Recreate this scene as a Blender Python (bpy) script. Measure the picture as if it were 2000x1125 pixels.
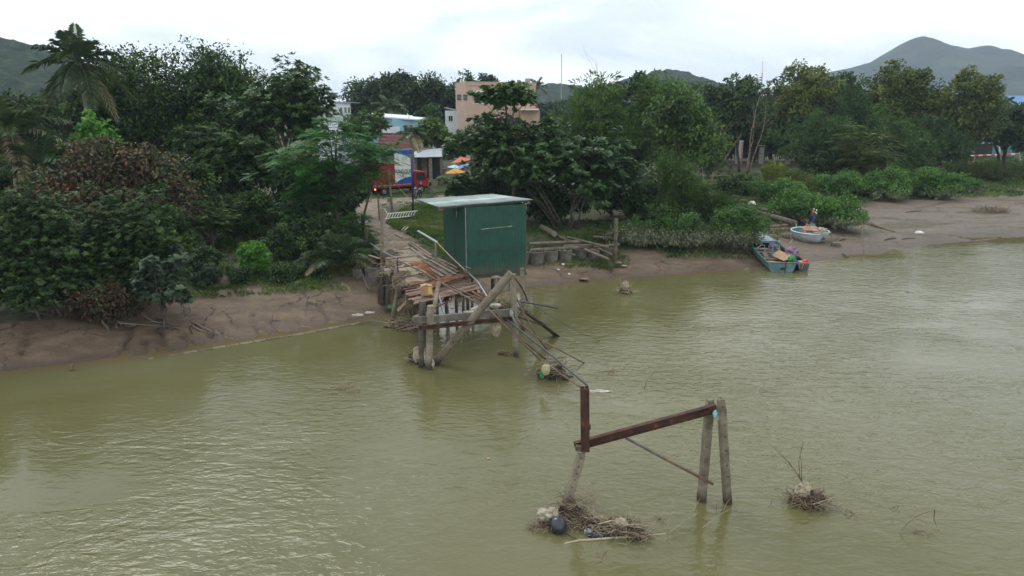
import bpy, math, random, zlib
import numpy as np
from mathutils import Vector, Matrix, noise as mnoise
random.seed(7); rng = np.random.default_rng(11)
for o in list(bpy.data.objects): bpy.data.objects.remove(o)
scene = bpy.context.scene; COL = scene.collection
R = math.radians; PI = math.pi
# ------------------------------------------------------------------ camera
CAMZ = 9.2; FPX = 1351.0; PITCH = math.atan((562.5-215)/FPX)
cam = bpy.data.objects.new('camera', bpy.data.cameras.new('camera')); COL.objects.link(cam)
cam.location = (0, 0, CAMZ); cam.rotation_euler = (PI/2-PITCH, 0, 0)
cam.data.sensor_width = 36; cam.data.lens = 36*FPX/2000; cam.data.clip_end = 8000; cam.data.clip_start = .1
scene.camera = cam
# ------------------------------------------------------------------ sky and light
w = bpy.data.worlds.new('World'); scene.world = w; w.use_nodes = True
nt = w.node_tree; N = nt.nodes; Lk = nt.links; N.clear()
SUN_EL, SUN_ROT = R(52), R(-35)
sky = N.new('ShaderNodeTexSky'); sky.sky_type = 'NISHITA'; sky.sun_disc = False
sky.sun_elevation = SUN_EL; sky.sun_rotation = SUN_ROT
tc = N.new('ShaderNodeTexCoord')
mp = N.new('ShaderNodeMapping'); mp.inputs['Scale'].default_value = (1.0, 1.0, 3.2); mp.inputs['Location'].default_value = (.37, .1, .25)
n1 = N.new('ShaderNodeTexNoise'); n1.inputs['Scale'].default_value = 2.3; n1.inputs['Detail'].default_value = 6; n1.inputs['Roughness'].default_value = .52
n1.inputs['Distortion'].default_value = .35
rp = N.new('ShaderNodeValToRGB'); e = rp.color_ramp.elements
e[0].position = .40; e[0].color = (.60, .67, .72, 1); e[1].position = .585; e[1].color = (1.04, 1.03, 1.0, 1)
x = e.new(.495); x.color = (.80, .86, .90, 1)
mul = N.new('ShaderNodeVectorMath'); mul.operation = 'SCALE'; mul.inputs['Scale'].default_value = 14.8
mx = N.new('ShaderNodeMix'); mx.data_type = 'RGBA'; mx.inputs[0].default_value = .93
bg = N.new('ShaderNodeBackground'); bg.inputs['Strength'].default_value = .1
ow = N.new('ShaderNodeOutputWorld')
Lk.new(tc.outputs['Generated'], mp.inputs['Vector']); Lk.new(mp.outputs[0], n1.inputs['Vector']); Lk.new(n1.outputs['Fac'], rp.inputs[0])
Lk.new(rp.outputs[0], mul.inputs[0]); Lk.new(sky.outputs[0], mx.inputs[6]); Lk.new(mul.outputs[0], mx.inputs[7])
Lk.new(mx.outputs[2], bg.inputs[0]); Lk.new(bg.outputs[0], ow.inputs[0])
sl = bpy.data.lights.new('sun', 'SUN'); sl.energy = 1.15; sl.angle = R(25); sl.color = (1, .97, .92)
sun = bpy.data.objects.new('sun', sl); COL.objects.link(sun); sun.rotation_euler = (PI/2-SUN_EL, 0, -SUN_ROT+PI); sun.location = (0, 0, 60)
# direction: sun from azimuth SUN_ROT (clockwise from +Y)
sd = Vector((math.sin(SUN_ROT)*math.cos(SUN_EL), math.cos(SUN_ROT)*math.cos(SUN_EL), math.sin(SUN_EL)))
sun.rotation_euler = sd.to_track_quat('Z', 'Y').to_euler()
vs = scene.view_settings; vs.view_transform = 'Standard'; vs.look = 'None'; vs.gamma = 1; vs.exposure = .24; vs.use_curve_mapping = False

# ------------------------------------------------------------------ picture geometry helpers (pixels of the 2000 wide photograph)
cp, sp = math.cos(PITCH), math.sin(PITCH)
def ray(px, py):
    a = (px-1000)/FPX; b = (562.5-py)/FPX
    return Vector((a, cp+b*sp, -sp+b*cp))
def at(px, py, z=0.0):
    d = ray(px, py); t = (z-CAMZ)/d.z
    return Vector((0, 0, CAMZ))+d*t
def atY(px, py, Y):
    d = ray(px, py); return Vector((0, 0, CAMZ))+d*(Y/d.y)
def zY(py, Y): return atY(1000, py, Y).z
# ------------------------------------------------------------------ numeric noise
def _h(ix, iy, s):
    n = (ix*374761393+iy*668265263+s*1442695041) & 0x7fffffff
    n = ((n ^ (n >> 13))*1274126177) & 0x7fffffff
    n = n ^ (n >> 16)
    return (n & 0xffff)/65535.0
def vnoise(x, y, s=0):
    x = np.asarray(x, float); y = np.asarray(y, float)
    ix = np.floor(x).astype(np.int64); iy = np.floor(y).astype(np.int64); fx = x-ix; fy = y-iy
    fx = fx*fx*(3-2*fx); fy = fy*fy*(3-2*fy)
    a = _h(ix, iy, s); b = _h(ix+1, iy, s); c = _h(ix, iy+1, s); d = _h(ix+1, iy+1, s)
    return (a*(1-fx)+b*fx)*(1-fy)+(c*(1-fx)+d*fx)*fy
def fbm(x, y, o=4, s=0):
    t = 0; a = .5; f = 1
    for i in range(o): t = t+a*(vnoise(x*f, y*f, s+i*17)-.5); a *= .5; f *= 2.03
    return t
# ------------------------------------------------------------------ materials
def newmat(name):
    m = bpy.data.materials.new(name); m.use_nodes = True
    t = m.node_tree; t.nodes.clear(); o = t.nodes.new('ShaderNodeOutputMaterial'); return m, t, o
def ramp(t, stops):
    r = t.nodes.new('ShaderNodeValToRGB'); e = r.color_ramp.elements
    while len(e) < len(stops): e.new(.5)
    for k, (p, c) in enumerate(stops): e[k].position = p; e[k].color = (*c, 1) if len(c) == 3 else c
    return r
def tex(t, scale, detail=4, rough=.55, coord='Object', stretch=None, loc=None, dist=0):
    c = t.nodes.new('ShaderNodeTexCoord'); m = t.nodes.new('ShaderNodeMapping')
    if stretch: m.inputs['Scale'].default_value = stretch
    n = t.nodes.new('ShaderNodeTexNoise'); n.inputs['Scale'].default_value = scale; n.inputs['Detail'].default_value = detail
    n.inputs['Roughness'].default_value = rough; n.inputs['Distortion'].default_value = dist
    if coord == 'World':
        g = t.nodes.new('ShaderNodeNewGeometry'); t.links.new(g.outputs['Position'], m.inputs[0])
    else: t.links.new(c.outputs[coord], m.inputs[0])
    t.links.new(m.outputs[0], n.inputs['Vector']); return n
def pbr(name, stops, scale=3, rough=.75, bump=.3, bscale=25, stretch=None, metal=0, spec=.4, rnd=.0, detail=6, coord='Object', bdist=.02, wetfoot=False, splash=None):
    m, t, o = newmat(name); b = t.nodes.new('ShaderNodeBsdfPrincipled')
    n = tex(t, scale, detail, .62, coord, stretch)
    if isinstance(stops[0], (int, float)): stops = [(.3, tuple(c*.78 for c in stops)), (.7, tuple(min(1, c*1.15) for c in stops))]
    r = ramp(t, stops)
    if rnd:
        oi = t.nodes.new('ShaderNodeObjectInfo'); ma = t.nodes.new('ShaderNodeMath'); ma.operation = 'MULTIPLY_ADD'
        ma.inputs[1].default_value = rnd; t.links.new(oi.outputs['Random'], ma.inputs[0]); t.links.new(n.outputs['Fac'], ma.inputs[2])
        mb = t.nodes.new('ShaderNodeMath'); mb.operation = 'SUBTRACT'; mb.inputs[1].default_value = rnd/2
        t.links.new(ma.outputs[0], mb.inputs[0]); t.links.new(mb.outputs[0], r.inputs[0])
    else: t.links.new(n.outputs['Fac'], r.inputs[0])
    colo = r.outputs[0]
    if wetfoot or splash is not None:
        g = t.nodes.new('ShaderNodeNewGeometry'); sx = t.nodes.new('ShaderNodeSeparateXYZ'); t.links.new(g.outputs['Position'], sx.inputs[0]); nn = tex(t, 5, 5, .7, 'World', (1, 1, .5))
        a_ = t.nodes.new('ShaderNodeMath'); a_.operation = 'MULTIPLY_ADD'; a_.inputs[1].default_value = -.5 if splash is None else -.9; t.links.new(nn.outputs['Fac'], a_.inputs[0]); t.links.new(sx.outputs['Z'], a_.inputs[2])
        mr = t.nodes.new('ShaderNodeMapRange'); z0_ = -.15 if splash is None else splash-.35; mr.inputs[1].default_value = z0_; mr.inputs[2].default_value = z0_+(.30 if splash is None else .35); mr.inputs[3].default_value = .85 if splash is None else .4; mr.inputs[4].default_value = 0; t.links.new(a_.outputs[0], mr.inputs[0])
        q = t.nodes.new('ShaderNodeMix'); q.data_type = 'RGBA'; q.inputs[7].default_value = (.022, .02, .012, 1) if splash is None else (.13, .10, .07, 1); t.links.new(mr.outputs[0], q.inputs[0]); t.links.new(colo, q.inputs[6]); colo = q.outputs[2]
    t.links.new(colo, b.inputs['Base Color'])
    b.inputs['Roughness'].default_value = rough; b.inputs['Metallic'].default_value = metal; b.inputs['Specular IOR Level'].default_value = spec
    if bump:
        n2 = tex(t, bscale, 5, .6, coord, stretch); bm = t.nodes.new('ShaderNodeBump'); bm.inputs['Strength'].default_value = bump; bm.inputs['Distance'].default_value = bdist
        t.links.new(n2.outputs['Fac'], bm.inputs['Height']); t.links.new(bm.outputs[0], b.inputs['Normal'])
    t.links.new(b.outputs[0], o.inputs[0]); return m
def leafmat(name, stops, transl=.25, rough=.55, spec=.25):
    m, t, o = newmat(name); b = t.nodes.new('ShaderNodeBsdfPrincipled')
    a = t.nodes.new('ShaderNodeAttribute'); a.attribute_name = 'tint'
    r = ramp(t, stops); t.links.new(a.outputs['Fac'], r.inputs[0]); t.links.new(r.outputs[0], b.inputs['Base Color'])
    b.inputs['Roughness'].default_value = rough; b.inputs['Specular IOR Level'].default_value = spec
    tr = t.nodes.new('ShaderNodeBsdfTranslucent'); t.links.new(r.outputs[0], tr.inputs[0])
    mxx = t.nodes.new('ShaderNodeMixShader'); mxx.inputs[0].default_value = transl
    t.links.new(b.outputs[0], mxx.inputs[1]); t.links.new(tr.outputs[0], mxx.inputs[2]); t.links.new(mxx.outputs[0], o.inputs[0]); return m
def emit(name, col, s):
    m, t, o = newmat(name); e = t.nodes.new('ShaderNodeEmission'); e.inputs[0].default_value = (*col, 1); e.inputs[1].default_value = s
    t.links.new(e.outputs[0], o.inputs[0]); return m
M = {}
M['wood'] = pbr('weathered_wood', [(.25, (0.081, 0.059, 0.042)), (.5, (0.180, 0.139, 0.101)), (.75, (0.279, 0.226, 0.172))], 2.5, .85, .5, 14, (1, 1, 1), rnd=.35)
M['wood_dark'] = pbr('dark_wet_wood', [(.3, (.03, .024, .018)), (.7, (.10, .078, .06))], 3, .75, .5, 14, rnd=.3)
M['wood_red'] = pbr('reddish_plank_wood', [(.25, (0.072, 0.041, 0.027)), (.5, (0.153, 0.090, 0.061)), (.75, (0.225, 0.153, 0.108))], 3, .8, .5, 14, rnd=.35)
M['ply'] = pbr('muddy_plywood', [(.3, (0.171, 0.126, 0.086)), (.55, (0.279, 0.221, 0.153)), (.75, (0.342, 0.288, 0.216))], 1.2, .85, .3, 12, rnd=.2)
M['concrete'] = pbr('old_concrete', [(.3, (0.106, 0.091, 0.063)), (.5, (0.189, 0.165, 0.118)), (.72, (0.282, 0.252, 0.189))], 3.5, .85, .6, 22, rnd=.15, wetfoot=True)
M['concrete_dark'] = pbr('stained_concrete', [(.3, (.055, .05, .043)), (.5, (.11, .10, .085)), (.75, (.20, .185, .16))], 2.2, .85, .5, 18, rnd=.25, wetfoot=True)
M['footing'] = pbr('silted_concrete', [(.3, (.075, .06, .035)), (.5, (.12, .10, .062)), (.75, (.19, .165, .11))], 3, .8, .5, 20, rnd=.3)
M['mat'] = pbr('wet_matted_roots', [(.3, (.022, .015, .009)), (.5, (.06, .042, .026)), (.7, (.14, .105, .07))], 9, .8, 1.0, 40, bdist=.05)
M['log'] = pbr('grey_log', [(.3, (0.080, 0.066, 0.046)), (.5, (0.144, 0.121, 0.086)), (.75, (0.216, 0.187, 0.135))], 3, .85, .5, 20, rnd=.2, wetfoot=True)
M['rust'] = pbr('rusty_steel', [(.3, (.028, .014, .011)), (.5, (.062, .027, .019)), (.62, (.10, .040, .024)), (.74, (.22, .09, .04))], 4.5, .8, .6, 40, metal=.1)
M['rust_bright'] = pbr('bright_rust_sheet', [(.3, (.07, .028, .016)), (.5, (.17, .066, .03)), (.7, (.30, .13, .055))], 3.0, .75, .4, 30)
M['pipe'] = pbr('brown_pipe', [(.3, (.045, .026, .018)), (.55, (.13, .08, .055)), (.75, (.22, .15, .10))], 2.0, .6, .3, 30, rnd=.3)
M['pipe_dark'] = pbr('dark_pipe', [(.3, (.03, .03, .032)), (.7, (.10, .10, .105))], 2.0, .5, .2, 30)
M['galv'] = pbr('galvanised_pipe', [(.3, (0.176, 0.195, 0.210)), (.7, (0.336, 0.359, 0.375))], 5, .4, .2, 30, metal=.5)
M['green_tin'] = pbr('green_painted_tin', [(.28, (0.009, 0.050, 0.034)), (.5, (0.012, 0.067, 0.046)), (.7, (0.017, 0.079, 0.054)), (.8, (0.028, 0.086, 0.061))], 2.4, .55, .12, 6, spec=.4, splash=2.12)
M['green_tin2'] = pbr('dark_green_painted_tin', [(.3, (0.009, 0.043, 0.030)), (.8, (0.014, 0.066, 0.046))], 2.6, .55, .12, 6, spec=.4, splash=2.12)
M['roof_tin'] = pbr('pale_green_roof_tin', [(.3, (0.172, 0.224, 0.214)), (.5, (0.249, 0.310, 0.294)), (.75, (0.327, 0.378, 0.361))], 1.4, .35, .15, 6, metal=.25)
M['white'] = pbr('white_paint', (.72, .73, .70), 4, .5, .1)
M['dirty_white'] = pbr('dirty_white_plastic', [(.3, (0.170, 0.141, 0.101)), (.55, (0.340, 0.307, 0.242)), (.75, (0.493, 0.457, 0.390))], 6, .5, .3, 20)
M['tan_plastic'] = pbr('silted_plastic', [(.3, (.20, .16, .10)), (.7, (.45, .39, .29))], 6, .55, .4, 24)
M['yellow_plastic'] = pbr('yellow_plastic', [(.3, (0.300, 0.247, 0.120)), (.7, (0.435, 0.375, 0.225))], 5, .5, .2)
M['green_plastic'] = pbr('green_plastic', (0.024, 0.225, 0.064), 5, .4, .2)
M['black_plastic'] = pbr('black_plastic', [(.3, (.008, .010, .016)), (.7, (.03, .036, .05))], 4, .28, .3, 12, spec=.6)
M['card'] = pbr('wet_cardboard', [(.3, (.26, .16, .085)), (.7, (.42, .28, .165))], 4, .85, .3)
M['card_yellow'] = pbr('yellow_card', (.62, .43, .10), 4, .7, .2)
M['twig'] = pbr('dead_twig', [(.3, (.085, .06, .038)), (.55, (.20, .15, .10)), (.75, (.33, .27, .19))], 4, .9, .4, 30, rnd=.3)
M['straw'] = pbr('dry_straw', [(.3, (.22, .17, .10)), (.7, (.42, .36, .25))], 4, .9, .2, rnd=.2)
M['bark'] = pbr('tree_bark', [(.3, (.05, .04, .032)), (.7, (.14, .115, .09))], 4, .9, .5, 15)
M['bark_pale'] = pbr('pale_bark', [(.3, (.14, .115, .09)), (.7, (.30, .26, .21))], 4, .9, .4, 15)
M['rope'] = pbr('old_rope', (.36, .31, .22), 8, .9, .3)
M['red_paint'] = pbr('red_truck_paint', [(.3, (.20, .007, .012)), (.7, (.30, .012, .018))], 2, .4, .05, spec=.5)
M['blue_paint'] = pbr('blue_post_paint', (.018, .035, .14), 3, .45, .1)
M['blue_print'] = pbr('blue_print', (.015, .085, .36), 3, .5, 0)
M['text_blue'] = pbr('dark_blue_lettering', (.02, .045, .12), 3, .5, 0)
M['tyre'] = pbr('tyre_rubber', (.02, .02, .021), 8, .8, .3)
M['steel'] = pbr('dull_steel', (.28, .28, .28), 6, .45, .1, metal=.6)
M['glass'] = pbr('dark_glass', (.02, .03, .035), 3, .08, 0, spec=.8)
M['peach'] = pbr('peach_plaster', [(.3, (.44, .31, .23)), (.7, (.52, .38, .29))], 1.2, .9, .2, 12)
M['peach_light'] = pbr('light_peach_plaster', [(.3, (.50, .37, .29)), (.7, (.58, .44, .36))], 1.2, .9, .2, 12)
M['white_wall'] = pbr('whitewashed_wall', [(.3, (.52, .58, .62)), (.7, (.66, .71, .74))], 1.2, .9, .2, 12)
M['blue_wall'] = pbr('sky_blue_plaster', [(.3, (0.220, 0.396, 0.484)), (.7, (0.300, 0.478, 0.563))], 1.2, .9, .2, 12)
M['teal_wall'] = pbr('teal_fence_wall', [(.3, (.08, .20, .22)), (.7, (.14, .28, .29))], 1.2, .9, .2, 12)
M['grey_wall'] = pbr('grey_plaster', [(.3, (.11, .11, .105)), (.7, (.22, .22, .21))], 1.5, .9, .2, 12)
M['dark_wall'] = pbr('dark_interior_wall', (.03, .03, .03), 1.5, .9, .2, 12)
M['cream'] = pbr('cream_plaster_pillar', [(.3, (.42, .40, .32)), (.7, (.58, .56, .46))], 3, .85, .2, 12)
M['tile_red'] = pbr('red_roof_tile', [(.3, (.10, .028, .030)), (.7, (.19, .060, .058))], 4, .8, .4, 12, rnd=.3)
M['tin_grey'] = pbr('grey_roof_tin', [(.3, (.22, .24, .27)), (.7, (.36, .39, .42))], 2, .45, .2, 12, metal=.3)
M['fence_blue'] = pbr('grey_blue_fence_paint', (.085, .10, .13), 3, .6, .1)
M['tin_blue'] = pbr('blue_roof_tin', [(.3, (.04, .15, .32)), (.7, (.07, .21, .40))], 2, .45, .2, 12)
M['orange'] = pbr('orange_cloth', (0.544, 0.247, 0.040), 3, .8, .1)
M['orange_red'] = pbr('orange_red_cloth', (0.495, 0.135, 0.068), 3, .8, .1)
M['lilac'] = pbr('lilac_cloth', (.22, .24, .48), 3, .8, .1)
M['cyan'] = pbr('pale_cyan_cloth', (.30, .58, .64), 3, .8, .1)
M['red_plastic'] = pbr('red_plastic', (.62, .05, .03), 4, .45, .1)
M['blue_plastic'] = pbr('blue_plastic', (.03, .08, .32), 4, .45, .1)
M['boat_teal'] = pbr('teal_boat_paint', [(.3, (.045, .115, .125)), (.5, (.085, .18, .195)), (.75, (.16, .26, .27))], 2.2, .6, .4, 16)
M['boat_green'] = pbr('green_boat_rail', [(.3, (.03, .105, .08)), (.7, (.075, .18, .145))], 3, .6, .3, 16)
M['boat_grey'] = pbr('grey_blue_deck', [(.3, (.12, .145, .16)), (.5, (.22, .25, .27)), (.75, (.32, .35, .36))], 2.5, .75, .4, 16)
M['boat_inside'] = pbr('muddy_boat_inside', [(.3, (.09, .075, .058)), (.7, (.21, .18, .145))], 3, .85, .5, 16)
M['basket_out'] = pbr('grey_basket_hull', [(.3, (.25, .27, .28)), (.5, (.38, .41, .43)), (.75, (.50, .53, .54))], 2.5, .6, .3, 26)
M['basket_in'] = pbr('blue_basket_lining', [(.3, (.06, .20, .27)), (.7, (.13, .31, .39))], 3, .6, .3, 26)
M['basket_rim'] = pbr('pale_blue_rim', [(.3, (.30, .44, .48)), (.7, (.50, .62, .64))], 4, .5, .3, 26)
M['pink_cloth'] = pbr('faded_pink_cloth', [(.3, (.24, .14, .115)), (.7, (.40, .27, .22))], 5, .9, .5, 16)
M['purple_cloth'] = pbr('purple_cloth', [(.3, (0.136, 0.081, 0.136)), (.7, (0.272, 0.187, 0.264))], 6, .9, .5, 16)
M['denim'] = pbr('blue_jeans', (.10, .16, .23), 8, .9, .2)
M['black_cloth'] = pbr('black_jacket', (.016, .014, .018), 8, .9, .2)
M['skin'] = pbr('skin', (.32, .19, .13), 8, .6, .1)
M['hair'] = pbr('dark_cap', (.05, .055, .06), 8, .8, .1)
M['stone'] = pbr('river_stone', [(.3, (.06, .045, .032)), (.55, (.14, .11, .078)), (.75, (.21, .17, .12))], 2.5, .8, .6, 9)
M['tail_light'] = emit('lit_tail_light', (1, .22, .10), 3.5)
M['tail_yellow'] = emit('lit_lamp', (1, .75, .42), 3.5)
# leaves: tint 0..1 through each ramp
def ls(*c): return [(k/(len(c)-1), col) for k, col in enumerate(c)]
M['leaf_dark'] = leafmat('dark_leaves', ls((0.016, 0.035, 0.011), (0.029, 0.065, 0.015), (0.052, 0.113, 0.021), (0.111, 0.196, 0.028)))
M['leaf_mango'] = leafmat('deep_green_leaves', ls((0.016, 0.032, 0.013), (0.026, 0.058, 0.019), (0.044, 0.090, 0.025), (0.072, 0.138, 0.030)))
M['leaf_almond'] = leafmat('glossy_almond_leaves', ls((0.020, 0.048, 0.014), (0.035, 0.082, 0.021), (0.057, 0.131, 0.027), (0.125, 0.227, 0.038)), rough=.4, spec=.4)
M['leaf_feather'] = leafmat('feathery_leaves', ls((0.022, 0.082, 0.015), (0.033, 0.121, 0.021), (0.048, 0.177, 0.027), (0.125, 0.341, 0.028)), .35)
M['leaf_wisp'] = leafmat('wispy_leaves', ls((0.037, 0.071, 0.021), (0.056, 0.111, 0.027), (0.081, 0.156, 0.032), (0.138, 0.227, 0.043)), .3)
M['leaf_wisp_dark'] = leafmat('wispy_dark_leaves', ls((0.026, 0.052, 0.019), (0.039, 0.080, 0.025), (0.057, 0.113, 0.030), (0.094, 0.167, 0.038)), .3)
M['leaf_olive'] = leafmat('olive_leaves', ls((0.044, 0.064, 0.017), (0.075, 0.114, 0.023), (0.119, 0.163, 0.028), (0.188, 0.213, 0.043)), .3)
M['leaf_yellow'] = leafmat('yellowish_leaves', ls((0.050, 0.078, 0.017), (0.100, 0.142, 0.023), (0.175, 0.220, 0.028), (0.250, 0.270, 0.048)), .3)
M['leaf_bright'] = leafmat('bright_green_leaves', ls((0.027, 0.092, 0.017), (0.050, 0.156, 0.023), (0.088, 0.241, 0.030), (0.163, 0.369, 0.048)), .35)
M['leaf_bush'] = leafmat('bush_leaves', ls((0.021, 0.043, 0.016), (0.034, 0.072, 0.022), (0.063, 0.120, 0.027), (0.149, 0.240, 0.041)), .25)
M['leaf_red'] = leafmat('withered_leaves', ls((0.062, 0.031, 0.022), (0.077, 0.053, 0.027), (0.050, 0.066, 0.025), (0.094, 0.116, 0.054), (0.188, 0.072, 0.032)), .2)
M['leaf_grey'] = leafmat('blue_green_round_leaves', ls((0.035, 0.062, 0.038), (0.055, 0.090, 0.055), (0.085, 0.128, 0.076), (0.140, 0.180, 0.102)), .2)
M['leaf_vine'] = leafmat('vine_leaves_with_silted_foot', [(0, (0.163, 0.177, 0.104)), (.22, (0.250, 0.277, 0.166)), (.30, (0.062, 0.106, 0.048)), (.45, (0.050, 0.121, 0.025)), (.7, (0.081, 0.192, 0.028)), (1, (0.150, 0.291, 0.043))], .2)
M['grass'] = leafmat('grass_blades', ls((0.044, 0.085, 0.019), (0.075, 0.142, 0.027), (0.125, 0.199, 0.038), (0.213, 0.213, 0.067)), .3)
M['palm_green'] = leafmat('palm_leaflets', ls((0.030, 0.058, 0.026), (0.054, 0.098, 0.037), (0.095, 0.143, 0.050), (0.216, 0.221, 0.055)), .25, .4, .4)
M['palm_dry'] = leafmat('dry_palm_leaflets', ls((.16, .13, .07), (.26, .22, .12), (.34, .31, .18)), .2)
# ------------------------------------------------------------------ object helpers
def tagobj(o, label=None, cat=None, group=None, kind=None):
    if label: o['label'] = label
    if cat: o['category'] = cat
    if group: o['group'] = group
    if kind: o['kind'] = kind
    return o
def thing(name, label, cat, loc=(0, 0, 0), group=None):
    o = bpy.data.objects.new(name, None); COL.objects.link(o); o.location = Vector(loc); o.empty_display_size = .2
    return tagobj(o, label, cat, group)
def origin_of(p):
    v = Vector((0, 0, 0))
    while p is not None: v = v+Vector(p.location); p = p.parent
    return v
class MB:
    def __init__(s): s.v = []; s.f = []
    def add(s, vs, fs):
        k = len(s.v); s.v += [tuple(v) for v in vs]; s.f += [tuple(i+k for i in f) for f in fs]; return s
    def box(s, c, size, mat=None):
        c = Vector(c); hx, hy, hz = size[0]/2, size[1]/2, size[2]/2; m = mat or Matrix.Identity(3)
        vs = [c+m @ Vector((x*hx, y*hy, z*hz)) for x in (-1, 1) for y in (-1, 1) for z in (-1, 1)]
        return s.add(vs, [(0, 1, 3, 2), (4, 6, 7, 5), (0, 4, 5, 1), (2, 3, 7, 6), (0, 2, 6, 4), (1, 5, 7, 3)])
    def beam(s, a, b, wd, ht, up=(0, 0, 1)):
        a = Vector(a); b = Vector(b); d = (b-a); L = d.length; d.normalize(); up = Vector(up)
        if abs(d.dot(up)) > .97: up = Vector((0, 1, 0))
        sd = d.cross(up).normalized(); u = sd.cross(d)
        m = Matrix((d, sd, u)).transposed()
        return s.box((a+b)/2, (L, wd, ht), m)
    def ibeam(s, a, b, wd, ht, th, up=(0, 0, 1)):
        a = Vector(a); b = Vector(b); d = (b-a).normalized(); up = Vector(up)
        if abs(d.dot(up)) > .97: up = Vector((0, 1, 0))
        sd = d.cross(up).normalized(); u = sd.cross(d)
        s.beam(a+u*(ht/2-th/2), b+u*(ht/2-th/2), wd, th, up); s.beam(a-u*(ht/2-th/2), b-u*(ht/2-th/2), wd, th, up)
        return s.beam(a, b, th, ht-2*th-.002, up)
    def tube(s, pts, rad, n=8, cap=True, jit=0):
        pts = [Vector(p) for p in pts]
        if not hasattr(rad, '__len__'): rad = [rad]*len(pts)
        k = len(s.v); prev = None
        for i, p in enumerate(pts):
            d = (pts[min(i+1, len(pts)-1)]-pts[max(i-1, 0)])
            if d.length < 1e-6: d = Vector((0, 0, 1))
            d.normalize()
            if prev is None: a = Vector((0, 0, 1)) if abs(d.z) < .9 else Vector((1, 0, 0))
            else: a = prev
            u = (a-d*a.dot(d)); u.normalize(); v = d.cross(u); prev = u
            for j in range(n):
                t = 2*PI*j/n; r = rad[i]*(1+(random.uniform(-jit, jit) if jit else 0))
                s.v.append(tuple(p+(u*math.cos(t)+v*math.sin(t))*r))
        for i in range(len(pts)-1):
            for j in range(n):
                a = k+i*n+j; b = k+i*n+(j+1) % n; s.f.append((a, b, b+n, a+n))
        if cap:
            s.f.append(tuple(k+j for j in reversed(range(n)))); s.f.append(tuple(k+(len(pts)-1)*n+j for j in range(n)))
        return s
    def lathe(s, prof, c, n=24, sx=1, sy=1, rot=None):
        c = Vector(c); k = len(s.v); rot = rot or Matrix.Identity(3)
        for (r, z) in prof:
            for j in range(n):
                t = 2*PI*j/n; s.v.append(tuple(c+rot @ Vector((r*math.cos(t)*sx, r*math.sin(t)*sy, z))))
        for i in range(len(prof)-1):
            for j in range(n):
                a = k+i*n+j; b = k+i*n+(j+1) % n; s.f.append((a, b, b+n, a+n))
        return s
    def slab(s, q, th):
        q = [Vector(p) for p in q]; d = Vector((0, 0, -th)); n = len(q)
        vs = q+[p+d for p in q]
        return s.add(vs, [tuple(range(n)), tuple(reversed(range(n, 2*n)))]+[(i, i+n, (i+1) % n+n, (i+1) % n) for i in range(n)])
    def build(s, name, mat, parent=None, origin=None, smooth=False, bevel=0):
        o0 = origin_of(parent) if parent is not None else (Vector(origin) if origin is not None else (Vector(s.v[0]) if False else sum((Vector(v) for v in s.v), Vector())/len(s.v)))
        me = bpy.data.meshes.new(name); me.from_pydata([tuple(Vector(v)-o0) for v in s.v], [], s.f); me.materials.append(M[mat] if isinstance(mat, str) else mat)
        if smooth: me.polygons.foreach_set('use_smooth', [True]*len(me.polygons))
        me.update()
        o = bpy.data.objects.new(name, me); COL.objects.link(o)
        if parent is not None: o.parent = parent
        else: o.location = o0
        if bevel:
            b = o.modifiers.new('bevel', 'BEVEL'); b.width = bevel; b.segments = 2; b.limit_method = 'ANGLE'
        return o
def npmesh(name, V, F, mat, parent=None, origin=(0, 0, 0), tint=None, smooth=False, attrs=None):
    F = np.asarray(F, np.int32); k = F.shape[1]; o0 = np.array(origin_of(parent) if parent is not None else Vector(origin))
    me = bpy.data.meshes.new(name); me.vertices.add(len(V)); me.vertices.foreach_set('co', (np.asarray(V, np.float32)-o0.astype(np.float32)).ravel())
    me.loops.add(F.size); me.loops.foreach_set('vertex_index', F.ravel())
    me.polygons.add(len(F)); me.polygons.foreach_set('loop_start', np.arange(len(F), dtype=np.int32)*k)
    if smooth: me.polygons.foreach_set('use_smooth', np.ones(len(F), bool))
    me.materials.append(M[mat] if isinstance(mat, str) else mat)
    me.update(calc_edges=True)
    if tint is not None:
        a = me.attributes.new('tint', 'FLOAT', 'FACE'); a.data.foreach_set('value', np.asarray(tint, np.float32))
    for nm, val in (attrs or {}).items():
        a = me.attributes.new(nm, 'FLOAT', 'POINT'); a.data.foreach_set('value', np.asarray(val, np.float32))
    o = bpy.data.objects.new(name, me); COL.objects.link(o)
    if parent is not None: o.parent = parent
    else: o.location = origin
    return o
def crumple(c, rad, seed=0, sub=3, amt=.35, freq=2.2):
    import bmesh
    bm = bmesh.new(); bmesh.ops.create_icosphere(bm, subdivisions=sub, radius=1)
    mb = MB(); off = Vector((seed*3.7, seed*1.3, seed*2.1))
    for v in bm.verts:
        p = v.co.copy(); n = mnoise.noise(p*freq+off)+.5*mnoise.noise(p*freq*2.3+off); p *= 1+amt*n*1.3
        mb.v.append((c[0]+p.x*rad[0], c[1]+p.y*rad[1], c[2]+p.z*rad[2]))
    mb.f = [tuple(v.index for v in f.verts) for f in bm.faces]; bm.free(); return mb
def copy_tree(o, parent=None):
    c = o.copy(); COL.objects.link(c)
    if parent is not None: c.parent = parent
    for ch in list(o.children): copy_tree(ch, c)
    return c
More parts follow.
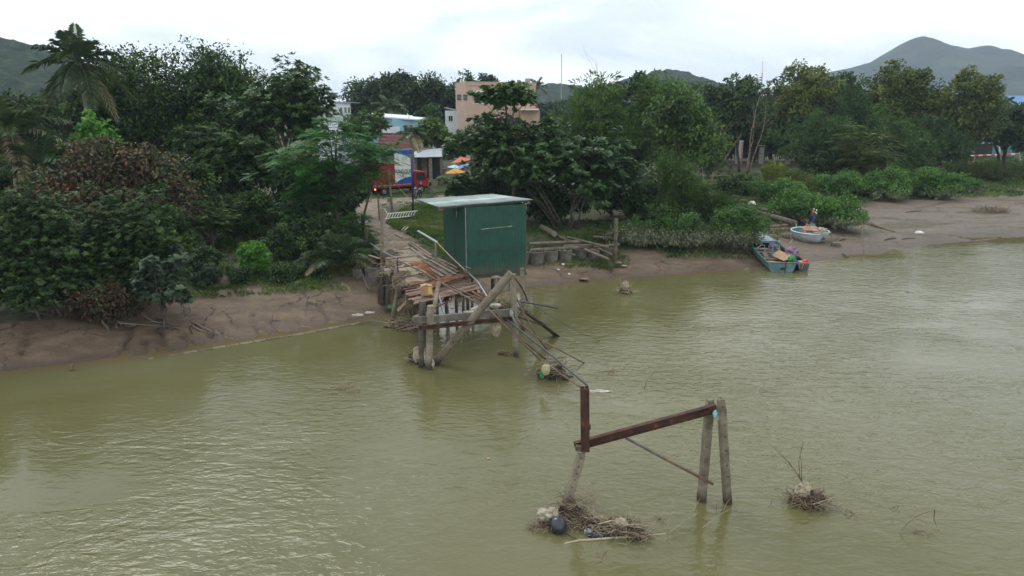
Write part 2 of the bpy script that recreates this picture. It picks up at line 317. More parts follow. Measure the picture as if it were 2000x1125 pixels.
#@@STRUCT
# ================================================================== TERRAIN, WATER, HILLS
S_px = [(-420, 800), (-200, 760), (0, 727), (100, 716), (200, 703), (290, 694), (340, 686), (500, 659), (640, 634), (740, 617), (800, 600), (900, 583), (1020, 562), (1120, 553), (1200, 543), (1260, 541), (1320, 536), (1450, 524), (1500, 518), (1600, 510), (1680, 500), (1800, 482), (1900, 470), (2000, 462), (2200, 446), (2500, 425)]
S = np.array([(at(a, b, 0).x, at(a, b, 0).y) for a, b in S_px])
M_px = [(-420, 690, .9), (-200, 668, .9), (0, 645, .9), (150, 622, .9), (270, 598, .9), (400, 566, .9), (560, 560, .9), (740, 556, .9), (860, 543, .8), (1030, 520, .6), (1200, 503, .6), (1460, 480, .55), (1560, 446, .55), (1600, 404, .6), (1880, 384, .6), (2000, 364, .6), (2300, 345, .6)]
Mt = np.array([(at(a, b, z).x, at(a, b, z).y, z) for a, b, z in M_px])
def dist_poly(X, Y, P):
    D = np.full(X.shape, 1e9)
    for i in range(len(P)-1):
        ax, ay = P[i][:2]; bx, by = P[i+1][:2]; dx, dy = bx-ax, by-ay
        t = np.clip(((X-ax)*dx+(Y-ay)*dy)/(dx*dx+dy*dy+1e-9), 0, 1)
        D = np.minimum(D, np.hypot(X-ax-t*dx, Y-ay-t*dy))
    return D
cracks_px = [[(262, 645), (247, 664), (240, 678), (236, 697)], [(312, 645), (316, 662), (313, 672), (316, 685)], [(281, 660), (296, 674), (299, 690)], [(353, 652), (372, 662), (381, 675)],
 [(494, 618), (500, 630), (510, 638), (514, 648), (525, 656)], [(532, 626), (546, 636), (551, 650)], [(623, 604), (640, 610), (648, 622), (662, 628)], [(585, 622), (600, 630), (606, 637)],
 [(60, 665), (52, 680), (46, 690)], [(400, 640), (412, 655), (410, 664)], [(430, 640), (446, 650), (452, 662)],
 [(1178, 515), (1190, 524), (1200, 528), (1198, 538)], [(1130, 530), (1152, 540), (1162, 548)], [(1100, 536), (1125, 541), (1150, 549)],
 [(1640, 500), (1660, 490), (1700, 488)], [(1700, 470), (1740, 476), (1770, 474)], [(1860, 452), (1900, 458), (1960, 452)], [(1900, 440), (1950, 436), (2010, 440)], [(1720, 430), (1790, 438), (1860, 432)], [(1850, 420), (1900, 424), (1990, 418)], [(1760, 412), (1810, 405), (1850, 398)]]
cracks = [[(at(a, b, .25 if a < 1640 else .35).x, at(a, b, .25 if a < 1640 else .35).y) for a, b in c] for c in cracks_px]
def shore_t(X, Y):
    Ys = np.interp(X, S[:, 0], S[:, 1]); Ym = np.interp(X, Mt[:, 0], Mt[:, 1]); Zm = np.interp(X, Mt[:, 0], Mt[:, 2])
    left = X < S[0, 0]; right = X > S[-1, 0]
    Ys = np.where(left, S[0, 1]+(X-S[0, 0])*.25, Ys); Ys = np.where(right, S[-1, 1]+(X-S[-1, 0])*.2, Ys)
    Ym = np.where(X < Mt[0, 0], Mt[0, 1]+(X-Mt[0, 0])*.25, Ym); Ym = np.where(X > Mt[-1, 0], Mt[-1, 1]+(X-Mt[-1, 0])*.2, Ym)
    Ys = np.maximum(Ys, 12); Ym = np.maximum(Ym, Ys+4)
    return Ys, Ym, Zm
def ground_z(X, Y, detail=True):
    X = np.asarray(X, float); Y = np.asarray(Y, float)
    wob = fbm(X*.45, Y*.45, 3, 5)*1.0+fbm(X*1.7, Y*1.7, 2, 9)*.25
    Ys, Ym, Zm = shore_t(X, Y); Ysw = Ys+wob*.6*np.where(X > 20, 2.2, 1)
    t = (Y-Ysw)/np.maximum(Ym-Ysw, 1)
    z = np.where(t < 0, np.maximum((Y-Ysw)*.28, -1.3), 0)
    tt = np.clip(t, 0, 1); z = np.where(t >= 0, Zm*(tt**1.15)+.015, z)
    top = 1.35+np.clip((Y-60)/60, 0, 1)*.35
    u = np.clip((Y-Ym)/np.where(X > 24, 9.0, 4.0), 0, 1); z = np.where(Y > Ym, Zm+(top-Zm)*(u*u*(3-2*u)), z)
    if detail:
        veg = np.clip((Y-Ym)/2, 0, 1)
        z = z+(fbm(X*.6, Y*.9, 4, 3)*.16)*np.clip(t*3, 0, 1)*(1+veg)+fbm(X*2.6, Y*4.2, 3, 21)*.06*np.clip(t*4, 0, 1)
    return z
def gz(x, y): return float(ground_z(np.array([x]), np.array([y]))[0])
def axis(spec):
    out = []
    for a, b, s in spec: out += list(np.arange(a, b, s))
    return np.array(out+[spec[-1][1]])
def grid(xs, ys):
    X, Y = np.meshgrid(xs, ys); n, m = len(ys), len(xs)
    i = np.arange((n-1)*(m-1)); r = i//(m-1); c = i % (m-1); a = r*m+c
    return X.ravel(), Y.ravel(), np.stack([a, a+1, a+1+m, a+m], 1)
gx = axis([(-2400, -400, 250), (-400, -80, 20), (-80, -24, 2), (-24, 12, .16), (12, 62, .32), (62, 90, 2), (90, 400, 20), (400, 2400, 250)])
gy = axis([(-40, 10, 5), (10, 20, 1), (20, 46, .16), (46, 82, .36), (82, 130, 2), (130, 400, 20), (400, 2400, 200)])
X, Y, F = grid(gx, gy); Z = ground_z(X, Y)
near = (Y < 80) & (np.abs(X) < 70)
cd = np.full(X.shape, 1e9); cj = fbm(X*3, Y*3, 3, 33)*.5
for c in cracks: 
    dd = dist_poly(X[near]+cj[near]*.5, Y[near]+cj[near]*.5, c); cd[near] = np.minimum(cd[near], dd)
cw = np.where(X > 14, .16, .085); Z -= np.exp(-(cd/cw)**2)*.20
Ys_, Ym_, Zm_ = shore_t(X, Y)
inl = np.clip((Y-Ym_)/2.0+.3+fbm(X*.5, Y*.5, 3, 40)*1.2, 0, 1)
pathl = [(at(a, b, z).x, at(a, b, z).y) for a, b, z in [(775, 478, 1.5), (745, 450, 1.4), (722, 430, 1.4), (715, 400, 1.4), (790, 388, 1.4)]]
pd = dist_poly(X, Y, pathl); yard = (np.clip(1.6-pd/1.1+fbm(X*1.3, Y*1.3, 3, 44)*1.5, 0, 1))
road = np.clip(1-np.abs(Y-(62+.04*X))/3.6+fbm(X*.8, Y*.8, 3, 47), 0, 1)*(X > -22)*(X < 2)
road2 = np.clip(1.3-np.abs(Y-106-.05*(X-60))/4+fbm(X*.5, Y*.5, 2, 48)*.8, 0, 1)*(X > 20)
path = np.clip(np.maximum(np.maximum(yard, road), road2), 0, 1)
wet = np.clip(np.clip(1-Z/.16, 0, 1)+np.exp(-(cd/(cw*1.1))**2)*.9, 0, 1)*(Y < Ym_)
# ground material
m, t, o = newmat('river_bank_ground'); b = t.nodes.new('ShaderNodeBsdfPrincipled')
def attr(t, n): a = t.nodes.new('ShaderNodeAttribute'); a.attribute_name = n; return a.outputs['Fac']
def mixc(t, f, a, b_):
    q = t.nodes.new('ShaderNodeMix'); q.data_type = 'RGBA'
    for s_, v in ((0, f), (6, a), (7, b_)):
        if hasattr(v, 'links') or hasattr(v, 'is_linked'): t.links.new(v, q.inputs[s_])
        else: q.inputs[s_].default_value = v if s_ == 0 else (*v, 1)
    return q.outputs[2]
nm = tex(t, .9, 8, .62, 'World', (1, 1.7, 1)); rm = ramp(t, [(.28, (.074, .047, .027)), (.45, (.114, .075, .045)), (.58, (.148, .102, .063)), (.74, (.19, .14, .092))]); t.links.new(nm.outputs['Fac'], rm.inputs[0])
ng = tex(t, 2.2, 8, .65, 'World'); rg = ramp(t, [(.3, (.035, .03, .018)), (.45, (.045, .055, .022)), (.58, (.075, .085, .03)), (.72, (.13, .11, .06))]); t.links.new(ng.outputs['Fac'], rg.inputs[0])
npth = tex(t, 3.5, 8, .7, 'World'); rpt = ramp(t, [(.3, (.13, .095, .07)), (.5, (.23, .18, .135)), (.7, (.34, .285, .23))]); t.links.new(npth.outputs['Fac'], rpt.inputs[0])
nalg = tex(t, .32, 5, .6, 'World', (.45, 1.6, 1), dist=.6); ra = ramp(t, [(.52, (0, 0, 0)), (.58, (1, 1, 1))]); t.links.new(nalg.outputs['Fac'], ra.inputs[0])
mm = t.nodes.new('ShaderNodeMath'); mm.operation = 'MULTIPLY'; t.links.new(ra.outputs[0], mm.inputs[0]); t.links.new(attr(t, 'flat'), mm.inputs[1])
ndk = tex(t, 5.5, 6, .7, 'World', (1, 2.6, 1), dist=.4); rdk = ramp(t, [(.36, (.42, .42, .42)), (.47, (1, 1, 1))]); t.links.new(ndk.outputs['Fac'], rdk.inputs[0])
greym = mixc(t, attr(t, 'flat'), rm.outputs[0], (.142, .108, .078))
alg = mixc(t, mm.outputs[0], greym, (.080, .066, .022))
c1 = mixc(t, attr(t, 'inland'), alg, rg.outputs[0]); c2 = mixc(t, attr(t, 'path'), c1, rpt.outputs[0])
mu = t.nodes.new('ShaderNodeMix'); mu.data_type = 'RGBA'; mu.blend_type = 'MULTIPLY'; mu.inputs[0].default_value = .8; t.links.new(c2, mu.inputs[6]); t.links.new(rdk.outputs[0], mu.inputs[7])
vo = t.nodes.new('ShaderNodeTexVoronoi'); vo.feature = 'DISTANCE_TO_EDGE'; vo.inputs['Scale'].default_value = .62
gv = t.nodes.new('ShaderNodeNewGeometry'); mv_ = t.nodes.new('ShaderNodeMapping'); mv_.inputs['Scale'].default_value = (1.25, .8, 1); mv_.inputs['Rotation'].default_value = (0, 0, R(-18)); dn = tex(t, 1.1, 5, .7, 'World'); av = t.nodes.new('ShaderNodeVectorMath'); av.operation = 'MULTIPLY_ADD'; av.inputs[1].default_value = (1.5, 1.5, 0)
t.links.new(dn.outputs['Color'], av.inputs[0]); t.links.new(gv.outputs['Position'], av.inputs[2]); t.links.new(av.outputs[0], mv_.inputs[0]); t.links.new(mv_.outputs[0], vo.inputs['Vector'])
mk_ = tex(t, .5, 3, .6, 'World', loc=None); m1 = t.nodes.new('ShaderNodeMapRange'); m1.inputs[1].default_value = .44; m1.inputs[2].default_value = .60; m1.inputs[3].default_value = .0; m1.inputs[4].default_value = .024; t.links.new(mk_.outputs['Fac'], m1.inputs[0])
lt = t.nodes.new('ShaderNodeMath'); lt.operation = 'SUBTRACT'; t.links.new(m1.outputs[0], lt.inputs[0]); t.links.new(vo.outputs['Distance'], lt.inputs[1]); l2 = t.nodes.new('ShaderNodeMath'); l2.operation = 'MULTIPLY'; l2.use_clamp = True; l2.inputs[1].default_value = 60; t.links.new(lt.outputs[0], l2.inputs[0])
inv = t.nodes.new('ShaderNodeMath'); inv.operation = 'SUBTRACT'; inv.use_clamp = True; inv.inputs[0].default_value = 1; t.links.new(attr(t, 'inland'), inv.inputs[1]); l3 = t.nodes.new('ShaderNodeMath'); l3.operation = 'MULTIPLY'; t.links.new(l2.outputs[0], l3.inputs[0]); t.links.new(inv.outputs[0], l3.inputs[1])
crk = mixc(t, l3.outputs[0], mu.outputs[2], (.028, .018, .012))
c3 = mixc(t, attr(t, 'wet'), crk, (.062, .040, .024))
t.links.new(c3, b.inputs['Base Color'])
rr = t.nodes.new('ShaderNodeMapRange'); t.links.new(attr(t, 'gloss'), rr.inputs[0]); rr.inputs[3].default_value = .95; rr.inputs[4].default_value = .44
nr = tex(t, 1.4, 4, .6, 'World', (1, 2.2, 1)); ad = t.nodes.new('ShaderNodeMath'); ad.operation = 'MULTIPLY_ADD'; ad.inputs[1].default_value = .35; ad.inputs[2].default_value = -.14
t.links.new(nr.outputs['Fac'], ad.inputs[0]); a2 = t.nodes.new('ShaderNodeMath'); a2.operation = 'ADD'; t.links.new(ad.outputs[0], a2.inputs[0]); t.links.new(rr.outputs[0], a2.inputs[1]); t.links.new(a2.outputs[0], b.inputs['Roughness'])
nb = tex(t, 9, 7, .68, 'World', (1, 1.9, 1), dist=.3); bm_ = t.nodes.new('ShaderNodeBump'); bm_.inputs['Strength'].default_value = .75; bm_.inputs['Distance'].default_value = .10; hh_ = t.nodes.new('ShaderNodeMath'); hh_.operation = 'MULTIPLY_ADD'; hh_.inputs[1].default_value = -.9; t.links.new(l3.outputs[0], hh_.inputs[0]); t.links.new(nb.outputs['Fac'], hh_.inputs[2]); t.links.new(hh_.outputs[0], bm_.inputs['Height'])
t.links.new(bm_.outputs[0], b.inputs['Normal']); t.links.new(b.outputs[0], o.inputs[0]); M['ground'] = m
flat = np.clip((X-17)/9, 0, 1)*(Y < Ym_)
gloss = np.where(Y < Ym_, np.clip(.55+.45*wet+.3*flat, 0, 1), 0)
g = npmesh('ground', np.stack([X, Y, Z], 1), F, 'ground', smooth=True, attrs=dict(inland=inl, path=path, wet=wet, flat=flat, gloss=gloss)); tagobj(g, kind='structure')
g['label'] = 'muddy river bank and grassy ground'
# water: its own sheet, murkier offshore, browner over the shallows
wx = axis([(-2400, -400, 250), (-400, -60, 20), (-60, 70, .5), (70, 400, 20), (400, 2400, 250)])
wy = axis([(-38, 8, 2), (8, 70, .5), (70, 130, 5), (130, 2400, 200)])
X, Y, F = grid(wx, wy); Zb = ground_z(X, Y)
m, t, o = newmat('murky_river_water'); b = t.nodes.new('ShaderNodeBsdfPrincipled')
n0 = tex(t, .13, 4, .55, 'World', dist=.5); r0 = ramp(t, [(.3, (.094, .090, .033)), (.5, (.112, .107, .048)), (.7, (.128, .123, .066))]); t.links.new(n0.outputs['Fac'], r0.inputs[0])
cw_ = mixc(t, attr(t, 'shallow'), r0.outputs[0], (.13, .093, .05)); t.links.new(cw_, b.inputs['Base Color'])
b.inputs['Roughness'].default_value = .045; b.inputs['IOR'].default_value = 1.333; b.inputs['Specular IOR Level'].default_value = .5
# ripples: two crossing wave trains that bend, plus fine chop; calmer close under the left bank
g_ = t.nodes.new('ShaderNodeNewGeometry')
def waves(scale, rot, st, det=3, dist=0.0, rough=.5):
    mp_ = t.nodes.new('ShaderNodeMapping'); mp_.inputs['Rotation'].default_value = (0, 0, R(rot)); mp_.inputs['Scale'].default_value = (st, 1, 1)
    m0 = t.nodes.new('ShaderNodeMapping'); m0.vector_type = 'POINT'; t.links.new(g_.outputs['Position'], mp_.inputs[0])
    n = t.nodes.new('ShaderNodeTexNoise'); n.inputs['Scale'].default_value = scale; n.inputs['Detail'].default_value = det; n.inputs['Roughness'].default_value = rough; n.inputs['Distortion'].default_value = dist
    t.links.new(mp_.outputs[0], n.inputs['Vector']); return n.outputs['Fac']
def mth(op, a, b_, c_=None):
    q = t.nodes.new('ShaderNodeMath'); q.operation = op
    for k, v in enumerate((a, b_, c_)):
        if v is None: continue
        if isinstance(v, (int, float)): q.inputs[k].default_value = v
        else: t.links.new(v, q.inputs[k])
    return q.outputs[0]
A = waves(2.9, 33, .45, 3, .9); B = waves(4.4, -24, .5, 3, .8); Cc = waves(10.0, 20, .6, 3, .4); Dd = waves(.55, 10, .6, 2, .4)
calm = attr(t, 'rough')
hgt = mth('MULTIPLY_ADD', A, 1.0, mth('MULTIPLY_ADD', B, .7, mth('MULTIPLY_ADD', Cc, .22, mth('MULTIPLY', Dd, 1.1))))
pat = waves(.16, 40, .6, 3, .4); rpch = t.nodes.new('ShaderNodeMapRange'); rpch.inputs[1].default_value = .36; rpch.inputs[2].default_value = .64; rpch.inputs[3].default_value = .16; rpch.inputs[4].default_value = 1.0; t.links.new(pat, rpch.inputs[0])
bw = t.nodes.new('ShaderNodeBump'); bw.inputs['Distance'].default_value = .062; t.links.new(mth('MULTIPLY', calm, rpch.outputs[0]), bw.inputs['Strength']); t.links.new(hgt, bw.inputs['Height'])
t.links.new(bw.outputs[0], b.inputs['Normal']); t.links.new(b.outputs[0], o.inputs[0]); M['water'] = m
sh = np.clip(1+Zb/.28, 0, 1)
offs = dist_poly(X, Y, S)
rgh = np.clip(.10+offs/14+np.clip((X-6)/14, 0, .5), 0, 1)*.9
wt = npmesh('water', np.stack([X, Y, np.zeros_like(X)], 1), F, 'water', attrs=dict(shallow=sh, rough=rgh)); tagobj(wt, kind='structure'); wt['label'] = 'murky olive green river water with ripples'
# hills and mountains
def leafyhill(name, prof, Yr, zfar, depth, mat_, bump, bs, nx=240, ny=70, seed=1, spur=0):
    P = np.array([(atY(a, b_, Yr).x, max(atY(a, b_, Yr).z, 2)) for a, b_ in prof])
    xs = np.linspace(P[0, 0], P[-1, 0], nx); v = np.linspace(-1, .6, ny)
    X, V = np.meshgrid(xs, v); h = np.interp(X, P[:, 0], P[:, 1])
    # soften the profile
    sm = np.interp(xs, P[:, 0], P[:, 1]); k = np.hanning(9); k /= k.sum(); sm = np.convolve(np.pad(sm, 4, 'edge'), k, 'valid'); h = np.tile(sm, (ny, 1))
    Yw = Yr+V*depth; fall = np.where(V < 0, 1-np.abs(V)**1.02, 1-(V/.6)**2)
    rid = 1-np.abs(fbm(X/(depth*.35), Yw/(depth*.9), 4, seed))*2
    Zt = h*fall*(1+spur*(rid-1)*np.clip(1-fall, 0, 1)*1.2)
    Zt = Zt+bump*(fbm(X/bs, Yw/bs, 4, seed+4))*np.clip(fall*3, 0, 1)-1.0
    Zt = np.maximum(Zt, -.5)
    n, m_ = ny, nx; i = np.arange((n-1)*(m_-1)); r = i//(m_-1); c = i % (m_-1); a = r*m_+c
    o_ = npmesh(name, np.stack([X.ravel(), Yw.ravel(), Zt.ravel()], 1), np.stack([a, a+1, a+1+m_, a+m_], 1), mat_, smooth=bump < 3)
    return tagobj(o_, kind='structure')
def hillmat(name, a, b_, c_, sc, bs, bd):
    m, t, o = newmat(name); b = t.nodes.new('ShaderNodeBsdfPrincipled'); n = tex(t, sc, 8, .68, 'World'); r = ramp(t, [(.32, a), (.5, b_), (.68, c_)]); t.links.new(n.outputs['Fac'], r.inputs[0]); t.links.new(r.outputs[0], b.inputs['Base Color'])
    b.inputs['Roughness'].default_value = .95; b.inputs['Specular IOR Level'].default_value = .1
    n2 = tex(t, bs, 4, .7, 'World'); bu = t.nodes.new('ShaderNodeBump'); bu.inputs['Strength'].default_value = 1; bu.inputs['Distance'].default_value = bd; t.links.new(n2.outputs['Fac'], bu.inputs['Height']); t.links.new(bu.outputs[0], b.inputs['Normal'])
    t.links.new(b.outputs[0], o.inputs[0]); return m
M['hill_near'] = hillmat('forested_hill', (.005, .014, .006), (.020, .042, .014), (.060, .088, .030), .22, .35, 5)
M['hill_far'] = hillmat('far_mountain_scrub', (.010, .022, .012), (.028, .044, .022), (.066, .076, .036), .007, .05, 8)
h1 = leafyhill('hill', [(-700, 60), (-400, 50), (-200, 60), (-60, 64), (0, 73), (25, 78), (50, 86), (80, 97), (110, 106), (140, 116), (180, 140), (220, 165), (270, 190), (340, 225), (420, 240)], 380, 2, 170, 'hill_near', 5.0, 7, 420, 110, 3, .5); h1['label'] = 'forested green hill behind the palms'
h2 = leafyhill('hill', [(980, 225), (1020, 185), (1045, 166), (1070, 157), (1100, 160), (1140, 168), (1180, 165), (1230, 152), (1275, 138), (1310, 134), (1345, 140), (1390, 153), (1430, 166), (1480, 185), (1560, 225)], 620, 2, 160, 'hill_near', 6.0, 9, 320, 60, 6, .4); h2['label'] = 'low wooded hill beyond the trees'
h3 = leafyhill('mountain', [(1450, 228), (1540, 185), (1600, 152), (1650, 131), (1700, 119), (1730, 109), (1758, 93), (1785, 77), (1803, 71), (1820, 80), (1840, 91), (1870, 95), (1900, 97), (1925, 90), (1940, 87), (1957, 95), (1980, 107), (2005, 113), (2050, 100), (2100, 92), (2200, 118), (2400, 150), (2700, 220)], 1500, 2, 620, 'hill_far', 26, 150, 420, 120, 9, 2.4); h3['label'] = 'hazy blue mountain with two rounded summits'
h4 = leafyhill('far_slope', [(-2600, 190), (-900, 150), (300, 196), (640, 206), (900, 206), (1200, 200), (1500, 206), (2000, 206), (2300, 190), (3000, 180), (4200, 175)], 950, 2, 250, 'hill_near', 6, 14, 400, 30, 12, .3); h4['label'] = 'distant low wooded slope'
# air
hz = MB(); hz.box((0, 1120, 84.75), (4900, 2340, 176)); hz = hz.build('haze', 'water', origin=(0, 0, 0)); hz.data.materials.clear()
m = bpy.data.materials.new('pale_haze_air'); m.use_nodes = True; t = m.node_tree; t.nodes.clear(); o = t.nodes.new('ShaderNodeOutputMaterial'); v = t.nodes.new('ShaderNodeVolumePrincipled')
v.inputs['Color'].default_value = (.62, .74, .92, 1); v.inputs['Density'].default_value = .00030; t.links.new(v.outputs[0], o.inputs['Volume']); hz.data.materials.append(m); tagobj(hz, kind='stuff', label='thin pale haze in the air', cat='haze')
#@@PLANTS
# ================================================================== PLANTS
def unit(a): return a/np.maximum(np.linalg.norm(a, axis=1, keepdims=True), 1e-9)
def leaf_arr(P, D, Nn, L, W, fold=.22, droop=.0):
    n = len(P); L = np.broadcast_to(L, (n,))[:, None]; W = np.broadcast_to(W, (n,))[:, None]
    D = unit(D); sd = unit(np.cross(D, Nn)); up = np.cross(sd, D)
    tip = P+D*L-np.array([0, 0, 1])*L*droop; mid = P+D*L*.52
    l = mid+sd*W*.5+up*W*fold; r = mid-sd*W*.5+up*W*fold
    V = np.stack([P, tip, l, r], 1).reshape(-1, 3); b = np.arange(n)[:, None]*4
    F = np.concatenate([b+np.array([0, 3, 1]), b+np.array([0, 1, 2])], 1).reshape(-1, 3)
    return V, F
def rdir(n): return unit(rng.normal(size=(n, 3)))
DOME = [False]
def cluster_points(c, rad, n_lobes, sub, per, flatb=.35, fill=.25, lobe_r=.40):
    """leaf positions in clumps on the outside of lobes that make up a crown: returns pts, outward dirs, clump id"""
    c = np.array(c, float); rad = np.array(rad, float)
    d = rdir(n_lobes*3); d[:, 2] = d[:, 2]*.9+.12; d = unit(d)
    if DOME[0]: d[:, 2] = np.abs(d[:, 2])-.12; d = unit(d)
    d = d[d[:, 2] > -.62][:n_lobes]
    rr = rng.uniform(.35, .72, (len(d), 1)); lc = c+d*rr*rad; lr = rad*lobe_r*rng.uniform(.7, 1.2, (len(d), 1))
    if DOME[0]: lc[:, 2] = c[2]+(lc[:, 2]-c[2])*rng.uniform(.0, 1.0, len(lc)); rr2 = rng.uniform(.3, .75, len(d)); lc[:, :2] = c[:2]+d[:, :2]/np.maximum(np.linalg.norm(d[:, :2], axis=1, keepdims=True), .25)*rr2[:, None]*rad[:2]*np.where(rng.random(len(d)) < .5, 1, .55)[:, None]; top_ = d[:, 2] > .5; lc[top_, 2] = c[2]+rad[2]*rng.uniform(.35, .72, top_.sum())
    lc = np.vstack([lc, c[None]]); lr = np.vstack([lr, (rad*lobe_r*1.25)[None]])
    cc = []; co = []
    for k in range(len(lc)):
        e = rdir(sub*2); e = e[e[:, 2] > -.7][:sub]; q = rng.uniform(.62, 1.2, (len(e), 1))
        q[rng.random(len(e)) < fill] *= .6
        cc.append(lc[k]+e*lr[k]*q); co.append(e)
    cc = np.vstack(cc); co = np.vstack(co)
    n = len(cc); cr = float(np.mean(rad))*lobe_r*rng.uniform(.15, .40, (n, 1))
    e = rng.normal(size=(n, per, 3))*np.array([1, 1, flatb*1.6]); e = e/np.maximum(1, np.linalg.norm(e, axis=2, keepdims=True)*.8)
    P = (cc[:, None]+e*cr[:, None]).reshape(-1, 3); O = (co[:, None]*.7+e*.8).reshape(-1, 3)
    ids = np.repeat(np.arange(n), per); return P, unit(O), ids, cc, co
def tint_of(ids, n, base=.42, cv=.24, lv=.17, P=None, zr=None, top=.18):
    cvv = rng.normal(0, cv, ids.max()+1); t = base+cvv[ids]+rng.normal(0, lv, n)
    hot = rng.random(n) < .035; t[hot] += .4
    return np.clip(t, 0, 1)
def crown_mesh(kind, c, rad, leaf, mat_, parent, cover=1.0, base=.42, name='crown', lobes=None, cap=26000, flat=.35, silt=None):
    rad = np.array(rad, float); area = PI*rad[0]*rad[2]*2.2
    if kind in ('broad', 'small'):
        Lf = leaf; Wf = leaf*.55; n = int(min(cap, cover*5.0*area/(Lf*Wf*.5)))
        nl = lobes or 11; sub = max(8, int(n/(nl+1)/42)); per = max(6, n//((nl+1)*sub))
        P, O, ids, cc, co = cluster_points(c, rad, nl, sub, per, flat)
        D = unit(O*.6+rng.normal(size=P.shape)*.7+np.array([0, 0, -.15])); Nn = unit(np.array([0, 0, 1.0])+O*.5+rng.normal(size=P.shape)*.45)
        V, F = leaf_arr(P, D, Nn, Lf*rng.uniform(.7, 1.25, len(P)), Wf*rng.uniform(.8, 1.2, len(P)), .2, .12); tt = tint_of(ids, len(P), base); per_f = 2
    elif kind in ('rosette', 'round'):
        Lf = leaf; Wf = leaf*(.5 if kind == 'rosette' else .95); k = 8; n = int(min(cap/k, cover*4.2*area/(Lf*Wf*.5)/k))
        nl = lobes or 12; sub = max(8, int(n/(nl+1)/7)); per = max(3, n//((nl+1)*sub))
        P0, O0, ids0, cc, co = cluster_points(c, rad, nl, sub, per, .3)
        n = len(P0); ax = unit(O0*.45+np.array([0, 0, .9])+rng.normal(size=O0.shape)*.2)
        a = unit(np.cross(ax, rng.normal(size=ax.shape))); b_ = np.cross(ax, a)
        ph = (np.arange(k)/k*2*PI)[None, :]+rng.uniform(0, 6.28, (n, 1)); el = rng.uniform(.05, .75, (n, k))
        D = (a[:, None]*np.cos(ph)[..., None]+b_[:, None]*np.sin(ph)[..., None])*np.cos(el)[..., None]+ax[:, None]*np.sin(el)[..., None]
        P = np.repeat(P0, k, 0); D = D.reshape(-1, 3); Nn = np.repeat(ax, k, 0); ids = np.repeat(ids0, k)
        V, F = leaf_arr(P, D, Nn, Lf*rng.uniform(.7, 1.2, len(P)), Wf*rng.uniform(.85, 1.2, len(P)), .15, .08); tt = tint_of(ids, len(P), base, .14, .16); per_f = 2
    elif kind == 'feather':   # flat compound fronds with leaflets either side of a rachis
        Lf = leaf; k = 7; n = int(min(cap/(2*k), cover*area/(Lf*.42*Lf)*2.2))
        nl = lobes or 12; sub = max(6, int(n/(nl+1)/7)); per = max(3, n//((nl+1)*sub))
        P0, O0, ids0, cc, co = cluster_points(c, rad, nl, sub, per, .16)
        n = len(P0); D0 = unit(O0*np.array([1, 1, .3])+rng.normal(size=O0.shape)*np.array([.6, .6, .12])); L0 = Lf*rng.uniform(.7, 1.2, (n, 1))
        Nn0 = unit(np.array([0, 0, 1.])+rng.normal(size=O0.shape)*.16); sd = unit(np.cross(D0, Nn0))
        tk = (np.arange(k)+.5)/k; sgn = np.array([-1, 1])
        base_ = P0[:, None]+D0[:, None]*(L0[:, None]*tk[None, :, None])-np.array([0, 0, 1.])*(L0[:, None]*.28*tk[None, :, None]**2)
        Pl = np.repeat(base_[:, :, None], 2, 2); Dl = sd[:, None, None]*sgn[None, None, :, None]+D0[:, None, None]*.55-np.array([0, 0, .15])
        Dl = np.broadcast_to(Dl, Pl.shape); ll = (L0[:, None]*.42*np.sin(PI*(.18+.74*tk))[None, :, None]).repeat(2, 2)
        P = Pl.reshape(-1, 3); D = Dl.reshape(-1, 3); Ll = ll.reshape(-1); ids = np.repeat(ids0, 2*k); Nn = np.repeat(Nn0, 2*k, 0)
        V, F = leaf_arr(P, D, Nn, Ll, Lf*.13*np.ones(len(P)), .05, .05); fr = np.repeat(np.clip(rng.normal(0, .12, n), -.3, .25), 2*k)
        tt = np.clip(tint_of(ids, len(P), base, .12, .05)+fr, 0, 1); per_f = 2
    else:  # wispy sprays: fine narrow blades streaming up and out, tips nodding
        Lf = leaf; k = 5; n = int(min(cap/k, cover*2.6*area/(Lf*Lf*.16)/k))
        nl = lobes or 12; sub = max(8, int(n/(nl+1)/8)); per = max(4, n//((nl+1)*sub))
        P0, O0, ids0, cc, co = cluster_points(c, rad, nl, sub, per, .5)
        n = len(P0); cd_ = rng.normal(size=(ids0.max()+1, 3))*.35
        D0 = unit(O0*.65+cd_[ids0]+np.array([.12, 0, .35])+rng.normal(size=O0.shape)*.28)
        P = np.repeat(P0, k, 0)+rng.normal(size=(n*k, 3))*Lf*.22; D = unit(np.repeat(D0, k, 0)+rng.normal(size=(n*k, 3))*.38); ids = np.repeat(ids0, k)
        Nn = unit(np.array([0, 0, 1.])+rng.normal(size=P.shape)*.5)
        V, F = leaf_arr(P, D, Nn, Lf*rng.uniform(.6, 1.3, len(P)), Lf*.16*rng.uniform(.7, 1.3, len(P)), .1, .25); tt = tint_of(ids, len(P), base, .15, .12)
    if silt is not None:
        zf = np.repeat(P[:, 2], 1); lim = silt+rng.normal(0, .16, len(P))
        s = zf < lim; tt = np.where(s, rng.uniform(0, .24, len(P)), np.clip(tt*.62+.28, .32, 1))
    crown = npmesh(name, V, F, mat_, parent, tint=np.repeat(tt, 2), smooth=False)
    return crown, cc, co
